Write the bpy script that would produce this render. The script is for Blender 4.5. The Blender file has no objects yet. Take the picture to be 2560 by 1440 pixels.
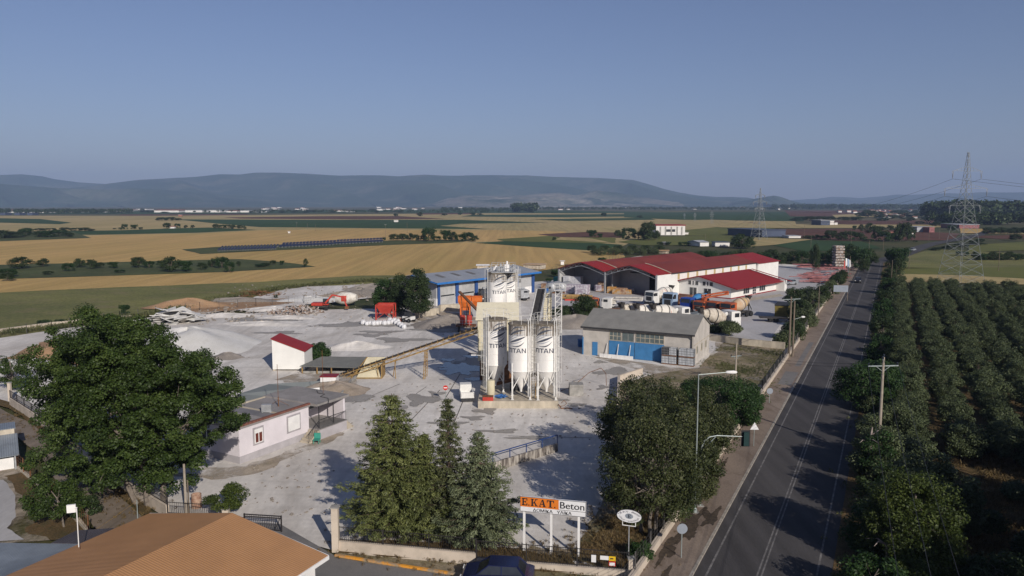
import bpy, math, random
import numpy as np
from mathutils import Vector, Matrix
R = math.radians
sc = bpy.context.scene
# ---------------------------------------------------------------- camera
FPX, HY, CAMH = 1900.0, 510.0, 22.0
PITCH = math.atan((720-HY)/FPX)
cd = bpy.data.cameras.new('camera'); cam = bpy.data.objects.new('camera', cd)
sc.collection.objects.link(cam); sc.camera = cam
cam.location = (0, 0, CAMH); cam.rotation_euler = (math.pi/2-PITCH, 0, 0)
cd.sensor_width = 36; cd.lens = 36*FPX/2560; cd.clip_start = 0.5; cd.clip_end = 60000
# ---------------------------------------------------------------- light
SUN_EL, SUN_AZ = 26.0, 154.0          # azimuth clockwise from +Y (view direction)
w = bpy.data.worlds.new("World"); sc.world = w; w.use_nodes = True
nt = w.node_tree; nt.nodes.clear()
sky = nt.nodes.new('ShaderNodeTexSky'); sky.sky_type = 'NISHITA'; sky.sun_disc = False
sky.sun_elevation = R(SUN_EL); sky.sun_rotation = R(SUN_AZ)
sky.altitude = 0; sky.air_density = 1.0; sky.dust_density = 0.6; sky.ozone_density = 2.0
hs = nt.nodes.new('ShaderNodeHueSaturation'); hs.inputs['Saturation'].default_value = 0.95
bgn = nt.nodes.new('ShaderNodeBackground'); bgn.inputs[1].default_value = 0.055
wo = nt.nodes.new('ShaderNodeOutputWorld')
nt.links.new(sky.outputs[0], hs.inputs['Color']); tint = nt.nodes.new('ShaderNodeMixRGB'); tint.blend_type = 'MULTIPLY'; tint.inputs[0].default_value = 1; tint.inputs[2].default_value = (0.95, 0.93, 1.16, 1)
nt.links.new(hs.outputs[0], tint.inputs[1]); nt.links.new(tint.outputs[0], bgn.inputs[0]); nt.links.new(bgn.outputs[0], wo.inputs[0])
sd = bpy.data.lights.new('sun', 'SUN'); sd.energy = 4.6; sd.angle = R(0.5); sd.color = (1.0, 0.925, 0.84)
so = bpy.data.objects.new('sun', sd); sc.collection.objects.link(so)
a_, e_ = R(SUN_AZ), R(SUN_EL)
sdir = Vector((math.sin(a_)*math.cos(e_), math.cos(a_)*math.cos(e_), math.sin(e_)))
so.rotation_euler = sdir.to_track_quat('Z', 'Y').to_euler()
sc.view_settings.view_transform = 'Standard'; sc.view_settings.look = 'None'
sc.view_settings.exposure = 0.15; sc.view_settings.gamma = 1
rnd = random.Random(7); nrg = np.random.default_rng(11)
C = sc.collection
# ---------------------------------------------------------------- photo pixel -> ground helpers
def P(px, py, z=0.0):
    dx = (px-1280)/FPX; dy = (py-720)/FPX
    fw = math.cos(PITCH)-dy*math.sin(PITCH); dn = math.sin(PITCH)+dy*math.cos(PITCH)
    t = (CAMH-z)/dn
    return Vector((dx*t, fw*t, z))
def Hz(p, py):
    dy = (py-720)/FPX
    return CAMH-p[1]*(math.sin(PITCH)+dy*math.cos(PITCH))/(math.cos(PITCH)-dy*math.sin(PITCH))
def onray(A, az, px, z=0.0):
    """distance t along azimuth az from A at which the screen column is px"""
    k = (px-1280)/FPX; c, s = math.cos(PITCH), math.sin(PITCH)
    dx, dy = math.sin(R(az)), math.cos(R(az))
    return (k*(A[1]*c+(CAMH-z)*s)-A[0])/(dx-k*dy*c)
def go(A, az, t): return Vector((A[0]+math.sin(R(az))*t, A[1]+math.cos(R(az))*t, A[2] if len(A) > 2 else 0))
RAZ = 26.5
RD = Vector((math.sin(R(RAZ)), math.cos(R(RAZ)), 0)); RN = Vector((math.cos(R(RAZ)), -math.sin(R(RAZ)), 0))
def RP(s, n, z=0.0): v = RD*s+RN*n; return Vector((v.x, v.y, z))
# ---------------------------------------------------------------- materials
def nn(m, t): return m.node_tree.nodes.new(t)
def mat(name, col, rough=0.8, metal=0.0, var=0.18, scale=1.5, bump=0.0, col2=None, thr=(0.35, 0.7), detail=6, coord='Object', spec=0.3, stretch=None):
    m = bpy.data.materials.new(name); m.use_nodes = True
    T = m.node_tree; b = T.nodes['Principled BSDF']
    b.inputs['Roughness'].default_value = rough; b.inputs['Metallic'].default_value = metal
    b.inputs['Specular IOR Level'].default_value = spec
    tc = nn(m, 'ShaderNodeTexCoord'); no = nn(m, 'ShaderNodeTexNoise')
    no.inputs['Scale'].default_value = scale; no.inputs['Detail'].default_value = detail
    no.inputs['Roughness'].default_value = 0.6
    if stretch:
        mp = nn(m, 'ShaderNodeMapping'); mp.inputs['Scale'].default_value = stretch
        T.links.new(tc.outputs[coord], mp.inputs[0]); T.links.new(mp.outputs[0], no.inputs['Vector'])
    else: T.links.new(tc.outputs[coord], no.inputs['Vector'])
    cr = nn(m, 'ShaderNodeValToRGB'); e = cr.color_ramp.elements
    e[0].position, e[1].position = thr
    c2 = col2 if col2 else tuple(min(1, c*(1+var)) for c in col)
    c1 = col if col2 else tuple(c*(1-var) for c in col)
    e[0].color = (*c1, 1); e[1].color = (*c2, 1)
    T.links.new(no.outputs['Fac'], cr.inputs[0]); T.links.new(cr.outputs[0], b.inputs['Base Color'])
    if bump:
        bp = nn(m, 'ShaderNodeBump'); bp.inputs['Strength'].default_value = bump; bp.inputs['Distance'].default_value = 0.05
        T.links.new(no.outputs['Fac'], bp.inputs['Height']); T.links.new(bp.outputs[0], b.inputs['Normal'])
    return m
def mat_mix(name, cols, scales, rough=0.9, bump=0.3, stretch=(1, 1, 1), w2=0.5, spec=0.15, thr=(0.38, 0.62), dist=0.0, thr2=(0.5, 0.72), fine=0.25, finescale=None):
    """ground-like: two noise masks over three colours plus fine grain"""
    m = bpy.data.materials.new(name); m.use_nodes = True; T = m.node_tree
    b = T.nodes['Principled BSDF']; b.inputs['Roughness'].default_value = rough; b.inputs['Specular IOR Level'].default_value = spec
    tc = nn(m, 'ShaderNodeTexCoord'); mp = nn(m, 'ShaderNodeMapping'); mp.inputs['Scale'].default_value = stretch
    mp.inputs['Rotation'].default_value = (0, 0, R(RAZ))
    T.links.new(tc.outputs['Object'], mp.inputs[0])
    cur = None
    for i, s in enumerate(scales):
        no = nn(m, 'ShaderNodeTexNoise'); no.inputs['Scale'].default_value = s; no.inputs['Detail'].default_value = 8
        no.inputs['Roughness'].default_value = 0.62; no.inputs['Distortion'].default_value = dist
        T.links.new(mp.outputs[0], no.inputs['Vector'])
        cr = nn(m, 'ShaderNodeValToRGB'); e = cr.color_ramp.elements
        e[0].position, e[1].position = thr if i == 0 else thr2
        e[0].color = (0, 0, 0, 1); e[1].color = (1, 1, 1, 1) if i == 0 else (w2, w2, w2, 1)
        T.links.new(no.outputs['Fac'], cr.inputs[0])
        mx = nn(m, 'ShaderNodeMixRGB')
        if cur is None: mx.inputs[1].default_value = (*cols[0], 1)
        else: T.links.new(cur, mx.inputs[1])
        mx.inputs[2].default_value = (*cols[i+1], 1)
        T.links.new(cr.outputs[0], mx.inputs[0]); cur = mx.outputs[0]
    f = nn(m, 'ShaderNodeTexNoise'); f.inputs['Scale'].default_value = finescale or scales[-1]*9; f.inputs['Detail'].default_value = 5
    f.inputs['Roughness'].default_value = 0.75
    T.links.new(mp.outputs[0], f.inputs['Vector'])
    mr = nn(m, 'ShaderNodeMapRange'); mr.inputs[1].default_value = 0.3; mr.inputs[2].default_value = 0.7
    mr.inputs[3].default_value = 1-fine; mr.inputs[4].default_value = 1+fine
    T.links.new(f.outputs['Fac'], mr.inputs[0])
    mu = nn(m, 'ShaderNodeMixRGB'); mu.blend_type = 'MULTIPLY'; mu.inputs[0].default_value = 1
    T.links.new(cur, mu.inputs[1]); T.links.new(mr.outputs[0], mu.inputs[2]); T.links.new(mu.outputs[0], b.inputs['Base Color'])
    if bump:
        bp = nn(m, 'ShaderNodeBump'); bp.inputs['Strength'].default_value = bump; bp.inputs['Distance'].default_value = 0.1
        T.links.new(f.outputs['Fac'], bp.inputs['Height']); T.links.new(bp.outputs[0], b.inputs['Normal'])
    return m
def mat_leaf(name, dark, mid, lite, trans=0.22, clump=0.5):
    m = bpy.data.materials.new(name); m.use_nodes = True; T = m.node_tree
    b = T.nodes['Principled BSDF']; b.inputs['Roughness'].default_value = 0.55; b.inputs['Specular IOR Level'].default_value = 0.25
    g = nn(m, 'ShaderNodeNewGeometry'); tc = nn(m, 'ShaderNodeTexCoord')
    no = nn(m, 'ShaderNodeTexNoise'); no.inputs['Scale'].default_value = clump; no.inputs['Detail'].default_value = 3
    T.links.new(tc.outputs['Object'], no.inputs['Vector'])
    ad = nn(m, 'ShaderNodeMath'); ad.operation = 'ADD'
    ms = nn(m, 'ShaderNodeMath'); ms.operation = 'MULTIPLY'; ms.inputs[1].default_value = 0.55
    T.links.new(g.outputs['Random Per Island'], ms.inputs[0]); T.links.new(ms.outputs[0], ad.inputs[0])
    m2 = nn(m, 'ShaderNodeMath'); m2.operation = 'MULTIPLY_ADD'; m2.inputs[1].default_value = 1.6; m2.inputs[2].default_value = -0.6
    T.links.new(no.outputs['Fac'], m2.inputs[0]); T.links.new(m2.outputs[0], ad.inputs[1])
    cr = nn(m, 'ShaderNodeValToRGB'); e = cr.color_ramp.elements
    e[0].position = 0.1; e[1].position = 0.95; e[0].color = (*dark, 1); e[1].color = (*lite, 1)
    k = e.new(0.5); k.color = (*mid, 1)
    T.links.new(ad.outputs[0], cr.inputs[0]); T.links.new(cr.outputs[0], b.inputs['Base Color'])
    tr = nn(m, 'ShaderNodeBsdfTranslucent'); T.links.new(cr.outputs[0], tr.inputs[0])
    mx = nn(m, 'ShaderNodeMixShader'); mx.inputs[0].default_value = trans
    T.links.new(b.outputs[0], mx.inputs[1]); T.links.new(tr.outputs[0], mx.inputs[2])
    T.links.new(mx.outputs[0], T.nodes['Material Output'].inputs[0])
    return m
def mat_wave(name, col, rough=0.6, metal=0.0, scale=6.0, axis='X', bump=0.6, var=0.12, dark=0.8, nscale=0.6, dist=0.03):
    """corrugated / ribbed sheet: bump ribs, troughs darkened in the colour, plus light weathering"""
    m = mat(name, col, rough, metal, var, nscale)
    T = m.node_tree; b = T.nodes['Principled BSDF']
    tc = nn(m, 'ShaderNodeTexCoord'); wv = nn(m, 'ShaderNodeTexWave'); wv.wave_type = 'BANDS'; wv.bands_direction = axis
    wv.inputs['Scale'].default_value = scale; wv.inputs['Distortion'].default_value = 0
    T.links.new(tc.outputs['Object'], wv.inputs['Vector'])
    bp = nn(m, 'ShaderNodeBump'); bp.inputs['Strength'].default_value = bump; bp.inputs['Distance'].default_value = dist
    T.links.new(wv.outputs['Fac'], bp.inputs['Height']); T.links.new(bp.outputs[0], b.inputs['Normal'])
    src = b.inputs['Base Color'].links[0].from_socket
    mr = nn(m, 'ShaderNodeMapRange'); mr.inputs[3].default_value = dark; mr.inputs[4].default_value = 1.0  # base colour darkens towards the rib troughs
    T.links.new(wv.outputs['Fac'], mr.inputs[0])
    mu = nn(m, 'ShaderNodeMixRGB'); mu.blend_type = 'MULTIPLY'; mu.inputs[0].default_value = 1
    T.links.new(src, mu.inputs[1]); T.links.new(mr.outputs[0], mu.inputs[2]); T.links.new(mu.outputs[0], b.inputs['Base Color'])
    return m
M = {}
# ---------------------------------------------------------------- mesh builder
class MB:
    def __init__(s): s.v = []; s.f = []; s.m = []
    def add(s, vs, fs, mi=0):
        o = len(s.v); s.v += [tuple(v) for v in vs]
        for f in fs: s.f.append(tuple(i+o for i in f)); s.m.append(mi)
        return s
    def box(s, x0, x1, y0, y1, z0, z1, mi=0):
        return s.add([(x0,y0,z0),(x1,y0,z0),(x1,y1,z0),(x0,y1,z0),(x0,y0,z1),(x1,y0,z1),(x1,y1,z1),(x0,y1,z1)],
              [(0,3,2,1),(4,5,6,7),(0,1,5,4),(1,2,6,5),(2,3,7,6),(3,0,4,7)], mi)
    def cbox(s, c, sz, rz=0, mi=0, rx=0, ry=0):
        m = Matrix.Translation(c) @ Matrix.Rotation(rz, 4, 'Z') @ Matrix.Rotation(ry, 4, 'Y') @ Matrix.Rotation(rx, 4, 'X')
        h = [x/2 for x in sz]
        vs = [m @ Vector((a*h[0], b*h[1], c2*h[2])) for c2 in (-1,1) for a, b in ((-1,-1),(1,-1),(1,1),(-1,1))]
        return s.add(vs, [(0,3,2,1),(4,5,6,7),(0,1,5,4),(1,2,6,5),(2,3,7,6),(3,0,4,7)], mi)
    def beam(s, a, b, w=0.1, h=None, mi=0):
        a, b = Vector(a), Vector(b); d = (b-a)
        if d.length < 1e-6: return s
        q = d.to_track_quat('Z', 'Y'); h = h or w
        vs = []
        for p in (a, b):
            for x, y in ((-1,-1),(1,-1),(1,1),(-1,1)): vs.append(p+q @ Vector((x*w/2, y*h/2, 0)))
        return s.add(vs, [(0,3,2,1),(4,5,6,7),(0,1,5,4),(1,2,6,5),(2,3,7,6),(3,0,4,7)], mi)
    def tube(s, a, b, r0, r1=None, n=8, mi=0, cap=True):
        a, b = Vector(a), Vector(b); r1 = r0 if r1 is None else r1
        q = (b-a).to_track_quat('Z', 'Y'); vs = []
        for p, r in ((a, r0), (b, r1)):
            for i in range(n):
                t = 2*math.pi*i/n; vs.append(p+q @ Vector((r*math.cos(t), r*math.sin(t), 0)))
        fs = [(i, (i+1) % n, n+(i+1) % n, n+i) for i in range(n)]
        if cap: fs += [tuple(range(n-1, -1, -1)), tuple(range(n, 2*n))]
        return s.add(vs, fs, mi)
    def path(s, pts, r, n=6, mi=0):
        for i, (a, b) in enumerate(zip(pts, pts[1:])):
            ra = r[i] if isinstance(r, (list, tuple)) else r; rb = r[i+1] if isinstance(r, (list, tuple)) else r
            s.tube(a, b, ra, rb, n, mi)
        return s
    def lathe(s, prof, o=(0,0,0), d=(0,0,1), n=24, mi=0, cap=True):
        o = Vector(o); q = Vector(d).to_track_quat('Z', 'Y'); vs = []
        for r, z in prof:
            for i in range(n):
                t = 2*math.pi*i/n; vs.append(o+q @ Vector((r*math.cos(t), r*math.sin(t), z)))
        fs = [(j*n+i, j*n+(i+1) % n, (j+1)*n+(i+1) % n, (j+1)*n+i) for j in range(len(prof)-1) for i in range(n)]
        if cap: fs += [tuple(range(n-1, -1, -1)), tuple(range((len(prof)-1)*n, len(prof)*n))]
        return s.add(vs, fs, mi)
    def prism(s, pts, z0, z1, mi=0):
        n = len(pts); vs = [(p[0], p[1], z0) for p in pts]+[(p[0], p[1], z1) for p in pts]
        ar = sum(pts[i][0]*pts[(i+1) % n][1]-pts[(i+1) % n][0]*pts[i][1] for i in range(n))
        fs = [tuple(range(n-1, -1, -1)), tuple(range(n, 2*n))]+[(i, (i+1) % n, n+(i+1) % n, n+i) for i in range(n)]
        if ar < 0: fs = [tuple(reversed(f)) for f in fs]
        return s.add(vs, fs, mi)
    def xprism(s, pts, y0, y1, mi=0):
        """profile in x-z swept along y"""
        n = len(pts); vs = [(p[0], y0, p[1]) for p in pts]+[(p[0], y1, p[1]) for p in pts]
        return s.add(vs, [tuple(range(n)), tuple(range(2*n-1, n-1, -1))]+[(i, n+i, n+(i+1) % n, (i+1) % n) for i in range(n)], mi)
    def yprism(s, pts, x0, x1, mi=0):
        """profile in y-z swept along x"""
        n = len(pts); vs = [(x0, p[0], p[1]) for p in pts]+[(x1, p[0], p[1]) for p in pts]
        return s.add(vs, [tuple(range(n-1, -1, -1)), tuple(range(n, 2*n))]+[(i, (i+1) % n, n+(i+1) % n, n+i) for i in range(n)], mi)
    def poly(s, pts, mi=0): return s.add(pts, [tuple(range(len(pts)))], mi)
    def slab(s, pts, t=0.08, mi=0):
        """3D polygon thickened straight down"""
        n = len(pts); vs = [tuple(p) for p in pts]+[(p[0], p[1], p[2]-t) for p in pts]
        return s.add(vs, [tuple(range(n)), tuple(range(2*n-1, n-1, -1))]+[(i, n+i, n+(i+1) % n, (i+1) % n) for i in range(n)], mi)
    def build(s, name, mats, parent=None, smooth=False, loc=None):
        me = bpy.data.meshes.new(name); me.from_pydata(s.v, [], s.f)
        if not isinstance(mats, (list, tuple)): mats = [mats]
        for x in mats: me.materials.append(M[x] if isinstance(x, str) else x)
        if len(mats) > 1: me.polygons.foreach_set('material_index', s.m)
        if smooth:
            me.polygons.foreach_set('use_smooth', [True]*len(me.polygons))
            me.set_sharp_from_angle(angle=R(35))
        me.validate(); me.update()
        o = bpy.data.objects.new(name, me); C.objects.link(o)
        if parent: o.parent = parent
        if loc: o.location = loc
        return o
def tag(o, label=None, cat=None, group=None, kind=None):
    if label: o['label'] = label
    if cat: o['category'] = cat
    if group: o['group'] = group
    if kind: o['kind'] = kind
    return o
def thing(name, label, cat, loc=(0,0,0), az=0, group=None, rz=None):
    o = bpy.data.objects.new(name, None); C.objects.link(o); o.empty_display_size = 0.3
    o.location = loc; o.rotation_euler = (0, 0, -R(az) if rz is None else rz)
    return tag(o, label, cat, group)
def copytree(o, loc=None, rz=None, label=None, scale=None, parent=None):
    c = o.copy(); C.objects.link(c)
    if parent: c.parent = parent
    for ch in list(o.children): copytree(ch, parent=c)
    if loc is not None: c.location = loc
    if rz is not None: c.rotation_euler = (0, 0, rz)
    if label: c['label'] = label
    if scale is not None: c.scale = scale if hasattr(scale, '__len__') else (scale,)*3
    return c
ORD = 'first second third fourth fifth sixth seventh eighth ninth tenth eleventh twelfth thirteenth fourteenth fifteenth sixteenth seventeenth eighteenth nineteenth twentieth'.split()
def ordw(i):
    if i < 20: return ORD[i]
    n = i+1; return str(n)+({1: 'st', 2: 'nd', 3: 'rd'}.get(n % 10, 'th') if n % 100 not in (11, 12, 13) else 'th')
def npmesh(name, V, n, mat_, parent=None, loc=None, smooth=False):
    """V: (k, n, 3) array of separate n-gons"""
    k = V.shape[0]; me = bpy.data.meshes.new(name)
    me.vertices.add(k*n); me.vertices.foreach_set('co', V.astype(np.float32).ravel())
    me.loops.add(k*n); me.loops.foreach_set('vertex_index', np.arange(k*n, dtype=np.int32))
    me.polygons.add(k); me.polygons.foreach_set('loop_start', np.arange(0, k*n, n, dtype=np.int32))
    me.polygons.foreach_set('loop_total', np.full(k, n, dtype=np.int32))
    me.materials.append(M[mat_]); me.update(); me.validate()
    if name is None: return me
    o = bpy.data.objects.new(name, me); C.objects.link(o)
    if parent: o.parent = parent
    if loc: o.location = loc
    return o
def add_streaks(m, scale, stretch, lo, hi=1.04, rot=RAZ, dist=1.5, thr=(0.35, 0.65)):
    T = m.node_tree; b = T.nodes['Principled BSDF']; src = b.inputs['Base Color'].links[0].from_socket
    tc = nn(m, 'ShaderNodeTexCoord'); mp = nn(m, 'ShaderNodeMapping'); mp.inputs['Scale'].default_value = stretch; mp.inputs['Rotation'].default_value = (0, 0, R(rot))
    no = nn(m, 'ShaderNodeTexNoise'); no.inputs['Scale'].default_value = scale; no.inputs['Detail'].default_value = 4; no.inputs['Distortion'].default_value = dist
    T.links.new(tc.outputs['Object'], mp.inputs[0]); T.links.new(mp.outputs[0], no.inputs['Vector'])
    mr = nn(m, 'ShaderNodeMapRange'); mr.inputs[1].default_value, mr.inputs[2].default_value = thr; mr.inputs[3].default_value = lo; mr.inputs[4].default_value = hi
    T.links.new(no.outputs['Fac'], mr.inputs[0]); mu = nn(m, 'ShaderNodeMixRGB'); mu.blend_type = 'MULTIPLY'; mu.inputs[0].default_value = 1
    T.links.new(src, mu.inputs[1]); T.links.new(mr.outputs[0], mu.inputs[2]); T.links.new(mu.outputs[0], b.inputs['Base Color'])
def ragged(m, scale=0.6, thr=(0.36, 0.50), edge=False, gain=1.3):
    """irregular outline: parts of the sheet are missing where a noise mask is low"""
    T = m.node_tree; out = T.nodes['Material Output']; sh = out.inputs[0].links[0].from_socket
    tc = nn(m, 'ShaderNodeTexCoord'); no = nn(m, 'ShaderNodeTexNoise'); no.inputs['Scale'].default_value = scale; no.inputs['Detail'].default_value = 8; no.inputs['Roughness'].default_value = 0.68
    T.links.new(tc.outputs['Object'], no.inputs['Vector']); f = no.outputs['Fac']
    if edge:
        at = nn(m, 'ShaderNodeAttribute'); at.attribute_name = 'edge'
        ma = nn(m, 'ShaderNodeMath'); ma.operation = 'MULTIPLY_ADD'; ma.inputs[1].default_value = gain; ma.inputs[2].default_value = -gain/2
        T.links.new(f, ma.inputs[0]); ad = nn(m, 'ShaderNodeMath'); ad.operation = 'ADD'; T.links.new(ma.outputs[0], ad.inputs[0]); T.links.new(at.outputs['Fac'], ad.inputs[1]); f = ad.outputs[0]
    mr = nn(m, 'ShaderNodeMapRange'); mr.inputs[1].default_value, mr.inputs[2].default_value = thr; T.links.new(f, mr.inputs[0])
    tr = nn(m, 'ShaderNodeBsdfTransparent'); mx = nn(m, 'ShaderNodeMixShader'); T.links.new(mr.outputs[0], mx.inputs[0]); T.links.new(tr.outputs[0], mx.inputs[1]); T.links.new(sh, mx.inputs[2]); T.links.new(mx.outputs[0], out.inputs[0])
    return m
def soft_blob(name, pts, z, mt):
    c = sum((Vector((p[0], p[1], 0)) for p in pts), Vector())/len(pts); n = len(pts); vs = [(c.x, c.y, z)]; ev = [1.0]
    for f, e in ((0.45, 0.9), (0.8, 0.5), (1.12, 0.0)):
        for p in pts: vs.append((c.x+(p[0]-c.x)*f, c.y+(p[1]-c.y)*f, z)); ev.append(e)
    fs = [(0, 1+(i+1) % n, 1+i) for i in range(n)]
    for k in range(2): fs += [(1+k*n+i, 1+k*n+(i+1) % n, 1+(k+1)*n+(i+1) % n, 1+(k+1)*n+i) for i in range(n)]
    mb = MB(); mb.add(vs, fs); o = mb.build(name, mt); at = o.data.attributes.new('edge', 'FLOAT', 'POINT'); at.data.foreach_set('value', ev)
    o['kind'] = 'structure'; return o
def rounded_sheet(name, pts, z, mat_, kind='structure', wob=0.0, sub=0):
    """flat ground sheet from ground points (Vectors); optional wobbly outline"""
    q = []
    n = len(pts)
    for i in range(n):
        a, b = Vector(pts[i][:2]), Vector(pts[(i+1) % n][:2]); k = max(1, sub)
        nrm = Vector((-(b-a).y, (b-a).x)); L = nrm.length
        if L > 0: nrm /= L
        for j in range(k):
            p = a.lerp(b, j/k)
            if wob and L > 0: p = p+nrm*rnd.uniform(-wob, wob)
            q.append((p.x, p.y, z))
    from mathutils.geometry import tessellate_polygon
    tris = tessellate_polygon([[Vector(v) for v in q]])
    mb = MB(); fs = []
    for t in tris:
        a, b, c = (Vector(q[i]) for i in t)
        fs.append(t if (b-a).cross(c-a).z > 0 else (t[0], t[2], t[1]))
    mb.add(q, fs)
    o = mb.build(name, mat_); o['kind'] = kind
    return o
# ================================================================ ground, fields, roads
M['base'] = mat_mix('rough_grass', [(0.040,0.052,0.018), (0.075,0.07,0.03), (0.10,0.085,0.045)], [0.02, 0.15], stretch=(1,1,1), fine=0.35, finescale=1.5)
M['wheat'] = mat_mix('ripe_wheat', [(0.48,0.315,0.125), (0.40,0.275,0.10), (0.31,0.26,0.09)], [0.006, 0.05], stretch=(3,0.6,1), w2=0.35, fine=0.16, finescale=0.9)
M['wheat2'] = mat_mix('pale_stubble', [(0.41,0.31,0.15), (0.33,0.265,0.12), (0.22,0.215,0.085)], [0.006, 0.04], stretch=(3,0.6,1), w2=0.5, fine=0.16, finescale=0.7)
M['crop'] = mat_mix('green_crop', [(0.035,0.07,0.022), (0.028,0.055,0.018), (0.05,0.08,0.025)], [0.01, 0.06], stretch=(4,0.6,1), fine=0.2, finescale=0.8)
M['meadow'] = mat_mix('meadow', [(0.18,0.175,0.06), (0.12,0.125,0.045), (0.19,0.155,0.085)], [0.02, 0.12], stretch=(1,1.6,1), w2=0.8, fine=0.45, finescale=1.6, thr=(0.42,0.58), bump=0.8)
M['lime'] = mat_mix('young_crop', [(0.13,0.135,0.035), (0.10,0.11,0.03), (0.15,0.13,0.05)], [0.01, 0.06], stretch=(4,0.6,1), fine=0.15, finescale=0.8)
M['soil'] = mat_mix('ploughed_soil', [(0.115,0.05,0.032), (0.09,0.045,0.03), (0.14,0.075,0.05)], [0.01, 0.06], stretch=(4,0.6,1), fine=0.15, finescale=0.8)
M['scrub'] = mat_mix('scrub_ground', [(0.075,0.09,0.032), (0.05,0.062,0.024), (0.12,0.105,0.055)], [0.05, 0.25], w2=0.6, fine=0.35, finescale=2)
M['far'] = mat_mix('far_plain', [(0.06,0.075,0.03), (0.12,0.095,0.05), (0.035,0.05,0.022)], [0.0012, 0.005], stretch=(0.5,3,1), w2=0.9, fine=0.1, finescale=0.03)
g = MB(); g.poly([(-14000,-3000,-0.36),(14000,-3000,-0.36),(14000,15000,-0.36),(-14000,15000,-0.36)])
tag(g.build('ground', 'far'), kind='structure')
fz = [-0.30]
def field(name, mt, pts, wob=0.0, sub=0):
    fz[0] += 0.006
    return rounded_sheet(name, [P(*q) for q in pts], fz[0], mt, wob=wob, sub=sub)
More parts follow.
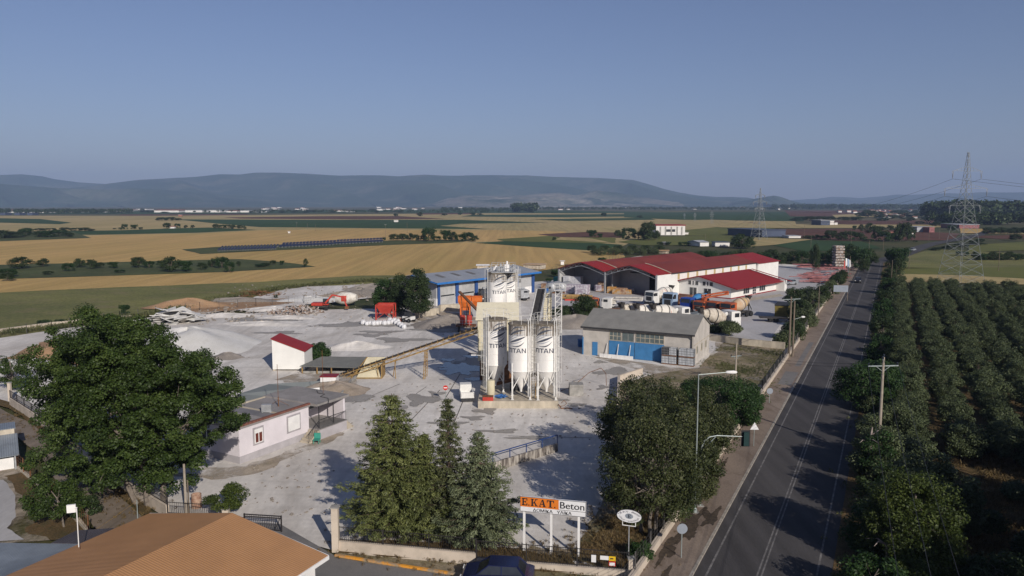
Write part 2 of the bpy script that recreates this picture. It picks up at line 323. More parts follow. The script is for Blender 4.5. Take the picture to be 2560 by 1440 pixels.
fld = [
 ('rough_grass','base',[(-1500,560),(4200,560),(4200,1500),(9000,2600),(-9000,2600),(-3500,1000)]),
 ('wheat_field','wheat2',[(-900,538),(400,539),(1280,532),(1700,529),(1980,534),(1990,556),(1640,580),(1560,612),(1480,640),(-1400,640),(-1200,560)]),
 ('wheat_field','wheat',[(-1400,600),(0,600),(180,594),(250,587),(500,583),(650,575),(900,571),(1100,576),(1230,574),(1420,578),(1380,596),(1240,602),(1120,604),(1190,606),(1300,614),(1470,626),(1560,633),(1565,641),(1470,660),(1300,680),(1130,695),(1000,690),(900,688),(640,704),(300,716),(0,730),(-1800,800),(-2400,700)]),
 ('dark_field','crop',[(-900,525),(300,528),(1280,522),(1300,527),(600,534),(-900,538)]),
 ('green_field','crop',[(-500,545),(0,545),(100,547),(180,556),(150,560),(0,556),(-500,560)]),
 ('ploughed_field','soil',[(300,536),(620,534),(620,537),(300,539)]),
 ('ploughed_field','soil',[(560,543),(820,540),(1000,540),(1120,547),(900,548),(600,546)]),
 ('green_field','crop',[(440,548),(800,549),(1150,549),(1370,556),(1150,559),(1100,564),(1220,572),(950,570),(650,567),(540,558)]),
 ('green_field','crop',[(140,577),(527,568),(643,574),(492,581),(246,586),(176,586)]),
 ('scrub_patch','scrub',[(-400,580),(0,579),(170,575),(228,594),(0,602),(-400,610)]),
 ('stubble_field','wheat2',[(0,557),(150,561),(300,555),(560,562),(530,567),(300,575),(0,578)]),
 ('scrub_patch','scrub',[(-700,672),(0,660),(316,653),(598,646),(703,653),(791,665),(562,678),(0,696),(-900,725)]),
 ('solar_plot','scrub',[(455,622),(560,615),(960,601),(1200,598),(1130,606),(960,612),(560,631),(500,634)]),
 ('meadow','meadow',[(-2600,850),(-1800,800),(0,729),(300,716),(640,703),(900,687),(1010,687),(1100,694),(1080,705),(1000,735),(700,745),(390,800),(0,845),(-1500,1000)]),
 ('stubble_field','wheat2',[(1100,563),(1370,557),(1640,553),(1610,570),(1470,577),(1220,572)]),
 ('green_field','crop',[(1186,606),(1260,602),(1500,607),(1560,611),(1500,626),(1300,614)]),
 ('meadow','lime',[(1240,597),(1400,587),(1540,594),(1540,606),(1500,607),(1260,602)]),
 ('ploughed_field','soil',[(1345,585),(1468,579),(1560,581),(1560,593),(1400,592)]),
 ('stubble_field','wheat2',[(1400,592),(1470,594),(1530,606),(1390,598)]),
 ('green_field','crop',[(1000,527),(1400,526),(1640,530),(1560,533),(1000,532)]),
 ('ploughed_field','soil',[(1040,533),(1180,532),(1190,535),(1040,536)]),
 ('green_field','crop',[(1180,537),(1560,535),(1640,540),(1400,543),(1150,541)]),
 ('green_field','crop',[(1330,548),(1620,544),(1640,549),(1420,552)]),
 ('green_field','crop',[(1560,530),(2010,529),(2010,553),(1700,549),(1560,543)]),
 ('stubble_field','wheat2',[(1620,552),(1780,549),(1990,556),(1990,568),(1710,572),(1600,580),(1560,585)]),
 ('young_crop_field','lime',[(1680,578),(1793,567),(1960,568),(1890,576),(1800,589),(1700,588)]),
 ('ploughed_field','soil',[(1826,582),(1906,572),(2152,571),(2400,583),(2380,600),(2100,601),(1976,592)]),
 ('ploughed_field','soil',[(1750,559),(1880,556),(1930,560),(1800,564)]),
 ('young_crop_field','lime',[(1545,604),(1640,591),(1830,588),(1840,602),(1735,613),(1600,612)]),
 ('stubble_field','wheat2',[(1871,611),(1888,593),(2030,598),(1941,611),(1880,616)]),
 ('green_field','crop',[(1930,612),(2020,600),(2160,604),(2200,620),(2012,628)]),
 ('stubble_field','wheat2',[(1660,551),(1976,560),(2420,562),(2420,568),(1990,570),(1800,568)]),
 ('ploughed_field','soil',[(2012,551),(2440,551),(2440,561),(2117,561)]),
 ('ploughed_field','soil',[(1960,526),(2258,527),(2250,540),(1976,541)]),
 ('stubble_field','wheat2',[(2080,537),(2240,532),(2250,540),(2090,545)]),
 ('stubble_field','wheat',[(2400,571),(2478,572),(2474,584),(2400,582)]),
 ('ploughed_field','soil',[(2400,590),(2900,580),(2900,590),(2500,597)]),
 ('stubble_field','wheat2',[(2450,584),(2900,590),(2900,586),(2480,581)]),
 ('grass_field','lime',[(2420,612),(2560,604),(3400,600),(3400,622),(2560,625),(2420,630)]),
 ('grass_field','meadow',[(2262,640),(2330,622),(2560,634),(3500,645),(3500,668),(2400,670),(2240,668)]),
 ('mown_field','lime',[(2230,672),(2400,668),(3600,668),(3600,700),(2520,696),(2330,690),(2225,692)]),
 ('stubble_field','wheat2',[(2240,684),(2420,688),(2620,700),(3700,716),(3700,735),(2420,708),(2200,704)]),
]
for nm, mt, pts in fld: field(nm, mt, pts, wob=0.6, sub=3)
# ---- yard
M['yard'] = mat_mix('pale_concrete_dust', [(0.69,0.655,0.605), (0.55,0.515,0.47), (0.38,0.34,0.29)], [0.05, 0.16], stretch=(1,0.45,1), w2=0.55, fine=0.12, finescale=2.2, dist=1.2, thr=(0.4,0.6))
M['yard2'] = mat_mix('grey_paving', [(0.42,0.41,0.41), (0.35,0.34,0.335), (0.29,0.28,0.27)], [0.05, 0.2], stretch=(1,0.4,1), w2=0.5, fine=0.1, finescale=2, dist=0.8)
M['dirt'] = mat_mix('dry_dirt', [(0.40,0.34,0.27), (0.31,0.255,0.19), (0.20,0.17,0.11)], [0.12, 0.5], w2=0.7, fine=0.25, finescale=5)
M['sand'] = mat_mix('ochre_sand', [(0.33,0.21,0.12), (0.28,0.17,0.095), (0.36,0.27,0.18)], [0.15, 0.6], fine=0.2, finescale=4)
M['drygrass'] = mat_mix('dry_grass', [(0.13,0.085,0.04), (0.085,0.062,0.028), (0.055,0.055,0.022)], [0.3, 0.9], w2=0.8, fine=0.5, finescale=7, bump=0.8)
M['weeds'] = mat_mix('weeds', [(0.26,0.21,0.145), (0.17,0.145,0.08), (0.085,0.085,0.035)], [0.16, 0.5], w2=0.8, fine=0.35, finescale=6, bump=0.6, thr=(0.45,0.55))
M['lane'] = mat_mix('lane_dust', [(0.22,0.18,0.145), (0.18,0.145,0.11), (0.13,0.11,0.075)], [0.2, 0.7], w2=0.5, fine=0.15, finescale=6)
M['asphalt'] = mat_mix('asphalt', [(0.072,0.068,0.068), (0.054,0.051,0.052), (0.09,0.085,0.082)], [0.08, 0.5], stretch=(1,0.2,1), fine=0.12, finescale=12, rough=0.85)
M['street'] = mat_mix('old_street', [(0.19,0.18,0.17), (0.15,0.145,0.14), (0.12,0.115,0.11)], [0.15, 0.6], fine=0.12, finescale=9)
M['pave'] = mat_mix('dusty_pavement', [(0.25,0.20,0.16), (0.19,0.15,0.12), (0.11,0.08,0.06)], [0.15, 0.55], stretch=(1,0.5,1), w2=0.75, fine=0.2, finescale=8, dist=0.8)
M['stain'] = mat_mix('damp_concrete', [(0.27,0.25,0.225), (0.32,0.30,0.27), (0.22,0.205,0.185)], [0.3, 1.2], fine=0.12, finescale=4, rough=0.6)
M['curb'] = mat('kerb_concrete', (0.30,0.27,0.23), 0.9, var=0.3, scale=3)
M['white_line'] = mat('worn_road_paint', (0.085,0.08,0.078), 0.8, col2=(0.22,0.21,0.20), scale=2.2, thr=(0.35,0.7))
M['orange_paint'] = mat('orange_kerb_paint', (0.28,0.22,0.15), 0.8, col2=(0.62,0.27,0.03), scale=1.1, thr=(0.42,0.55))
M['conc'] = mat('wall_concrete', (0.42,0.37,0.29), 0.9, var=0.25, scale=1.2, stretch=(1,1,0.4), bump=0.2)
M['conc_grey'] = mat('grey_concrete', (0.28,0.27,0.25), 0.9, var=0.3, scale=1.5, bump=0.2)
M['water'] = mat('wet_patch_water', (0.03,0.032,0.035), 0.03, var=0.1, scale=1, spec=0.6)
fz[0] = 0.30
DZ = fz[0]*0+0.0
def sheet(name, mt, pts, z, wob=0.0, sub=0): return rounded_sheet(name, [P(*q) if not isinstance(q, Vector) else q for q in pts], z, mt, wob=wob, sub=sub)
YZ = 0.0
WALLN, CURBN, R1N = -12.5, -9.65, -2.2
sheet('yard', 'yard', [(-260,850),(0,843),(130,826),(300,800),(390,792),(500,785),(640,782),(760,775),(1000,770),(1066,762),(1180,720),(1330,705),(1400,700),(1420,665),(1600,640),(1900,655),(2100,671),RP(250,WALLN),RP(30,WALLN),(1577,1440),(842,1378),(556,1300),(420,1290),(215,1150),(24,1012),(-500,900)], YZ)
sheet('yard', 'yard2', [(1340,712),(1420,690),(1600,680),(1950,664),(2098,672),RP(232,WALLN-3),RP(150,WALLN-5),RP(112,WALLN-4),(1900,858),(1790,838),(1560,800),(1400,795),(1330,790)], YZ+0.006, wob=0.3, sub=3)
sheet('yard', 'yard', [(640,742),(700,726),(760,717),(905,711),(945,716),(930,745),(800,758),(700,768),(560,778),(395,800),(385,786),(500,770),(600,756)], YZ+0.004, wob=0.5, sub=3)
sheet('dirt_patch', 'sand', [(388,776),(460,756),(560,750),(700,747),(780,742),(900,738),(900,746),(760,752),(640,770),(500,782),(470,776),(380,792)], YZ+0.012, wob=0.5, sub=4)
sheet('dirt_patch', 'dirt', [(1480,890),(1560,900),(1740,925),(1790,880),(1790,850),(1960,860),(1950,910),(1900,960),(1760,965),(1640,940)], YZ+0.012, wob=0.3, sub=3)
sheet('weed_patch', 'weeds', [(1640,935),(1745,918),(1775,885),(1810,856),(1965,865),(1955,915),(1900,1010),(1820,1150),(1730,1265),(1600,1400),(1560,1430),(1440,1405),(1300,1390),(1330,1368),(1440,1370),(1490,1290),(1540,1200),(1530,1060),(1545,960)], YZ+0.018, wob=0.3, sub=4)
sheet('verge', 'drygrass', [(846,1380),(1160,1408),(1440,1432),(1440,1398),(1230,1368),(1000,1352),(850,1352)], YZ+0.024, wob=0.25, sub=5)
sheet('verge', 'drygrass', [(1440,1380),(1520,1300),(1620,1220),(1700,1180),(1760,1200),(1620,1380),(1570,1440)], YZ+0.026, wob=0.3, sub=4)
sheet('dirt_patch', 'dirt', [(550,1220),(700,1150),(850,1095),(1200,1098)], YZ+0.010) if 0 else None
sheet('sand_patch', 'sand', [(0,905),(60,870),(130,850),(220,850),(240,905),(200,960),(110,930),(0,900)], YZ+0.008, wob=0.8, sub=3)
sheet('grass_strip', 'meadow', [(-300,845),(0,838),(60,829),(130,819),(130,825),(60,836),(0,845),(-300,855)], YZ+0.014, wob=0.1, sub=3)
sheet('dirt_patch', 'dirt', [(420,1190),(520,1170),(610,1165),(720,1128),(830,1085),(860,1078),(850,1092),(740,1140),(650,1180),(560,1200)], YZ+0.010, wob=0.3, sub=5)
sheet('dirt_patch', 'dirt', [(800,905),(900,935),(870,985),(800,975),(740,960),(690,950)], YZ+0.012, wob=0.4, sub=4)
sheet('dirt_patch', 'dirt', [(1000,790),(1060,745),(1130,740),(1150,790),(1290,800),(1480,780),(1470,800),(1340,805),(1250,835),(1080,830)], YZ+0.010, wob=0.6, sub=4)
M['stain_soft'] = ragged(mat_mix('damp_concrete_edge', [(0.27,0.25,0.225), (0.32,0.30,0.27), (0.22,0.205,0.185)], [0.3, 1.2], fine=0.12, finescale=4, rough=0.6), 0.5, (0.35, 0.6), True, 1.8)
ragged(M['water'], 0.8, (0.42, 0.5), True, 1.5); M['water'].node_tree.nodes['Principled BSDF'].inputs['Roughness'].default_value = 0.03
add_streaks(M['yard'], 0.22, (1, 0.12, 1), 0.86, 1.03, dist=3.5); add_streaks(M['yard'], 0.3, (0.14, 1, 1), 0.92, 1.02, rot=62, dist=4)
add_streaks(M['wheat'], 0.05, (6, 0.15, 1), 0.88, 1.08, rot=70, dist=0.5); add_streaks(M['wheat2'], 0.05, (6, 0.15, 1), 0.85, 1.08, rot=70, dist=0.5); add_streaks(M['asphalt'], 0.8, (1, 0.03, 1), 0.82, 1.1, dist=0.3); add_streaks(M['lane'], 0.9, (1, 0.06, 1), 0.8, 1.06, rot=-40, dist=0.6)
ragged(M['dirt'], 0.25, (0.38, 0.6)); ragged(M['weeds'], 0.22, (0.33, 0.5))
for k, (cx, cy, rx, ry) in enumerate([(900,812,130,7),(640,800,90,6),(1000,850,70,7),(930,838,40,5),(1090,825,60,6),(700,832,60,4),(1180,905,45,18),(860,990,75,22),(1050,1000,45,16),(1090,985,22,8),(1185,1045,34,6),(1215,1028,32,9),(1540,930,50,11),(1500,905,16,4),(1510,968,22,6),(1440,1012,22,4),(1120,1060,50,6),(1250,1078,60,6),(1320,1095,50,5),(760,880,60,5),(1390,1000,30,6),(1000,1020,16,10),(950,830,60,4)]):
    pts = []
    n = 18
    for i in range(n):
        t = 2*math.pi*i/n; q = 1+0.38*math.sin(3*t+k)+0.2*rnd.uniform(-1, 1)
        pts.append((cx+rx*q*math.cos(t), cy+ry*q*math.sin(t)))
    soft_blob('damp_stain', [P(*q) for q in pts], YZ+0.03+0.0005*k, 'stain_soft')
def blob(cx, cy, rx, ry, k=1, n=28, j=0.3):
    out = []
    for i in range(n):
        t = 2*math.pi*i/n; q = 1+j*math.sin(5*t+k)*math.sin(2*t+2*k)+0.22*rnd.uniform(-1, 1)
        out.append((cx+rx*q*math.cos(t), cy+ry*q*math.sin(t)))
    return out
for k, a in enumerate([(1155,922,62,16),(1125,915,30,8),(1190,890,32,7),(1185,948,30,5),(1120,900,24,4)]): soft_blob('puddle', [P(*q) for q in blob(*a, k=k)], YZ+0.045+0.001*k, 'water')
# concrete joint lines in the yard
jl = MB()
for a, b in [((1000,1080),(1100,975)),((1130,1070),(1165,985)),((1040,985),(1066,967)),((1105,1010),(1150,935)),((880,1010),(1000,960)),((1420,1010),(1540,1026)),((1270,1090),(1480,1095))]:
    A, B = P(*a), P(*b); A.z = B.z = YZ+0.02; n_ = (B-A).cross(Vector((0,0,1))).normalized()*0.05
    jl.poly([A-n_, A+n_, B+n_, B-n_])
M['joint'] = mat('joint_dark', (0.12,0.11,0.10), 0.9)
tag(jl.build('paving_joints', 'joint'), kind='structure')
# ---- road
def strip(name, mt, s0, s1, n0, n1, z, step=None):
    mb = MB(); mb.poly([RP(s0, n0, z), RP(s0, n1, z), RP(s1, n1, z), RP(s1, n0, z)])
    o = mb.build(name, mt); tag(o, kind='structure'); return o
SE = 318
ROADZ = YZ+0.02
strip('pavement', 'pave', -60, SE, WALLN, CURBN, ROADZ+0.10)
strip('road', 'asphalt', -60, SE, CURBN, R1N, ROADZ)
kb = MB(); kb.add([RP(s, n, z) for s in (-60, SE) for n, z in ((CURBN-0.12,ROADZ+0.1),(CURBN+0.12,ROADZ+0.1),(CURBN+0.12,ROADZ-0.02),(CURBN-0.12,ROADZ-0.02))], [(0,1,5,4),(1,2,6,5)])
kb = MB()
for i in range(0, 120):
    s = -20+i*2.0; q = 0.01*rnd.random()
    kb.add([RP(s+a, n, z) for z in (ROADZ-0.02, ROADZ+0.11+q) for a, n in ((0,CURBN-0.1),(1.97,CURBN-0.1),(1.97,CURBN+0.08),(0,CURBN+0.08))], [(4,7,6,5),(0,1,5,4),(1,2,6,5),(2,3,7,6),(3,0,4,7)])
tag(kb.build('kerb', 'curb'), kind='structure')
# far bend of the road
def ribbon(name, mt, pts, hw, z):
    mb = MB(); L = []; n = len(pts)
    for i in range(n):
        a = pts[max(0, i-1)]; b = pts[min(n-1, i+1)]; d = (b-a).normalized(); q = Vector((d.y, -d.x, 0))
        L.append((pts[i]-q*hw, pts[i]+q*hw))
    vs = [Vector((p.x, p.y, z)) for pr in L for p in pr]
    mb.add(vs, [(2*i, 2*i+1, 2*i+3, 2*i+2) for i in range(n-1)]); o = mb.build(name, mt); tag(o, kind='structure'); return o
cn = (CURBN+R1N)/2
bend = [RP(SE-2, cn), RP(335, cn+2), RP(355, cn+8)]+[P(2292,622), P(2330,610), P(2385,600), P(2430,591), P(2452,585), P(2470,578)]
def smooth_pts(pts, k=6):
    out = []
    for i in range(len(pts)-1):
        p0 = pts[max(0, i-1)]; p1 = pts[i]; p2 = pts[i+1]; p3 = pts[min(len(pts)-1, i+2)]
        for j in range(k):
            t = j/k; out.append(0.5*((2*p1)+(p2-p0)*t+(2*p0-5*p1+4*p2-p3)*t*t+(3*p1-p0-3*p2+p3)*t**3))
    out.append(pts[-1]); return out
ribbon('road', 'asphalt', smooth_pts(bend), (R1N-CURBN)/2, ROADZ-0.004)
strip('road_marking', 'white_line', -60, SE, -8.95, -8.83, ROADZ+0.004)
strip('road_marking', 'white_line', -60, SE, -3.05, -2.93, ROADZ+0.004)
strip('road_marking', 'white_line', -60, SE, -6.22, -6.12, ROADZ+0.004)
strip('road_marking', 'white_line', -60, SE, -5.98, -5.88, ROADZ+0.004)
strip('verge', 'drygrass', -60, SE, R1N, 0.2, ROADZ+0.01)
pv = MB()
for s0, s1, n0, n1 in [(96,104,-11.6,-10.0),(108,128,-10.9,-10.2)]: pv.poly([RP(s0,n0,ROADZ+0.106),RP(s0,n1,ROADZ+0.106),RP(s1,n1,ROADZ+0.106),RP(s1,n0,ROADZ+0.106)])
tag(pv.build('pavement_patches', 'street'), kind='structure')
M['litter'] = ragged(mat('leaf_litter', (0.06,0.045,0.032), 0.95, var=0.4, scale=4), 0.9, (0.45, 0.6), True, 1.8)
for k, (s, n, rs, rn) in enumerate([(50,-11.4,3.5,0.7),(46,-11.8,3,0.5),(41,-11.0,2.5,0.6),(36,-11.6,2.6,0.7),(55,-11.9,4,0.4),(62,-11.9,4,0.4),(52,-10.4,2,0.6),(33,-10.4,2.5,0.6)]):
    q = []
    for i in range(22):
        t = 2*math.pi*i/22; u = 1+0.4*math.sin(4*t+k)+0.3*rnd.uniform(-1, 1)
        n2 = min(CURBN-0.15, max(WALLN+0.25, n+rn*u*math.sin(t))); q.append(RP(s+rs*u*math.cos(t), n2, ROADZ+0.108+0.001*k))
    soft_blob('leaf_litter', q, ROADZ+0.108+0.001*k, 'litter')
# ground of the grove side and dry field bottom right
sheet('grove_floor', 'drygrass', [RP(-60, 0.2), RP(SE-90, 0.2), RP(SE-90, 90), RP(-60, 90)], YZ+0.0)
# lower street and left lane
sheet('street', 'street', [(560,1302),(700,1310),(842,1392),(1160,1436),(1600,1475),(1650,1700),(300,1700),(560,1440)], YZ+0.012)
sheet('verge', 'weeds', [(846,1382),(1160,1411),(1560,1447),(1560,1478),(1160,1444),(835,1394)], YZ+0.02, wob=0.05, sub=3)
kb = MB(); ka, kc = P(838,1391), P(1168,1443); ka.z = kc.z = YZ
d = (kc-ka)
for i in range(12):
    a = ka+d*(i/12); b = ka+d*((i+0.97)/12); kb.beam(a+Vector((0,0,0.07)), b+Vector((0,0,0.07)), 0.16, 0.16)
tag(kb.build('kerb', 'orange_paint'), kind='structure')
sheet('lane', 'lane', [(-300,940),(0,1022),(70,1055),(190,1150),(320,1262),(390,1330),(360,1500),(200,1500),(250,1330),(215,1290),(150,1215),(90,1130),(30,1080),(-300,985)], YZ+0.015, wob=0.1, sub=3)
sheet('verge', 'drygrass', [(-200,960),(24,1020),(80,1058),(215,1165),(330,1262),(400,1320),(405,1300),(300,1215),(215,1142),(24,1004),(-200,940)], YZ+0.020, wob=0.12, sub=4)
sheet('dirt_patch', 'dirt', [(-300,1180),(40,1165),(110,1200),(180,1260),(228,1325),(140,1350),(0,1360),(-300,1360)], YZ+0.02, wob=0.1, sub=3)
sheet('dirt_patch', 'drygrass', [(10,1190),(60,1180),(150,1250),(215,1330),(130,1350),(60,1330),(100,1290),(60,1250),(30,1210)], YZ+0.03, wob=0.2, sub=4)
sheet('gravel_patch', 'yard2', [(-200,1200),(10,1200),(38,1240),(42,1285),(20,1320),(60,1350),(-200,1370)], YZ+0.026, wob=0.1, sub=4)
# ================================================================ hills
M['hill'] = mat_mix('wooded_hill', [(0.026,0.050,0.032), (0.045,0.068,0.042), (0.12,0.12,0.09)], [0.0016, 0.0028], w2=0.6, fine=0.35, finescale=0.02, thr2=(0.52,0.64), bump=0)
M['hill_rock'] = mat_mix('rocky_hill', [(0.035,0.055,0.03), (0.17,0.155,0.12), (0.26,0.235,0.19)], [0.0022, 0.006], w2=0.8, fine=0.4, finescale=0.03, thr=(0.42,0.58), thr2=(0.5,0.62), bump=0)
def hill(name, prof, D0, D1, seed, x0=None, rough=0.2, mt='hill'):
    """prof: (px, py) skyline at distance D1; foot at D0, back slope beyond"""
    xs = [q[0] for q in prof]; N = int((xs[-1]-xs[0])/7); rg = np.random.default_rng(seed)
    px = np.linspace(xs[0], xs[-1], N); py = np.interp(px, xs, [q[1] for q in prof])
    J = 26; vs = []
    ph = rg.uniform(0, 6.28, 12); fr = rg.uniform(0.004, 0.035, 12)
    for j in range(J+1):
        t = j/J
        for i in range(N):
            az = math.atan((px[i]-1280)/FPX*math.cos(PITCH)); Dc = D1*(1+0.04*math.sin(px[i]*0.006+ph[0])); Df = D0*(1+0.05*math.sin(px[i]*0.011+ph[1]))
            dy = (py[i]-720)/FPX
            Yc = Dc*math.cos(az)
            top = CAMH-Yc*(math.sin(PITCH)+dy*math.cos(PITCH))/(math.cos(PITCH)-dy*math.sin(PITCH))
            if t <= 0.7:
                u = t/0.7; D = Df+(Dc-Df)*u; h = top*(u**1.15)
                r = sum(math.sin(px[i]*fr[k]*(1+0.4*u)+ph[k]+u*2.5*math.sin(k)) for k in range(12))/3.5
                h *= 1+rough*2.2*r*math.sin(math.pi*u)
                h = min(h, max(0, top)*(0.25+0.75*u)) if u < 1 else h
            else:
                u = (t-0.7)/0.3; D = Dc+2500*u; h = top*(1-u)
            x, y = D*math.sin(az), D*math.cos(az)
            if t <= 0.7: x += 60*math.sin(u*9+px[i]*0.05)*(1-u)
            vs.append((x, y, h-0.5 if t < 0.7 and t > 0 else h-(2 if t in (0, 1) else 0)))
    fs = [(j*N+i, j*N+i+1, (j+1)*N+i+1, (j+1)*N+i) for j in range(J) for i in range(N-1)]
    mb = MB(); mb.add(vs, fs); o = mb.build(name, mt, smooth=False)
    o.data.polygons.foreach_set('use_smooth', [True]*len(o.data.polygons)); tag(o, kind='structure'); return o
hill('hills', [(-700,470),(-300,440),(-100,432),(0,437),(60,435),(110,440),(140,447),(200,455),(265,459),(300,470),(420,500)], 8600, 9900, 3)
hill('hills', [(180,470),(265,459),(300,455),(350,449),(430,445),(520,438),(550,435),(600,435),(640,430),(700,431),(780,434),(850,438),(950,437),(1000,440),(1060,436),(1150,438),(1250,437),(1320,437),(1380,440),(1430,443),(1480,444),(1530,445),(1580,449),(1620,460),(1660,472),(1700,481),(1740,488),(1790,492),(1830,492),(1870,494),(1900,500),(1960,509)], 6200, 8600, 5)
hill('hills', [(-700,450),(0,458),(60,463),(120,468),(200,471),(280,474),(340,470),(400,473),(480,480),(560,486),(700,494),(800,508)], 6400, 7300, 8)
hill('hills', [(1830,505),(1880,498),(1920,490),(1935,488),(1950,491),(1980,502),(2015,510)], 6300, 6900, 9)
hill('hills', [(1080,508),(1120,495),(1160,488),(1250,490),(1330,486),(1400,480),(1440,488),(1490,475),(1540,480),(1600,492),(1700,506)], 5600, 6500, 21, rough=0.3, mt='hill_rock')
hill('hills', [(1920,508),(1980,500),(2040,497),(2080,491),(2110,492),(2150,495),(2200,491),(2240,486),(2280,487),(2330,484),(2370,482),(2400,483),(2450,480),(2500,481),(2560,480),(2700,476),(3000,480),(3400,478)], 9500, 11800, 12)
# ================================================================ batching plant
M['silo_white'] = mat('silo_paint', (0.72,0.70,0.66), 0.55, var=0.14, scale=0.9, stretch=(1,1,0.25))
M['silo_dirty'] = mat('stained_silo_top', (0.16,0.13,0.10), 0.85, col2=(0.55,0.53,0.49), scale=2.2, stretch=(3,3,0.35), thr=(0.42,0.6))
M['silo_cap'] = mat('cement_crust', (0.20,0.17,0.13), 0.95, var=0.4, scale=2)
M['ladder'] = mat('white_steel', (0.60,0.59,0.56), 0.5, var=0.2, scale=3)
M['rust'] = mat('rust', (0.16,0.075,0.035), 0.9, var=0.4, scale=3)
M['logo'] = mat('logo_blue_grey', (0.075,0.085,0.11), 0.6, var=0.3, scale=4)
M['logo2'] = mat('logo_pale_grey', (0.36,0.38,0.42), 0.6, var=0.2, scale=4)
M['logo_red'] = mat('faded_red_print', (0.42,0.16,0.12), 0.7, var=0.3, scale=6)
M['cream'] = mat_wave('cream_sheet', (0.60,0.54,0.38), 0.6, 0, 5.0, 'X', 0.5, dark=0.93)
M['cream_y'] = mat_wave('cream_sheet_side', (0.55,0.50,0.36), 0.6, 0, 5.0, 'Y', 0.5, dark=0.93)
M['yellow_steel'] = mat('yellow_steel', (0.34,0.22,0.07), 0.7, col2=(0.17,0.10,0.05), scale=2.5)
M['belt'] = mat('rubber_belt', (0.035,0.033,0.032), 0.9, var=0.3, scale=2)
M['orange'] = mat('orange_paint_metal', (0.55,0.13,0.02), 0.55, var=0.2, scale=1.5)
M['redpaint'] = mat('red_paint_metal', (0.40,0.045,0.03), 0.5, var=0.2, scale=1.5)
M['steel'] = mat('galvanised_steel', (0.34,0.35,0.36), 0.5, 0.3, var=0.2, scale=3)
M['dark'] = mat('dark_metal', (0.035,0.035,0.037), 0.7, var=0.3, scale=3)
M['black'] = mat('shade_black', (0.008,0.008,0.009), 0.9)  # near-black colour painted where openings would be in shade
M['white'] = mat('white_paint', (0.68,0.67,0.65), 0.6, var=0.1, scale=1)
M['glass'] = mat('dark_glass', (0.025,0.028,0.033), 0.12, var=0.3, scale=1.5, spec=0.7)
M['bluetarp'] = mat('blue_tarp', (0.03,0.11,0.30), 0.6, var=0.3, scale=3)
def text_mesh(txt, size, extr=0.0, align='LEFT'):
    cu = bpy.data.curves.new('t', 'FONT'); cu.body = txt; cu.size = size; cu.extrude = extr; cu.align_x = align
    cu.resolution_u = 3
    o = bpy.data.objects.new('t', cu); C.objects.link(o)
    bpy.context.view_layer.update()
    me = bpy.data.meshes.new_from_object(o.evaluated_get(bpy.context.evaluated_depsgraph_get()))
    vs = [tuple(v.co) for v in me.vertices]; fs = [tuple(p.vertices) for p in me.polygons]
    bpy.data.objects.remove(o); bpy.data.curves.remove(cu); bpy.data.meshes.remove(me)
    return vs, fs
def on_cyl(vs, r, a0, z0, xs=1.0, zs=1.0):
    """wrap flat (x,y) letters on a cylinder; a0 = angle of x=0 measured from -Y toward +X"""
    return [(r*math.sin(a0+x*xs/r), -r*math.cos(a0+x*xs/r), z0+y*zs) for x, y, *_ in vs]
TITAN, TF = text_mesh('TITAN', 1.0)
tw = max(v[0] for v in TITAN)
def bold_strokes():
    """wide block letters T I T A N on a grid 1 high"""
    S = []; x = 0; w = 0.22
    def T(x): S.extend([[(x,0.8),(x+0.9,0.8),(x+0.9,1),(x,1)], [(x+0.33,0),(x+0.33+w,0),(x+0.33+w,0.8),(x+0.33,0.8)]])
    T(0); S.append([(1.05,0),(1.27,0),(1.27,1),(1.05,1)]); T(1.42)
    S.extend([[(2.3,0),(2.54,0),(2.86,1),(2.66,1)],[(3.18,0),(3.42,0),(2.98,1),(2.78,1)],[(2.55,0.22),(3.1,0.22),(3.05,0.38),(2.6,0.38)]])
    S.extend([[(3.55,0),(3.75,0),(3.75,1),(3.55,1)],[(4.3,0),(4.5,0),(4.5,1),(4.3,1)],[(3.75,0.75),(3.75,1),(4.3,0.25),(4.3,0)]])
    return S, 4.5
def swoosh(x0, y0, x1, y1, bow, th, n=9):
    """crescent stripe between two points as quads"""
    out = []
    dx, dy = x1-x0, y1-y0; L = math.hypot(dx, dy); nx, ny = -dy/L, dx/L
    def pt(t, o):
        b = bow*4*t*(1-t)+o; return (x0+dx*t+nx*b, y0+dy*t+ny*b)
    for i in range(n):
        a, b = i/n, (i+1)/n; ta, tb = th*math.sin(math.pi*(0.06+0.88*a)), th*math.sin(math.pi*(0.06+0.88*b))
        out.append([pt(a, -ta/2), pt(b, -tb/2), pt(b, tb/2), pt(a, ta/2)])
    return out
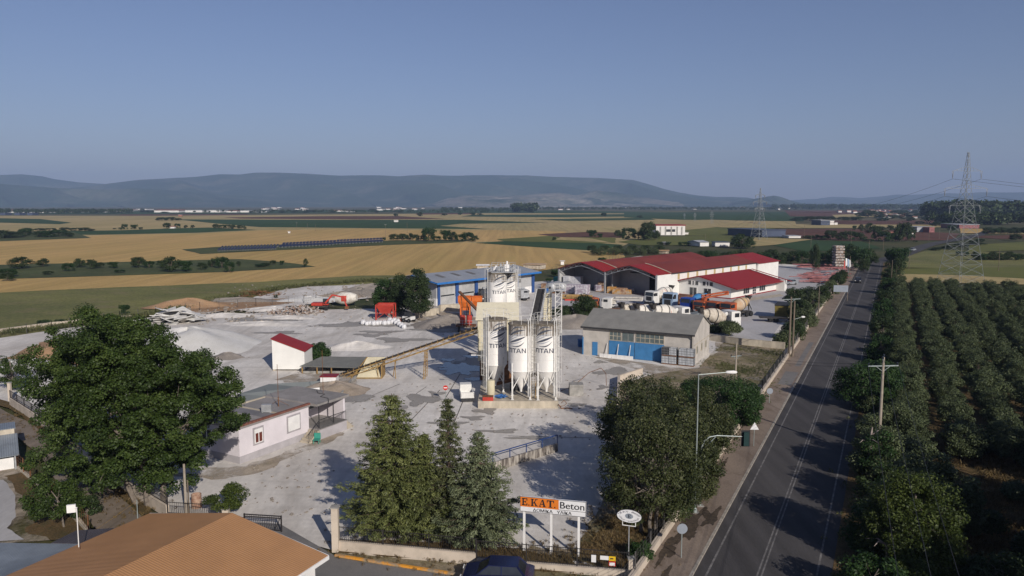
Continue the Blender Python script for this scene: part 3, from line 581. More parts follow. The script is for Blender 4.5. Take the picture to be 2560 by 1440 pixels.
def silo(label, cx, cy, base, ztop, zcyl, ztip, r, logo_a, logo_z, fullbrace=True, ladder_side=1, rear=False, group='cement silos'):
    t = thing('cement_silo', label, 'silo', (cx, cy, base), 0, group)
    H = ztop-base; hc = zcyl-base; ht = ztip-base
    b = MB(); b.lathe([(r,hc),(r,H-1.3)], n=40, cap=False); b.lathe([(r,H-1.3),(r,H-0.02)], n=40, mi=1, cap=False)
    for k in range(1, 4):
        z = hc+(H-hc)*k/4; b.lathe([(r+0.005,z-0.03),(r+0.025,z),(r+0.005,z+0.03)], n=40, cap=False)
    b.lathe([(r+0.06,H-0.14),(r+0.06,H),(r*0.75,H+0.06),(0.1,H+0.12)], n=40, mi=2); b.lathe([(r+0.04,hc-0.05),(r+0.04,hc+0.05)], n=40)
    b.build('tank', ['silo_white','silo_dirty','silo_cap'], t, smooth=True)
    c = MB(); c.lathe([(0.14,ht-0.3),(0.16,ht),(r,hc-0.01)], n=32); c.build('cone', 'silo_white', t, smooth=True)
    for i in range(4):
        a = math.pi/4+i*math.pi/2; x, y = r*0.98*math.cos(a), r*0.98*math.sin(a)
        MB().beam((x,y,0),(x,y,hc+0.9),0.17,0.17).cbox((x,y,0.02),(0.35,0.35,0.04)).build('leg', 'ladder', t)
    br = MB()
    for i in range(4):
        a, a2 = math.pi/4+i*math.pi/2, math.pi/4+(i+1)*math.pi/2
        p = Vector((r*0.98*math.cos(a), r*0.98*math.sin(a), 0)); q = Vector((r*0.98*math.cos(a2), r*0.98*math.sin(a2), 0)); m = (p+q)/2
        m.z = hc-0.25; br.beam(p+Vector((0,0,hc*0.35)), m, 0.1); br.beam(q+Vector((0,0,hc*0.35)), m, 0.1)
    br.build('brace', 'ladder', t)
    # ladder with cage
    la = MB(); a = ladder_side; ux, uy = math.sin(a), -math.cos(a); tx, ty = math.cos(a), math.sin(a)
    R0 = r+0.12
    for s in (-0.2, 0.2): la.beam((ux*R0+tx*s, uy*R0+ty*s, 0.3), (ux*R0+tx*s, uy*R0+ty*s, H+0.9), 0.035)
    for k in range(int(H/0.33)): la.beam((ux*R0-tx*0.2, uy*R0-ty*0.2, 0.5+k*0.33), (ux*R0+tx*0.2, uy*R0+ty*0.2, 0.5+k*0.33), 0.022)
    for k in range(int((H-1.5)/0.75)):
        z = 1.9+k*0.75; pp = [Vector((ux*(R0+0.34*math.sin(q))+tx*0.3*math.cos(q), uy*(R0+0.34*math.sin(q))+ty*0.3*math.cos(q), z)) for q in [i*math.pi/6 for i in range(7)]]
        la.path(pp, 0.018, 4)
    for q in (0.6, 1.57, 2.5): la.beam((ux*(R0+0.34*math.sin(q))+tx*0.3*math.cos(q), uy*(R0+0.34*math.sin(q))+ty*0.3*math.cos(q), 1.9), (ux*(R0+0.34*math.sin(q))+tx*0.3*math.cos(q), uy*(R0+0.34*math.sin(q))+ty*0.3*math.cos(q), H+0.6), 0.02)
    la.build('ladder', 'ladder', t)
    # fill pipes
    fp = MB()
    for k, da in enumerate((0.28, 0.48)):
        aa = a-da*(1 if a > 0 else -1)
        x, y = math.sin(aa)*(r+0.1), -math.cos(aa)*(r+0.1)
        fp.path([(x,y,0.4),(x,y,H+0.45),(x*0.8,y*0.8,H+0.62),(x*0.5,y*0.5,H+0.2)], 0.05, 8)
    fp.build('filling_pipe', 'ladder', t, smooth=True)
    ra = MB(); n = 16
    for i in range(n):
        q = 2*math.pi*i/n; q2 = 2*math.pi*(i+1)/n
        if i % 2 == 0: ra.beam((r*math.cos(q), r*math.sin(q), H), (r*math.cos(q), r*math.sin(q), H+1.0), 0.03)
        for z in (0.5, 1.0): ra.beam((r*math.cos(q), r*math.sin(q), H+z), (r*math.cos(q2), r*math.sin(q2), H+z), 0.025)
    ra.build('railing', 'ladder', t)
    # printed mark and name, wrapped on the tank
    lg = MB(); Rr = r+0.012
    S, W = bold_strokes(); sc_ = 2.05*r/1.3/W
    for s_ in S:
        k = 4
        for i in range(k):   # subdivide along x for curvature
            def lp(u, top):
                a_, b_ = (s_[3], s_[2]) if top else (s_[0], s_[1]); return (a_[0]+(b_[0]-a_[0])*u, a_[1]+(b_[1]-a_[1])*u)
            q = [lp(i/k, 0), lp((i+1)/k, 0), lp((i+1)/k, 1), lp(i/k, 1)]
            lg.add(on_cyl([((x-W/2)*sc_, y*sc_*1.0, 0) for x, y in q], Rr, logo_a, logo_z-base), [(0,1,2,3)])
    zz = logo_z-base+0.62; e = r/1.3
    for (x0,y0,x1,y1,bow,th,mi) in [(-0.6,1.55,0.75,1.95,0.28,0.13,0),(-0.9,0.95,0.95,1.75,0.22,0.20,0),(-0.95,0.72,0.55,1.3,0.15,0.12,1),(-0.8,0.42,1.0,1.1,-0.02,0.22,0),(-0.9,0.6,0.9,1.35,0.05,0.08,1),(-0.5,0.1,0.85,0.55,-0.22,0.12,0),(-0.75,0.32,0.7,0.72,-0.1,0.10,1)]:
        for q in swoosh(x0*e, y0*e, x1*e, y1*e, bow*e, th*e, 10): lg.add(on_cyl([(x, y, 0) for x, y in q], Rr, logo_a, zz), [(0,1,2,3)], mi)
    lg.build('printed_name', ['logo','logo2'], t)
    return t
pfY = P(1300, 1021).y; PX0, PX1 = P(1195,1021).x, P(1396,1021).x
PH = Hz((0, pfY), 1003)
pl = thing('silo_platform', 'long raised concrete plinth the three front silos stand on', 'platform', (PX0, pfY, 0))
b = MB(); b.box(0, PX1-PX0, 0, 9.5, -0.1, PH); b.build('base', 'conc', pl)
def silo_px(pxc, pyleg): return P(pxc, pyleg, PH)
def mk(label, pxc, legy, ytop, ycyl, ytip, r, la, ylogo, lad):
    p = P(pxc, legy, PH); cx, cy = p.x, p.y+r*(0.2 if pxc < 1250 else 0.7)
    cx = (pxc-1280)/FPX*(cy*math.cos(PITCH)+14*math.sin(PITCH))
    f = (cx, cy-r)
    return silo(label, cx, cy, PH, Hz((cx, cy), ytop+4), Hz(f, ycyl), Hz((cx, cy), ytip), r, la, Hz(f, ylogo), ladder_side=lad)
S1 = mk('leftmost front white cement silo with printed name, set slightly back', 1238, 976, 792, 914, 957, 1.34, 0.28, 870, -1.05)
S2 = mk('middle one of the three front white cement silos with grey swoosh mark', 1303, 999, 803, 930, 972, 1.4, -0.42, 883, 1.0)
S3 = mk('rightmost of the three front white cement silos, stained at the rim', 1367, 1000, 803, 930, 972, 1.4, -0.30, 883, 1.0)
def rear(label, pxc, Y, ytop, ycyl, ylogo, r, la, lad):
    cx = (pxc-1280)/FPX*(Y*math.cos(PITCH)+10*math.sin(PITCH)); zt = Hz((cx, Y), ytop+3)
    return silo(label, cx, Y, 0, zt, Hz((cx, Y-r), ycyl), 4.2, r, la, Hz((cx, Y-r), ylogo), ladder_side=lad, group='cement silos')
Rr_ = rear('white lettered silo standing behind the cream plant house roof, left of the rear pair', 1243, 108.5, 678, 762, 735, 1.38, 0.25, -1.6)
rear('partly hidden white lettered silo at the right of the rear pair', 1271, 111.5, 678, 762, 731, 1.38, 0.10, 1.3)
# head house machinery on the rear silos
zt = Rr_.location.z+Hz((Rr_.location.x, 108.5), 681)
fx, fz_ = Rr_.location.x, zt
t = thing('filter_house', 'grey railed gantry with dust filters on top of the rear silos', 'filter', (fx-0.3, 108.0, fz_))
b = MB(); b.box(-0.5,2.9,-0.9,2.2,0.06,0.16); b.build('deck', 'steel', t)
b = MB()
for x in (-0.5,0.35,1.2,2.05,2.9):
    for y in (-0.9, 2.2): b.beam((x,y,0.1),(x,y,1.3),0.05)
for z in (0.7, 1.3):
    b.beam((-0.5,-0.9,z),(2.9,-0.9,z),0.04); b.beam((-0.5,2.2,z),(2.9,2.2,z),0.04); b.beam((-0.5,-0.9,z),(-0.5,2.2,z),0.04); b.beam((2.9,-0.9,z),(2.9,2.2,z),0.04)
b.build('railing', 'steel', t)
for x, y, h, mt in ((0.8,0.3,1.3,'steel'),(1.7,0.9,1.6,'white'),(2.6,0.4,1.2,'steel'),(0.1,1.6,0.9,'white')):
    MB().box(x-0.35,x+0.35,y-0.35,y+0.35,0.16,h*0.7).tube((x,y,h*0.7),(x,y,h),0.18,0.14,10).build('dust_filter', mt, t)
# cream plant house
ex0, ey0 = P(1192,797,7.9).x, P(1192,797,7.9).y; ey1 = P(1213,757,9.3).y; ex1 = P(1295,797,7.9).x
pw = ex1-ex0; pd = ey1-ey0
t = thing('plant_house', 'tall cream metal clad mixing house behind the front silos', 'building', (ex0, ey0, 0))
b = MB(); b.yprism([(0.1,2.6),(pd-.1,2.6),(pd-.1,9.2),(0.1,7.75)],0.1,pw-.1); b.build('wall', 'cream', t)
b = MB(); b.box(0.3,pw-0.3,0.6,pd-0.3,0,2.58); b.build('ground_floor', 'rust', t)
b = MB(); b.slab([(-0.15,-0.2,7.82),(pw+.15,-0.2,7.82),(pw+.15,pd+0.1,9.36),(-0.15,pd+0.1,9.36)],0.08); M['cream_roof'] = mat('cream_roof_sheet', (0.70,0.64,0.47), 0.6, var=0.06); b.build('roof', 'cream_roof', t)
# tank, red box, small stuff on plinth
p = P(1228,985,PH)
t = thing('pressure_tank', 'cream upright tank on short legs beside the leftmost silo', 'tank', (p.x, pfY+1.3, PH))
MB().lathe([(0.02,0.35),(0.42,0.45),(0.45,0.6),(0.45,1.9),(0.4,2.02),(0.02,2.1)], n=20).build('tank', 'cream', t, smooth=True)
for i in range(3): a = i*2.1; MB().beam((0.35*math.cos(a),0.35*math.sin(a),0),(0.35*math.cos(a),0.35*math.sin(a),0.55),0.07).build('leg', 'ladder', t)
t = thing('control_cabinet', 'red metal cabinet on the front left edge of the plinth', 'cabinet', (PX0+0.5, pfY+0.12, PH))
MB().box(0,1.15,0,0.7,0,0.42).build('body', 'redpaint', t); MB().box(-0.03,1.18,-0.03,0.73,0.42,0.46).build('lid', 'rust', t)
tp = MB()
for i in range(14): a = i*0.7; tp.cbox((0.5*math.cos(a)*rnd.random(),0.3*math.sin(a),0.1+0.12*rnd.random()),(0.7,0.25,0.1),rnd.uniform(0,3),0,rnd.uniform(-.4,.4))
o = tp.build('tarpaulin', 'bluetarp', loc=(P(1251,990,PH).x, pfY+1.6, PH)); tag(o, 'crumpled blue tarpaulin lying on the plinth right of the cream tank', 'tarpaulin')
yl = thing('yellow_ladder', 'yellow steel steps between the middle and right front silos', 'ladder', (P(1332,980,PH).x, pfY+1.4, PH))
b = MB()
for s in (-0.25, 0.25): b.beam((s,0,0),(s,0.5,2.6),0.06)
for k in range(8): b.beam((-0.25,0.06*k,0.3*k+0.2),(0.25,0.06*k,0.3*k+0.2),0.04)
b.build('frame', 'yellow_steel', yl)
# mixer drum/pipework between silos
t = thing('cement_screw', 'rusty screw conveyor and pipework low behind the front silos', 'conveyor', (P(1290,975,PH).x, pfY+5.2, PH))
b = MB(); b.tube((-3,0,0.5),(3.2,0.6,1.9),0.22,n=12); b.tube((-1.5,0,0),(-1.5,0,0.6),0.08); b.tube((1.6,0.4,0),(1.6,0.4,1.4),0.08); b.build('tube', 'rust', t)
MB().box(-0.7,0.9,-0.6,0.5,0,0.7).build('motor', 'dark', t)
# street lamp on the silo
o = MB().path([(-0.15,0,0),(-0.15,0,0.25),(-0.7,0,0.33)],0.035,6).cbox((-1.0,0,0.33),(0.55,0.2,0.1)).build('silo_lamp', 'white'); p = (P(1205,905).x, 0)
s1 = S1.location; o.location = (s1.x-1.45, s1.y-0.6, Hz((0, s1.y), 892)); tag(o, 'white lamp arm sticking out left of the leftmost silo', 'lamp')
# ---- long yellow inclined conveyor
A0 = P(852,942); A1 = Vector((-4.6, 94.8, 6.9)); A0.z = 0.25
S0 = P(1063,945)
zm = Hz(S0, 866); A_mid = Vector((S0.x, S0.y, zm))
A1 = A0+(A_mid-A0)*1.72
t = thing('belt_conveyor', 'long yellow lattice conveyor climbing to the plant house', 'conveyor', A0)
D = A1-A0; L = D.length; d = D.normalized(); side = d.cross(Vector((0,0,1))).normalized(); upv = side.cross(d).normalized()
b = MB()
for s in (-0.38, 0.38):
    for h in (0, -0.5): b.beam(side*s+upv*h, D+side*s+upv*h, 0.08)
    n = int(L/0.9)
    for i in range(n):
        a = d*(L*i/n); c = d*(L*(i+1)/n)
        b.beam(a+side*s+upv*(0 if i % 2 else -0.5), c+side*s+upv*(-0.5 if i % 2 else 0), 0.05)
for i in range(int(L/0.9)): a = d*(L*i/int(L/0.9)); b.beam(a-side*0.38-upv*0.5, a+side*0.38-upv*0.5, 0.05)
b.build('frame', 'yellow_steel', t)
b = MB(); b.beam(upv*0.16, D+upv*0.16, 0.62, 0.07)
b.build('belt', 'belt', t)
b = MB()
for i in range(int(L/0.75)):
    a = d*(L*(i+0.5)/int(L/0.75)); b.beam(a-side*0.4+upv*0.02, a-side*0.28+upv*0.3, 0.05); b.beam(a+side*0.4+upv*0.02, a+side*0.28+upv*0.3, 0.05)
b.build('rollers', 'yellow_steel', t)['kind'] = 'stuff'
b = MB(); lp = Vector((S0.x, S0.y, 0))-A0
top = A_mid-A0-upv*0.5
for s in (-1, 1):
    for o_ in (-0.12, 0.12): b.beam(lp+side*s*0.75+d*o_, top+side*s*0.4+d*o_, 0.07)
    for k in range(8): z0, z1 = k/8, (k+1)/8; b.beam(lp.lerp(top, z0)+side*s*(0.75-0.35*z0)-d*0.12, lp.lerp(top, z1)+side*s*(0.75-0.35*z1)+d*0.12, 0.04)
for k in (0.3, 0.6): b.beam(lp.lerp(top, k)-side*0.6, lp.lerp(top, k)+side*0.6, 0.05)
b.build('support', 'yellow_steel', t)
for f in (0.25, 0.37):
    bb = MB(); q = D*f; bb.beam(q-upv*0.5+side*0.35, Vector((q.x+0.3, q.y, -A0.z))+side*0.6, 0.08); bb.beam(q-upv*0.5-side*0.35, Vector((q.x-0.3, q.y, -A0.z))-side*0.6, 0.08); bb.beam(Vector((q.x, q.y, -A0.z+0.8))-side*0.5, q-upv*0.5+side*0.3, 0.05)
    bb.build('support', 'yellow_steel', t)
# cream bunker under the conveyor
p = P(878,947); p2 = P(953,947)
t = thing('hopper_bunker', 'cream sheet wall of the feed bunker under the conveyor', 'wall', (p.x, p.y, 0), rz=0)
w = p2.x-p.x; hb_ = Hz(p, 903)
b = MB(); b.slab([(0.6,0.1,0.05),(w,0.1,0.05),(w+0.1,2.6,hb_),(1.6,2.6,hb_)],0.1); b.build('panel', 'cream', t)
b = MB(); b.box(w,w+0.1,0,2.6,0,hb_*0.8); b.beam((0,0,0.1),(w,0,0.1),0.12); b.beam((0,0,0.1),(1.6,2.6,hb_),0.1); b.build('frame', 'yellow_steel', t)
# grey canopy beside it
pa = P(752,918,2.0); pb = P(900,920,2.0); pc = P(952,896,2.1); pd_ = P(860,892,3.1); pe = P(790,892,3.0)
t = thing('bin_canopy', 'low grey sheet canopy over the aggregate bins beside the white tower', 'canopy', (pa.x, pa.y, 0))
def rl(q, z): return (q.x-pa.x, q.y-pa.y, z)
q1, q2, q3, q4 = P(749,917,0.9), P(893,921,0.9), P(962,894,1.5), P(805,893,1.5)
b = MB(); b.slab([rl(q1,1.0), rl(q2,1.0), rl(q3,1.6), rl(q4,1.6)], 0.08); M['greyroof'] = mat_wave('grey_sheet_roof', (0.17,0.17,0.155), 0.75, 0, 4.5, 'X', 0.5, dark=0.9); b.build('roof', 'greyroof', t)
for u in (0.04, 0.3, 0.55, 0.95):
    q = q1.lerp(q2, u); MB().beam((q.x-pa.x, q.y-pa.y+0.15, 0), (q.x-pa.x, q.y-pa.y+0.15, 0.95), 0.14).build('post', 'yellow_steel', t)
b = MB(); b.box(q1.x-pa.x+0.2, q2.x-pa.x-0.2, q1.y-pa.y+.3, q1.y-pa.y+.45, 0, 0.25); b.build('low_wall', 'conc_grey', t)
b = MB(); b.box(q4.x-pa.x, q3.x-pa.x-0.6, q4.y-pa.y-0.5, q4.y-pa.y-0.3, 0, 1.4); b.build('back_wall', 'conc_grey', t)
# white tower with red roof
p = P(682,927); wx = P(762,927).x-p.x; 
t = thing('weighbridge_tower', 'tall narrow white metal hut with a sloping red roof', 'building', (p.x, p.y, 0))
M['whitesheet'] = mat_wave('white_sheet', (0.70,0.69,0.65), 0.5, 0, 2.2, 'X', 0.35, dark=0.93, var=0.06)
M['whitesheet_y'] = mat_wave('white_sheet_side', (0.70,0.69,0.65), 0.5, 0, 2.2, 'Y', 0.35, dark=0.93, var=0.06)
M['redroof'] = mat_wave('red_sheet_roof', (0.27,0.018,0.012), 0.5, 0, 2.4, 'X', 0.4, dark=0.9, var=0.08)
M['redroof_y'] = mat_wave('red_sheet_roof_y', (0.26,0.017,0.011), 0.5, 0, 2.4, 'Y', 0.4, dark=0.9, var=0.08)
M['redroof_dull'] = mat_wave('weathered_red_roof', (0.19,0.036,0.024), 0.6, 0, 2.4, 'Y', 0.4, dark=0.88, var=0.15, nscale=0.15)
M['redtrim'] = mat('red_trim', (0.22,0.015,0.018), 0.5, var=0.1)
zl, zr = Hz(p, 848), Hz(p, 880); dpt = 4.0
b = MB(); b.add([(0,0,0.2),(wx,0,0.2),(wx,dpt,0.2),(0,dpt,0.2),(0,0,zl),(wx,0,zr),(wx,dpt,zr),(0,dpt,zl)], [(0,3,2,1),(4,5,6,7),(0,1,5,4),(1,2,6,5),(2,3,7,6),(3,0,4,7)]); b.build('wall', 'whitesheet', t)
k = (zr-zl)/wx
b = MB(); b.slab([(-0.12,-0.15,zl+0.14),(wx+0.15,-0.15,zr+0.14),(wx+0.15,dpt+0.15,zr+0.14),(-0.12,dpt+0.15,zl+0.14)],0.1); b.build('roof', 'redroof', t)
b = MB(); b.box(0,0.35,0,0.4,-0.1,0.199); b.box(wx-0.35,wx,0,0.4,-0.1,0.199); b.box(0.1,wx-0.1,0.5,dpt,-0.1,0.199); b.build('footing', 'conc', t)
# small white hut with red lid
p = P(801,963); 
t = thing('pump_hut', 'tiny white hut with flat red lid on the spoil bank', 'hut', (p.x, p.y, 0))
MB().box(0,1.9,0,1.5,0,1.0).build('wall', 'white', t); MB().box(-0.08,1.98,-0.08,1.58,1.0,1.1).build('roof', 'redtrim', t)
def mound(name, label, cat, px, py, rx, ry, h, mt, seed=1, kind=None, n=40, power=1.4):
    p = P(px, py); rg = random.Random(seed); mb = MB(); K = 10; vs = []
    for j in range(K+1):
        u = j/K
        for i in range(n):
            a = 2*math.pi*i/n; q = 1+0.14*math.sin(2*a+seed)+0.1*math.sin(5*a+seed*2)
            z = h*max(0, math.cos(u*math.pi/2))**power*(1+0.12*math.sin(3*a+u*6+seed))+rg.uniform(-0.03, 0.03)*h*(1-u)
            vs.append((rx*q*u*math.cos(a), ry*q*u*math.sin(a), z-(0.03 if j == K else 0)))
    fs = [(j*n+i, (j+1)*n+i, (j+1)*n+(i+1) % n, j*n+(i+1) % n) for j in range(K) for i in range(n)]
    mb.add(vs, fs); o = mb.build(name, mt, loc=(p.x, p.y, 0)); o.data.polygons.foreach_set('use_smooth', [True]*len(o.data.polygons))
    return tag(o, label, cat, kind=kind)
M['gravel'] = mat_mix('gravel_heap', [(0.27,0.24,0.21), (0.21,0.185,0.16), (0.33,0.30,0.26)], [0.4, 1.5], fine=0.3, finescale=14, bump=0.6)
M['dirt_solid'] = mat_mix('rubble_soil', [(0.36,0.30,0.24), (0.27,0.22,0.17), (0.18,0.15,0.10)], [0.3, 1.2], fine=0.3, finescale=9, bump=0.6)
M['whitesand'] = mat_mix('white_sand', [(0.55,0.54,0.52), (0.50,0.49,0.46), (0.44,0.42,0.39)], [0.3, 1.2], fine=0.12, finescale=9, bump=0.4)
mound('spoil_bank', 'low brown spoil bank behind the flat roofed office', 'earth mound', 838, 975, 4.2, 3.2, 1.0, 'dirt_solid', 3)
mound('gravel_heap', 'flat brown gravel heap beyond the big tree, left of the white tower', 'gravel heap', 570, 893, 2.6, 2.0, 0.7, 'gravel', 4)
mound('gravel_heap', 'long grey gravel heap at the foot of the retaining wall', 'gravel heap', 1120, 812, 7, 5, 1.7, 'gravel', 6)
mound('gravel_heap', 'pale gravel heap in the middle of the yard by the conveyor', 'gravel heap', 890, 868, 5, 3.5, 0.9, 'yard', 7)
mound('gravel_heap', 'pink gravel heap behind the red hopper', 'gravel heap', 1000, 787, 3.2, 2.2, 1.1, 'gravel', 8)
mound('sand_heap', 'white sand heap half hidden behind the big tree', 'sand heap', 470, 862, 11, 9, 2.6, 'whitesand', 9, power=1.0)
mound('sand_heap', 'white sand heap at the far left of the yard', 'sand heap', 60, 930, 9, 6, 1.6, 'whitesand', 10)
mound('sand_heap', 'ochre sand heap beside the white sand at the left', 'sand heap', 130, 900, 8, 5, 1.6, 'sand', 12)
mound('sand_heap', 'orange sand ridge along the back fence of the yard', 'sand heap', 470, 766, 9, 4, 1.7, 'sand', 13)
mound('gravel_heap', 'grey gravel heap right of the front silos beside the shed', 'gravel heap', 1440, 812, 8, 6, 1.8, 'gravel', 15)
mound('gravel_heap', 'pale rubble bank at the top edge of the yard near the dark trees', 'gravel heap', 905, 735, 8, 5, 1.3, 'gravel', 16)
# white slab stack (broken plaster sheets)
for i, (px, py, s) in enumerate([(410,797,1.2),(432,802,1.5),(455,797,1.1),(478,805,1.2),(398,806,1.0),(500,803,0.8),(440,808,1.0)]):
    p = P(px, py); mb = MB()
    for k in range(5): mb.cbox((rnd.uniform(-1,1),rnd.uniform(-1,1),0.3+0.25*k*s),(3.2*s,2.2*s,0.12),rnd.uniform(0,3),0,rnd.uniform(-.35,.35),rnd.uniform(-.35,.35))
    tag(mb.build('slab_stack', 'whitesand', loc=p), 'pile of broken white slabs, %s from the left along the back of the yard' % ordw([0,0,2,3,1,5,4][i] if i else 0) if i != 1 else 'largest pile of broken white slabs at the back left of the yard', 'slab pile', 'piles of broken white slabs')
for i, (px, py, rx, ry, h, m_) in enumerate([(600,752,9,3,0.8,'gravel'),(690,775,8,3,0.7,'yard'),(780,752,10,3,1.0,'whitesand'),(850,742,7,3,1.1,'dirt_solid'),(560,790,8,3,0.6,'yard'),(930,722,7,4,1.3,'gravel'),(720,795,6,2.5,0.5,'yard'),(660,810,9,3,0.5,'yard')]):
    mound('rubble_bank', 'low chalky rubble bank, %s of those along the rough back of the yard' % ordw(i), 'rubble bank', px, py, rx, ry, h, m_, 40+i)['group'] = 'low rubble banks at the back of the yard'
def scatter(label, pts_, n, smin, smax, m_, seed):
    g = random.Random(seed); mb = MB()
    for i in range(n):
        x0, y0, x1, y1 = pts_[g.randrange(len(pts_))]; q = P(g.uniform(x0, x1), g.uniform(y0, y1)); s = g.uniform(smin, smax)*g.uniform(.5, 1)
        mb.cbox((q.x, q.y, s*.25), (s*g.uniform(.6,1.6), s, s*.6), g.uniform(0, 3), 0, g.uniform(-.5, .5), g.uniform(-.5, .5))
    tag(mb.build('loose_rubble', m_), label, 'rubble', kind='stuff')
scatter('scattered stones and rubble over the back of the yard', [(560,712,940,800),(400,770,700,812),(860,712,940,745)], 700, 0.12, 0.6, 'gravel', 1)
scatter('scattered grit and scraps over the working yard', [(620,800,1180,900),(850,960,1180,1120),(1180,1020,1500,1100),(1400,880,1560,1000),(600,1120,840,1290)], 420, 0.05, 0.22, 'gravel', 2)
# ---- twin steep conveyor + tower right of silos
B0 = Vector((2.0, 100.0, 1.2)); B1 = Vector((4.7, 121.0, Hz((4.7,121), 724)))
t = thing('steep_conveyor', 'steep black belt conveyor rising behind the right front silos', 'conveyor', B0)
D = B1-B0; d = D.normalized(); side = d.cross(Vector((0,0,1))).normalized(); upv = side.cross(d)
MB().beam(upv*0.1, D+upv*0.1, 1.15, 0.08).build('belt', 'belt', t)
b = MB()
for s in (-0.7, 0.7):
    b.beam(side*s, D+side*s, 0.14, 0.3)
    for i in range(24): b.beam(side*s+D*(i/24)-upv*0.5, side*s+D*((i+0.5)/24)+upv*0.2, 0.06); b.beam(side*s+D*((i+.5)/24)+upv*0.2, side*s+D*((i+1)/24)-upv*0.5, 0.06)
    b.beam(side*s-upv*0.5, D+side*s-upv*0.5, 0.1)
b.build('frame', 'ladder', t)
b = MB()
for i in range(26): b.beam(side*0.85+D*(i/26), side*0.85+D*(i/26)+Vector((0,0,1.0)), 0.05)
b.beam(side*0.85+Vector((0,0,1)), D+side*0.85+Vector((0,0,1)), 0.06); b.beam(side*1.5, D+side*1.5, 0.08)
for i in range(30): b.beam(side*0.85+D*(i/30), side*1.5+D*(i/30), 0.2, 0.04)
b.build('walkway', 'steel', t)
t = thing('access_tower', 'slim white caged ladder tower beside the steep conveyor', 'tower', (6.9, 119.5, 0))
b = MB(); Ht = Hz((6.9,119.5), 727)
for x in (0, 1.0):
    for y in (0, 1.0): b.beam((x,y,0),(x,y,Ht),0.09)
for k in range(9):
    z = k*Ht/9
    b.beam((0,0,z),(1.0,0,z),0.05); b.beam((0,0,z),(1.0,0,z+Ht/9),0.06); b.beam((1.0,0,z),(1.0,1.0,z),0.05); b.beam((0,1.0,z),(1.0,1.0,z),0.05); b.beam((1.0,0,z),(1.0,1.0,z+Ht/9),0.06)
b.build('frame', 'ladder', t)
b = MB(); b.box(-0.2,1.6,-0.2,1.6,Ht,Ht+0.05)
for x in (-0.2, 0.7, 1.6):
    for y in (-0.2, 1.6): b.beam((x,y,Ht),(x,y,Ht+1),0.05)
for z in (0.5, 1): b.beam((-0.2,-0.2,Ht+z),(1.6,-0.2,Ht+z),0.05); b.beam((-0.2,1.6,Ht+z),(1.6,1.6,Ht+z),0.05); b.beam((1.6,-0.2,Ht+z),(1.6,1.6,Ht+z),0.05)
b.build('platform', 'ladder', t)
t = thing('chute_tower', 'pale boxed chute tower at the head of the steep conveyor', 'tower', (5.1, 121.8, 0))
MB().box(0,1.3,0,1.2,0,Hz((5,121.8),732)).build('casing', 'cream', t)
MB().box(0.3,0.8,0.2,0.9,Hz((5,121.8),732),Hz((5,121.8),722)).build('motor', 'bluetarp', t)
# ---- orange aggregate feeder
def hopper(t, x, y, w, d, zt, zm, zb, mt, n='hopper'):
    mb = MB(); a, b_ = w/2, 0.28*w
    vs = [(x-a,y-d/2,zt),(x+a,y-d/2,zt),(x+a,y+d/2,zt),(x-a,y+d/2,zt),(x-a,y-d/2,zm),(x+a,y-d/2,zm),(x+a,y+d/2,zm),(x-a,y+d/2,zm),(x-b_,y-b_,zb),(x+b_,y-b_,zb),(x+b_,y+b_,zb),(x-b_,y+b_,zb)]
    mb.add(vs, [(0,4,5,1),(1,5,6,2),(2,6,7,3),(3,7,4,0),(4,8,9,5),(5,9,10,6),(6,10,11,7),(7,11,8,4),(8,11,10,9)]); 
    mb.add([(x-a+.1,y-d/2+.1,zt-0.3),(x+a-.1,y-d/2+.1,zt-0.3),(x+a-.1,y+d/2-.1,zt-0.3),(x-a+.1,y+d/2-.1,zt-0.3)], [(0,1,2,3)], 1)
    mb.beam((x-a,y-d/2,zt),(x+a,y-d/2,zt),0.12); mb.beam((x-a,y+d/2,zt),(x+a,y+d/2,zt),0.12); mb.beam((x-a,y-d/2,zt),(x-a,y+d/2,zt),0.12); mb.beam((x+a,y-d/2,zt),(x+a,y+d/2,zt),0.12)
    mb.build(n, [mt, 'rust'], t)
p = P(1165,790)
t = thing('aggregate_feeder', 'orange twin hopper aggregate feeder in front of the blue roofed warehouse', 'feeder', (p.x, p.y, 0))
hopper(t, -0.2, 0, 2.6, 2.2, 3.9, 2.9, 1.9, 'orange'); hopper(t, 2.2, 0.3, 2.0, 2.2, 3.8, 3.0, 1.9, 'orange')
for x in (-1.0, 0.8): MB().box(x-0.12,x+0.12,-0.9,0.9,0,2.1).build('leg', 'orange', t)
MB().box(-0.8,0.6,-0.5,0.5,1.2,1.9).build('gate', 'orange', t)
MB().box(1.5,2.6,-1.2,-0.6,0,1.9).build('generator', 'steel', t)
p = P(1166,828)
t = thing('binder_platform', 'two red bins on a dark steel platform over the yard', 'machine platform', (p.x-0.2, p.y, 0))
zp = Hz(p, 812)
MB().box(-1.6,2.0,-1.2,1.2,zp-0.15,zp).build('deck', 'rust', t)
for x in (-1.1, 1.4):
    for y in (-0.9, 0.9): MB().beam((x,y,0),(x,y,zp-0.16),0.28).build('leg', 'dark', t)
for x in (-0.45, 0.75): MB().lathe([(0.3,zp),(0.48,zp+0.4),(0.48,zp+1.3),(0.4,zp+1.7)], o=(x,0,0), n=10).build('bin', 'redpaint', t)
b = MB()
for x in (-1.6,-0.4,0.8,2.0): b.beam((x,-1.2,zp),(x,-1.2,zp+0.9),0.05)
b.beam((-1.6,-1.2,zp+0.9),(2,-1.2,zp+0.9),0.05); b.beam((-1.6,-1.2,zp+0.45),(2,-1.2,zp+0.45),0.05); b.build('railing', 'steel', t)
t = thing('feed_conveyor', 'rusty feed conveyor leaning from the orange hoppers', 'conveyor', (P(1180,760).x, 140, 0))
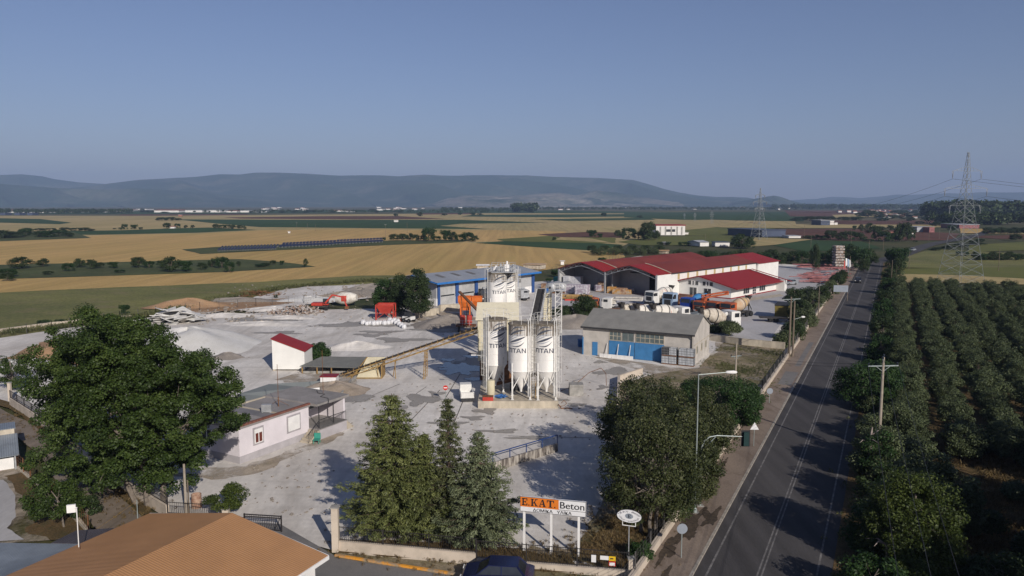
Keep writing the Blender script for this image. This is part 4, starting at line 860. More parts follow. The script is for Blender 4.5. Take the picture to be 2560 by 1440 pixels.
b = MB(); z1 = Hz((0,140), 729); b.beam((-0.9,0,z1),(3.4,-12,3.6),0.5,0.22); b.build('belt_frame', 'rust', t)
b = MB(); b.beam((0.8,-6,0),(0.8,-6,(z1+3.6)/2),0.12); b.beam((1.6,-6,0),(0.8,-6,(z1+3.6)/2),0.1); b.beam((0,-1,0),(-0.6,-1,z1-0.3),0.12); b.beam((0,-1,0.5),(0.8,-6,0.5),0.1); b.build('support', 'rust', t)
# ---- red square hopper on stilts + big bags + skid loader
p = P(965,797)
t = thing('red_hopper', 'red square hopper on four tall stilts in the yard', 'hopper', (p.x, p.y, 0))
zt = Hz(p, 760)
hopper(t, 0, 0, 3.3, 3.0, zt, zt-0.15, zt-1.6, 'redpaint')
for x in (-1.65, 1.65):
    for y in (-1.5, 1.5): MB().beam((x,y,0),(x,y,zt),0.2).build('leg', 'redpaint', t)
b = MB()
for y in (-1.5, 1.5): b.beam((-1.65,y,0.2),(0,y,1.3),0.09); b.beam((1.65,y,0.2),(0,y,1.3),0.09); b.beam((-1.65,y,1.3),(1.65,y,1.3),0.09)
for x in (-1.65, 1.65): b.beam((x,-1.5,0.2),(x,1.5,1.3),0.09); b.beam((x,-1.5,1.3),(x,1.5,1.3),0.09)
b.build('brace', 'redpaint', t)
M['bag'] = mat('white_woven_bag', (0.60,0.60,0.61), 0.8, var=0.15, scale=4)
bs = [(908,806),(917,808),(925,807),(934,808),(943,807),(951,806),(961,807),(971,806),(980,804),(990,806),(998,809),(1004,813),(1010,816)]+[(986,799),(995,802),(975,800)]
for i, (px, py) in enumerate(bs):
    p = P(px, py+5); s = 0.40+0.1*rnd.random(); mb = MB()
    mb.lathe([(s*0.75,0),(s,0.15),(s*1.02,0.6*s*1.6),(s*0.8,1.5*s),(s*0.3,1.7*s)], n=8)
    for q in (0.6, 2.2, 3.8, 5.3): mb.beam((s*.6*math.cos(q),s*.6*math.sin(q),1.5*s),(s*.5*math.cos(q+.6),s*.5*math.sin(q+.6),1.95*s),0.05)
    tag(mb.build('big_bag', 'bag', loc=p, smooth=True), ('white bulk bag, %s from the left in the front row below the red hopper' % ordw(i)) if i < 13 else 'white bulk bag of the back row by the red hopper, %s' % ['middle','right end','left end'][i-13], 'bulk bag', 'white bulk bags')
# ================================================================ buildings
M['stucco'] = mat('lilac_white_render', (0.60,0.56,0.58), 0.85, var=0.08, scale=0.6)
M['stucco_low'] = mat('grey_plinth_render', (0.36,0.34,0.35), 0.9, var=0.12, scale=1)
M['stucco_grey'] = mat('worn_grey_render', (0.44,0.41,0.37), 0.9, var=0.14, scale=0.8)
M['flatroof'] = mat_mix('flat_roof_screed', [(0.27,0.25,0.24), (0.20,0.19,0.18), (0.34,0.32,0.31)], [0.25, 0.8], fine=0.1, finescale=6)
M['feltroof'] = mat('dark_roof_felt', (0.16,0.155,0.16), 0.9, var=0.2, scale=0.8)
M['tilestrip'] = mat('clay_tile_edge', (0.17,0.07,0.05), 0.85, var=0.35, scale=5)
M['bluepaint'] = mat('blue_door_paint', (0.045,0.17,0.36), 0.6, var=0.12, scale=1)
M['railblue'] = mat('dark_blue_rail', (0.015,0.045,0.16), 0.5)
M['bluetrim'] = mat('blue_trim', (0.03,0.15,0.42), 0.5, var=0.1, scale=1)
M['bluetrim_dk'] = mat('dark_blue_column', (0.03,0.075,0.22), 0.5, var=0.1)
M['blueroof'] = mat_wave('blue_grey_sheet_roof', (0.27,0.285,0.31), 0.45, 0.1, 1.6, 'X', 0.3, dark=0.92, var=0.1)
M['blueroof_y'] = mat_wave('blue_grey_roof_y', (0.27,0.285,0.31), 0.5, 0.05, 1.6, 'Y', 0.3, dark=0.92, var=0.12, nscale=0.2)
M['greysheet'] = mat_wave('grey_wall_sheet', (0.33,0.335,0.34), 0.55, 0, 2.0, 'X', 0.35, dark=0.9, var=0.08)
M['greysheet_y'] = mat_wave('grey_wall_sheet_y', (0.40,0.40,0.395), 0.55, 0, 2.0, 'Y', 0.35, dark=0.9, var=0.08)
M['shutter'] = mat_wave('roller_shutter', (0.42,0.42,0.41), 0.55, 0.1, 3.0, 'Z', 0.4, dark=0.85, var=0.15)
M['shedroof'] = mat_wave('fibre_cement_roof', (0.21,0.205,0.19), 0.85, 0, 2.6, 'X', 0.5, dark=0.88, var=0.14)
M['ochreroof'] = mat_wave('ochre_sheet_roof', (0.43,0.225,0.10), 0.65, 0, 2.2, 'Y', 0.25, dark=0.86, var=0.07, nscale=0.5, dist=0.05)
M['tinroof'] = mat_wave('pale_tin_roof', (0.24,0.27,0.30), 0.5, 0.2, 1.9, 'X', 0.7, dark=0.8, var=0.2)
M['tinroof_dk'] = mat_wave('purple_grey_tin', (0.10,0.09,0.10), 0.6, 0.1, 1.9, 'X', 0.7, dark=0.8, var=0.2)
M['frost'] = mat('dusty_pane', (0.10,0.125,0.125), 0.4, var=0.2, scale=2)
M['curtain'] = mat('brick_red_curtain', (0.12,0.03,0.02), 0.8)
M['tanpanel'] = mat('tan_skylight', (0.42,0.33,0.17), 0.6, var=0.1)
def window(parent, face, u, z, w, h, frame='white', pane='glass', nx=2, ny=1, th=0.06, name='window', out=0.0, ft=0.07):
    """face 'x0' = wall on plane y=out seen from -y, 'y1' = wall on plane x=out seen from +x; u along the wall"""
    b = MB(); g_ = MB()
    def bx(mb, a0, a1, z0, z1, d0, d1):
        if face == 'x0': mb.box(a0, a1, out-d1, out-d0, z0, z1)
        else: mb.box(out+d0, out+d1, a0, a1, z0, z1)
    bx(b, u, u+w, z, z+ft, 0.0, th); bx(b, u, u+w, z+h-ft, z+h, 0.0, th); bx(b, u, u+ft, z+ft, z+h-ft, 0.0, th); bx(b, u+w-ft, u+w, z+ft, z+h-ft, 0.0, th)
    for i in range(1, nx): c = u+w*i/nx; bx(b, c-ft/2, c+ft/2, z+ft, z+h-ft, 0.0, th-0.01)
    for i in range(1, ny): c = z+h*i/ny; bx(b, u+ft, u+w-ft, c-ft/2, c+ft/2, 0.0, th-0.015)
    f = MB(); f = b.build(name, frame, parent)
    bx(g_, u+ft*0.5, u+w-ft*0.5, z+ft*0.5, z+h-ft*0.5, 0.003, th*0.4); g_.build('pane', pane, f)
    return f
def dim(A, az, px, z=0.0): return onray(A, az, px, z)
# local frame: +y along az, +x to the right of it
def gable(t, x0, x1, y0, y1, ze, zr, wall, roof, ov=0.3, xr=None, wall_y=None, rth=0.1, front=True):
    xr = (x0+x1)/2 if xr is None else xr
    b = MB(); q = 0.02
    b.add([(x0,y0,0),(x1,y0,0),(x1,y1,0),(x0,y1,0),(x0,y0,ze),(x1,y0,ze),(x1,y1,ze),(x0,y1,ze),(xr,y0,zr),(xr,y1,zr)],
          [(1,2,6,5),(3,0,4,7)] if True else [], 1)
    b.add([(x0,y0,0),(x1,y0,0),(x1,y0,ze),(xr,y0,zr),(x0,y0,ze)], [(0,1,2,3,4)], 0)
    b.add([(x0,y1,0),(x1,y1,0),(x1,y1,ze),(xr,y1,zr),(x0,y1,ze)], [(4,3,2,1,0)], 0)
    b.build('wall', [wall, wall_y or wall], t)
    kl = (zr-ze)/(xr-x0); kr = (zr-ze)/(x1-xr); r = MB(); o = rth+0.02
    r.slab([(x0-ov,y0-ov,ze-kl*ov+o),(xr,y0-ov,zr+o),(xr,y1+ov,zr+o),(x0-ov,y1+ov,ze-kl*ov+o)], rth)
    r.slab([(xr,y0-ov,zr+o+0.002),(x1+ov,y0-ov,ze-kr*ov+o),(x1+ov,y1+ov,ze-kr*ov+o),(xr,y1+ov,zr+o+0.002)], rth)
    return r.build('roof', roof, t)
# ---- ochre roofed building bottom left
ze = 4.0; E1 = P(820,1388,ze); az = 24.5
t = thing('roadside_building', 'large building under a ribbed ochre sheet gable roof, nearest the camera', 'building', (E1.x, E1.y, 0), az)
Wd = 12.9
b = MB(); b.add([(-Wd+0.5,-24,0),(-0.45,-24,0),(-0.45,-0.5,0),(-Wd+0.5,-0.5,0),(-Wd+0.5,-24,ze),(-0.45,-24,ze),(-0.45,-0.5,ze),(-Wd+0.5,-0.5,ze),(-Wd/2,-24,ze+1.1),(-Wd/2,-0.5,ze+1.1)],[(1,2,6,5),(3,0,4,7),(2,3,7,9,6),(0,1,5,8,4)]); b.build('wall', 'white', t)
r = MB(); r.slab([(-Wd,-25,ze),(-Wd/2,-25,ze+1.15),(-Wd/2,0,ze+1.15),(-Wd,0,ze)],0.12); r.slab([(-Wd/2,-25,ze+1.152),(0,-25,ze),(0,0,ze),(-Wd/2,0,ze+1.152)],0.12)
rf = r.build('roof', 'ochreroof', t)
b = MB(); b.box(-0.02,0.06,-25,0.02,ze-0.22,ze-0.02); b.beam((0,0.02,ze-0.1),(-Wd/2,0.02,ze+1.0),0.05,0.2); b.beam((-Wd,0.02,ze-0.1),(-Wd/2,0.02,ze+1.0),0.05,0.2); b.build('fascia', 'white', rf)
b = MB(); b.path([(0.05,-2.2,ze-0.1),(0.5,-2.1,ze-0.15)],0.06,8); b.build('gutter_spout', 'white', rf)
window(t, 'y1', -5.5, 1.6, 1.2, 1.2, out=-0.45)
# cable on the roof, antenna mast
o = MB().path([(0,0,-1.0),(0.02,0,2.2)],0.025,6).cbox((-0.25,0,2.2),(0.42,0.12,0.42),0.3).tube((-0.1,0,2.2),(0.05,0,2.25),0.03).build('dish_antenna', 'white'); p = P(197,1372,4.0); o.location = p
tag(o, 'white panel antenna on a thin mast beside the ochre roof', 'antenna')
M['brown_cable'] = mat('brown_cable', (0.12,0.045,0.02), 0.8)
cp = [P(x, y, z) for x, y, z in [(198,1362,4.03),(202,1378,4.12),(210,1390,4.2),(219,1400,4.3),(216,1418,4.36),(208,1440,4.42)]]
o = MB().path([(q.x-cp[0].x, q.y-cp[0].y, q.z-cp[0].z+0.06) for q in cp], 0.018, 5).build('cable', 'brown_cable', loc=cp[0]); tag(o, 'thin brown cable wandering over the ochre roof', 'cable')
# ---- pale tin roofs bottom left
q = [P(-260,1352,3.2), P(210,1360,3.6), P(30,1440,3.6), P(-260,1520,3.4), P(-400,1440,3.0)]
q = [P(-300,1352,3.0), P(215,1360,3.5), P(10,1455,3.5), P(-350,1500,3.0)]
t = thing('tin_roof_shed', 'low shed with pale blue-grey tin roof left of the ochre roof', 'shed', (q[3].x, q[3].y, 0), 24.5)
inv = t.matrix_basis.inverted()
ql = [Matrix.Rotation(R(24.5), 4, 'Z') @ (v-Vector((q[3].x, q[3].y, 0))) for v in q]
x1_ = max(v.x for v in ql[:3]); 
b = MB(); b.slab([ql[0], ql[1], ql[2], ql[3]][::-1], 0.08); b.build('roof', 'tinroof', t)
b = MB(); c = sum(ql, Vector())/4; b.slab([c+(v-c)*0.93-Vector((0,0,0.3)) for v in ql[::-1]], 2.6); b.build('wall', 'conc_grey', t)
cA = P(128,1357,2.9); cB = P(191,1326,2.7); cC = P(285,1320,2.7); cD = P(215,1360,2.9)
t = thing('lean_to', 'dark tin lean-to roof tucked against the ochre roofed building', 'shed', (cA.x, cA.y, 0))
b = MB(); b.slab([(v.x-cA.x, v.y-cA.y, v.z) for v in (cA, cD, cC, cB)], 0.08); b.build('roof', 'tinroof_dk', t)
b = MB()
for v in (cB, cC): b.beam((v.x-cA.x, v.y-cA.y-0.2, 0), (v.x-cA.x, v.y-cA.y-0.2, 2.62), 0.12)
b.build('post', 'rust', t)
b = MB(); b.beam((cB.x-cA.x-2.5,cB.y-cA.y-2.5,1),(cB.x-cA.x,cB.y-cA.y,1),0.08); b.beam((cB.x-cA.x-2.5,cB.y-cA.y-2.5,0),(cB.x-cA.x-2.5,cB.y-cA.y-2.5,1),0.08); b.build('rail', 'rust', t)
# left edge shed
p = P(43,1170)
_q = P(0,1177); _az = math.degrees(math.atan2(p.x-_q.x, p.y-_q.y))-90; print('shedaz', _az)
t = thing('farm_shed', 'whitewashed lean-to shed with blue-grey tin roof at the left edge', 'shed', (p.x, p.y, 0), _az)
h1 = Hz(p, 1133)
b = MB(); b.box(-8,-0.2,0,4,0,1.0); b.build('wall', 'white', t); b = MB(); b.box(-8,-0.25,0.3,4,1.0,h1-0.1); b.build('upper_wall', 'rust', t)
b = MB(); b.slab([(-8,-0.5,h1),(0.2,-0.5,h1),(0.2,3.2,h1+0.9),(-8,3.2,h1+0.9)],0.07); b.slab([(-8,3.3,h1+1.35),(0.1,3.3,h1+1.35),(0.1,6.6,h1+1.1),(-8,6.6,h1+1.1)],0.07); b.build('roof', 'tinroof', t)
b = MB(); b.box(-8,0,3.2,3.3,h1+0.9,h1+1.3); b.build('fascia', 'conc', t)
b = MB(); b.beam((-0.1,-0.3,0),(-0.1,-0.3,h1),0.12); b.build('post', 'steel', t)
# ---- flat roofed office
A = P(600,1160); AZ = 28.5
L1 = dim(A, AZ, 762, 0); L2 = dim(A, AZ, 846, 0)
hw = Hz(A, 1068); W2 = 5.7
t = thing('site_office', 'low lilac-white flat roofed office with a porch and steps', 'building', (A.x, A.y, 0), AZ)
px_ = L1+0.6
b = MB(); b.prism([(-W2,0),(0,0),(0,px_),(-2.2,px_),(-2.2,L2),(-W2,L2)], 0.62, hw-0.18); b.build('wall', 'stucco', t)
b = MB(); b.prism([(-W2-.03,-.03),(0.03,-.03),(0.03,px_),(-2.2,px_+0.03),(-2.2,L2+.03),(-W2-.03,L2+.03)], 0.0, 0.62); b.build('plinth', 'stucco_low', t)
b = MB(); b.prism([(-W2-0.1,-0.1),(0.12,-0.1),(0.12,px_+0.1),(-W2-0.1,px_+0.1)], hw-0.18, hw); rf = b.build('roof', 'flatroof', t)
b = MB(); b.box(-0.12,0.16,-0.12,px_+0.1,hw,hw+0.16); b.build('tile_edge', 'tilestrip', rf)
b = MB(); b.box(-W2-0.1,-0.13,-0.12,0.1,hw,hw+0.1); b.box(-W2-0.1,-W2+0.12,0.1,px_,hw,hw+0.1); b.box(-W2+.12,-0.13,4.6,4.8,hw,hw+0.06); b.build('kerb', 'conc', rf)
b = MB(); b.prism([(-W2-0.3,px_+0.1),(1.05,px_+0.1),(1.05,L2+0.5),(-W2-0.3,L2+0.5)], hw-0.12, hw+0.12); b.build('porch_roof', 'flatroof', t)
fe = MB()
for a, c in ((0.2,1.9),(3.2,4.4)): fe.box(-W2+.3,-0.3,a,c,hw+0.003,hw+0.012)
fe.build('felt_patches', 'feltroof', rf)
# porch with rear wall windows, posts, steps
fl = 0.95
b = MB(); b.box(-2.2,1.35,px_+0.02,L2-0.3,0,fl); pt = b.build('porch_base', 'stucco_low', t)
b = MB(); b.box(-2.25,1.4,px_+0.02,L2-0.25,fl,fl+0.06); b.build('porch_floor', 'flatroof', t)
b = MB(); b.box(-2.2,0.9,L2-0.25,L2,0,hw-0.13); b.build('side_wall', 'stucco', t)
for y in (px_+0.35, (px_+L2)/2+0.3): MB().beam((0.95,y,fl),(0.95,y,hw-0.12),0.07).build('porch_post', 'dark', t)
st = MB()
for k in range(5): st.box(0.15,1.35,px_-0.28*(k+1)-0.0,px_-0.28*k,0,fl-0.19*(k+1)+0.15)
st.build('steps', 'conc', t)
st = MB()
for k in range(4): st.box(0.2,1.3,L2-0.3+0.26*k,L2-0.3+0.26*(k+1),0,fl-0.22*(k+1)+0.1)
st.build('back_steps', 'conc', t)
ra = MB(); ra.beam((1.33,px_,fl+0.95),(1.33,L2-0.4,fl+0.95),0.05); ra.beam((1.33,px_-1.5,0.9),(1.33,px_,fl+0.95),0.05)
for k in range(22): y = px_+(L2-0.4-px_)*k/21; ra.beam((1.33,y,fl+0.06),(1.33,y,fl+0.95),0.022)
for k in range(8): y = px_-1.5+1.5*k/8; ra.beam((1.33,y,0.1+fl*k/8),(1.33,y,0.9+(fl+0.05)*k/8),0.022)
ra.build('railing', 'dark', t)
M['window_grey'] = mat('window_surround', (0.33,0.31,0.32), 0.85)
def surround(u, z, w, h):
    b = MB(); b.box(0.0,0.03,u-0.16,u+w+0.16,z-0.16,z+h+0.16); b.build('window_surround', 'window_grey', t)
u1 = dim(A, AZ, 636, 1.6); u2 = dim(A, AZ, 656, 1.6); surround(u1, 1.3, u2-u1, 1.25); window(t, 'y1', u1, 1.3, u2-u1, 1.25, out=0.032, pane='curtain')
MB().box(0.05,0.1,u1+.02,u2-.02,2.2,2.5).build('shutter_box', 'white', t)
u1 = dim(A, AZ, 720, 1.9); u2 = dim(A, AZ, 748, 1.9); surround(u1, 1.3, u2-u1, 1.3); MB().box(0.03,0.08,u1,u2,1.3,2.6).build('roller_blind', 'white', t)
window(t, 'x0', -4.6, 1.35, 1.3, 1.2, out=0.0, pane='glass')
window(t, 'y1', px_+0.9, fl+0.1, 0.9, 2.0, out=-2.2, nx=2, name='door'); window(t, 'y1', px_+2.3, fl+0.9, 1.5, 1.1, out=-2.2, pane='frost')
MB().box(-2.2,-1.85,px_+1.95,px_+2.75,hw-0.85,hw-0.4).build('aircon_unit', 'white', t)
def on_roof(nm, lab, cat, mb, mt, lx, ly, z):
    v = Matrix.Rotation(-R(AZ), 4, 'Z') @ Vector((lx, ly, 0)); return tag(mb.build(nm, mt, loc=(A.x+v.x, A.y+v.y, z)), lab, cat)
on_roof('mast', 'tall thin aerial mast in the middle of the office roof', 'mast', MB().tube((0,0,0),(0,0,0.9),0.05).tube((0,0,0.9),(0,0,Hz((A.x,A.y+9),898)-hw),0.025).beam((0,0,0.6),(-0.9,0.5,0),0.03).beam((0,0,0.6),(0.9,0.3,0),0.03), 'rust', -2.0, L1-1.2, hw)
on_roof('mast', 'short thin aerial mast at the far end of the office roof', 'mast', MB().tube((0,0,0),(0,0,4.3),0.025), 'rust', -1.5, L2-0.4, hw+0.12)
on_roof('aircon_unit', 'grey air conditioning unit standing on the office roof', 'air conditioner', MB().box(-0.45,0.45,-0.18,0.18,0.05,0.75).box(-0.4,-0.3,-0.2,0.2,0,0.05).box(0.3,0.4,-0.2,0.2,0,0.05), 'steel', -1.4, L1-3.2, hw)
on_roof('cable', 'black cable curling over the office porch roof', 'cable', MB().path([(0,0,.02),(0.4,-1.2,.02),(1.2,-1.6,.02),(1.0,-2.6,.02),(1.9,-3.2,.02),(2.4,-5,.02),(1.5,-6,-.1)],0.03,5), 'dark', -2.8, L2+0.1, hw+0.13)
# green garden chair
o = MB().box(-.3,.3,-.3,.3,.35,.4).box(-.3,.3,.25,.3,.4,.9).tube((-.25,-.25,0),(-.25,-.25,.35),.03).tube((.25,-.25,0),(.25,-.25,.35),.03).tube((-.25,.25,0),(-.25,.25,.35),.03).tube((.25,.25,0),(.25,.25,.35),.03)
M['teal'] = mat('teal_plastic', (0.04,0.25,0.19), 0.6)
tag(o.build('garden_chair', 'teal', loc=P(792,1108)), 'small green plastic chair in front of the office porch', 'chair')
# lean-to roof behind office
zA = 2.9
q = [P(600,1005,2.6), P(600,985,3.0), P(700,953,3.0), P(797,951,3.0), P(760,962,2.6), P(690,985,2.6)]
q = [P(590,1010,2.5), P(596,985,3.0), P(672,960,3.05), P(800,952,3.05), P(757,968,2.6), P(660,990,2.5)]
t = thing('long_shed', 'long low shed with plain grey roof behind the office', 'shed', (q[0].x, q[0].y, 0))
rel = [(v.x-q[0].x, v.y-q[0].y, v.z) for v in q]
M['plainroof'] = mat('grey_green_roof', (0.15,0.165,0.165), 0.7, var=0.08, scale=0.4)
b = MB(); b.slab(rel, 0.1); b.build('roof', 'plainroof', t)
b = MB(); b.prism([(v[0]*0.98+0.1, v[1]*0.98) for v in rel], 0, 2.35); b.build('wall', 'white', t)
# ---- grey shed with blue doors
A = P(1733,912); AZ = 27.0
Ws = -onray(A, AZ+90, 1458); Ls = dim(A, AZ, 1773)
zE = Hz(A, 836); zR = Hz((A.x+1.5, A.y+3), 793)
t = thing('workshop', 'grey rendered workshop with blue sliding doors and grey gable roof', 'building', (A.x, A.y, 0), AZ)
Ws = 16.3; Ls = 9.6
# ridge runs along x here
b = MB(); b.add([(-Ws,0,0),(0,0,0),(0,0,zE),(-Ws,0,zE)],[(0,1,2,3)]); b.add([(-Ws,Ls,0),(0,Ls,0),(0,Ls,zE),(-Ws,Ls,zE)],[(3,2,1,0)])
b.add([(0,0,0),(0,Ls,0),(0,Ls,zE),(0,Ls/2,zR),(0,0,zE)],[(0,1,2,3,4)]); b.add([(-Ws,0,0),(-Ws,Ls,0),(-Ws,Ls,zE),(-Ws,Ls/2,zR),(-Ws,0,zE)],[(4,3,2,1,0)]); b.build('wall', 'stucco_grey', t)
k = (zR-zE)/(Ls/2); o_ = 0.35
b = MB(); b.slab([(-Ws-0.2,-o_,zE-k*o_+0.14),(0.2,-o_,zE-k*o_+0.14),(0.2,Ls/2,zR+0.14),(-Ws-0.2,Ls/2,zR+0.14)],0.1); b.slab([(-Ws-0.2,Ls/2,zR+0.142),(0.2,Ls/2,zR+0.142),(0.2,Ls+o_,zE-k*o_+0.14),(-Ws-0.2,Ls+o_,zE-k*o_+0.14)],0.1)
rf = b.build('roof', 'shedroof', t)
MB().box(-Ws-0.22,0.22,-o_-0.1,-o_,zE-k*o_-0.12,zE-k*o_+0.12).build('gutter', 'dark', rf)
MB().path([(-0.25,-o_-.05,zE-0.2),(-0.25,-0.12,zE-0.7),(-0.25,-0.12,0.9),(-0.5,-0.3,0.7)],0.07,8).build('downpipe', 'dark', t)
def fx(px): return onray(A, AZ+90, px, 1.5)
xa, xb, xc = fx(1523)+0.0, fx(1587), fx(1660)
zb = Hz((A.x-5, A.y+3), 861)
MB().box(xa,xb-0.05,-0.09,-0.003,0.05,zb*1.05).box(xa,xb-0.05,-0.1,-0.09,zb*1.05-.06,zb*1.05).build('sliding_door', 'bluepaint', t)
MB().box(xb+0.05,xc,-0.13,-0.003,0.05,zb*1.05).build('sliding_door', 'bluepaint', t)
window(t, 'x0', xa, zb*1.08, (xb-xa)*0.47, zE-zb*1.08-0.45, frame='conc', pane='frost', nx=3, ny=2)
window(t, 'x0', xa+(xb-xa)*0.5, zb*1.08, (xb-xa)*0.47, zE-zb*1.08-0.45, frame='conc_grey', pane='frost', nx=2, ny=1)
window(t, 'x0', xb+0.1, zb*1.08, xc-xb-0.1, zE-zb*1.08-0.4, frame='conc', pane='frost', nx=6, ny=2)
MB().box(fx(1481),fx(1494),-0.06,-0.003,0.02,2.0).build('door', 'bluepaint', t)
MB().box(-Ws-0.03,-Ws+0.12,-0.1,-0.003,0,2.6).build('corner_strip', 'bluepaint', t)
for u in (1.5, 4.2, 6.8): window(t, 'y1', u, 1.2, 0.9, 1.1, frame='conc', pane='frost', nx=2, out=0.0)
MB().box(0.003,0.05,0.1,Ls-.1,2.6,2.7).build('string_course', 'conc', t)
v = Matrix.Rotation(-R(AZ), 4, 'Z') @ Vector((fx(1503), -0.7, 0))
o = MB().box(0,fx(1586)-fx(1503),0,0.14,0,0.5); 
for k in range(7): o.box(0.1+k*.62,0.14+k*.62,-0.03,0,0,0.55)
o = o.build('board_stack', 'white', loc=(A.x+v.x, A.y+v.y, 0)); o.rotation_euler = (0,0,-R(AZ)); tag(o, 'long white board leaning low along the workshop front', 'board')
for i, px in enumerate((1517,1545,1575)):
    u = fx(px); v = Matrix.Rotation(-R(AZ), 4, 'Z') @ Vector((u, -0.5, 0))
    o = MB().beam((0,0,0),(0.1,0.38,2.0),0.08).build('plank', 'white', loc=(A.x+v.x, A.y+v.y, 0)); o.rotation_euler = (0,0,-R(AZ)); tag(o, 'white plank leaning on the workshop, %s from the left' % ordw(i), 'plank', 'planks leaning on the workshop')
# IBC tanks
M['ibc'] = mat('ibc_plastic', (0.52,0.54,0.56), 0.5, var=0.12, scale=2)
M['cage'] = mat('cage_steel', (0.22,0.23,0.24), 0.5, 0.3)
def ibc():
    t = thing('ibc_container', 'x', 'container', (0,0,0), 0, 'caged plastic containers by the workshop')
    MB().box(0.03,1.17,0.03,0.97,0.14,1.0).build('bottle', 'ibc', t)
    b = MB(); 
    for k in range(6):
        x = 1.2*k/5; b.beam((x,0,0.12),(x,0,1.05),0.035); b.beam((x,1,0.12),(x,1,1.05),0.035); y = k/5; b.beam((0,y,0.12),(0,y,1.05),0.035); b.beam((1.2,y,0.12),(1.2,y,1.05),0.035)
    for z in (0.14,0.42,0.72,1.05):
        b.beam((0,0,z),(1.2,0,z),0.035); b.beam((0,1,z),(1.2,1,z),0.035); b.beam((0,0,z),(0,1,z),0.035); b.beam((1.2,0,z),(1.2,1,z),0.035)
    b.build('cage', 'cage', t)
    MB().box(0,1.2,0,1,0,0.11).build('pallet', 'rust', t); return t
I0 = ibc(); first = True; I0.scale = (0.84, 0.84, 1.1)
xi = [fx(1660)+0.05, fx(1660)+1.1, fx(1703), fx(1703)+1.05]
for i, u in enumerate(xi):
    for k in range(2):
        v = Matrix.Rotation(-R(AZ), 4, 'Z') @ Vector((u, -1.35, 0)); l = (A.x+v.x, A.y+v.y, 1.19*k)
        lab = 'caged white liquid container, %s of the %s column from the left by the workshop' % (('bottom','top')[k], ordw(i))
        if i == 0 and k == 1: lab = 'caged liquid container wrapped in black, top of the leftmost column by the workshop'
        if first: o = I0; first = False; o.location = l; o.rotation_euler = (0,0,-R(AZ)); o['label'] = lab
        else: o = copytree(I0, l, -R(AZ), lab)
        if i == 0 and k == 1:
            for ch in o.children:
                if ch.name.startswith('bottle'): ch.data = ch.data.copy(); ch.data.materials[0] = M['dark']
v = Matrix.Rotation(-R(AZ), 4, 'Z') @ Vector((fx(1693), -1.1, 0))
M['wood'] = mat('pallet_wood', (0.30,0.17,0.07), 0.8, var=0.25)
o = MB().beam((0,0,.05),(0.8,0,.05),.1).beam((0,0,.65),(.8,0,.65),.1).beam((0,0,0),(0,0,.7),.1).beam((.8,0,0),(.8,0,.7),.1).beam((0,0,0.1),(.8,0,.6),.08).box(0.05,0.75,0.1,0.5,0,0.55).build('crate', 'wood', loc=(A.x+v.x, A.y+v.y, 0)); o.rotation_euler=(0,0,-R(AZ)); tag(o, 'small wooden crate between the two groups of caged containers', 'crate')
# blue bin left of shed
o = MB().box(0,1.6,0,1.2,0,1.0).box(-.05,1.65,-.05,1.25,1.0,1.1).build('waste_skip', 'bluetarp', loc=P(1446,868)); tag(o, 'dark blue skip in the shade left of the workshop', 'skip')
# ---- blue roofed warehouse
A = P(1091,765); AZ = 40.0
Lw = dim(A, AZ, 1330); h = Hz(A, 706)
t = thing('warehouse', 'long grey warehouse with shallow blue edged roof and roller doors', 'building', (A.x, A.y, 0), AZ)
dpt = 13.0; zr = h+1.2
b = MB(); b.add([(0,0,1.6),(0,Lw,1.6),(0,Lw,h),(0,0,h)],[(0,1,2,3)],1); b.add([(-dpt,0,1.6),(0,0,1.6),(0,0,h),(-dpt/2,0,zr),(-dpt,0,h)],[(0,1,2,3,4)],0); b.add([(-dpt,Lw,0),(0,Lw,0),(0,Lw,h),(-dpt/2,Lw,zr),(-dpt,Lw,h)],[(4,3,2,1,0)],0); b.add([(-dpt,0,0),(-dpt,Lw,0),(-dpt,Lw,h),(-dpt,0,h)],[(3,2,1,0)],1)
b.build('wall', ['greysheet','greysheet_y'], t)
b = MB(); b.box(-dpt,0.05,-0.05,Lw+.05,0,1.6); b.build('plinth', 'white', t)
b = MB(); b.slab([(1.6,-1.2,h+0.0),(1.6,Lw+1.6,h+0.0),(-dpt/2,Lw+1.6,zr+0.15),(-dpt/2,-1.2,zr+0.15)],0.1); b.slab([(-dpt/2,-1.2,zr+.152),(-dpt/2,Lw+1.6,zr+0.152),(-dpt-1.2,Lw+1.6,h),(-dpt-1.2,-1.2,h)],0.1)
rf = b.build('roof', 'blueroof_y', t)
MB().box(1.6,1.68,-1.25,Lw+1.65,h-0.35,h+0.08).build('fascia', 'bluetrim', rf)
k_ = (zr+.15-h)/(dpt/2+1.6)
b = MB(); b.beam((1.6,-1.25,h-0.1),(-dpt/2,-1.25,zr),0.08,0.3); b.build('verge_board', 'bluetrim', rf)
for y in (Lw*.12, Lw*.27, Lw*.42): b = MB(); b.slab([(-2.0,y,h+k_*3.6+0.12),(-2.0,y+1.0,h+k_*3.6+0.12),(-4.6,y+1.0,h+k_*6.2+0.12),(-4.6,y,h+k_*6.2+0.12)],0.02); b.build('skylight', 'feltroof', rf)
edges = [dim(A, AZ, v, 2) for v in (1093,1140,1188,1240,1290,1330)]
for i, y in enumerate(edges): MB().box(0.0,0.35,y-0.25+(0.25 if i == 0 else 0),y+0.6,0,h-0.35).build('column', 'bluetrim_dk', t)
for i in range(3):
    y0, y1 = edges[i]+0.8, edges[i+1]-0.4; d_ = MB().box(0.055,0.12,y0,y1,0.1,h-0.9).build('roller_door', 'shutter', t); MB().box(0.12,0.14,y0+.2,y1-.2,1.9,2.2).build('vision_strip', 'glass', d_)
window(t, 'y1', dim(A,AZ,1292,3), 2.8, 1.6, 1.0, out=0.003, frame='steel')
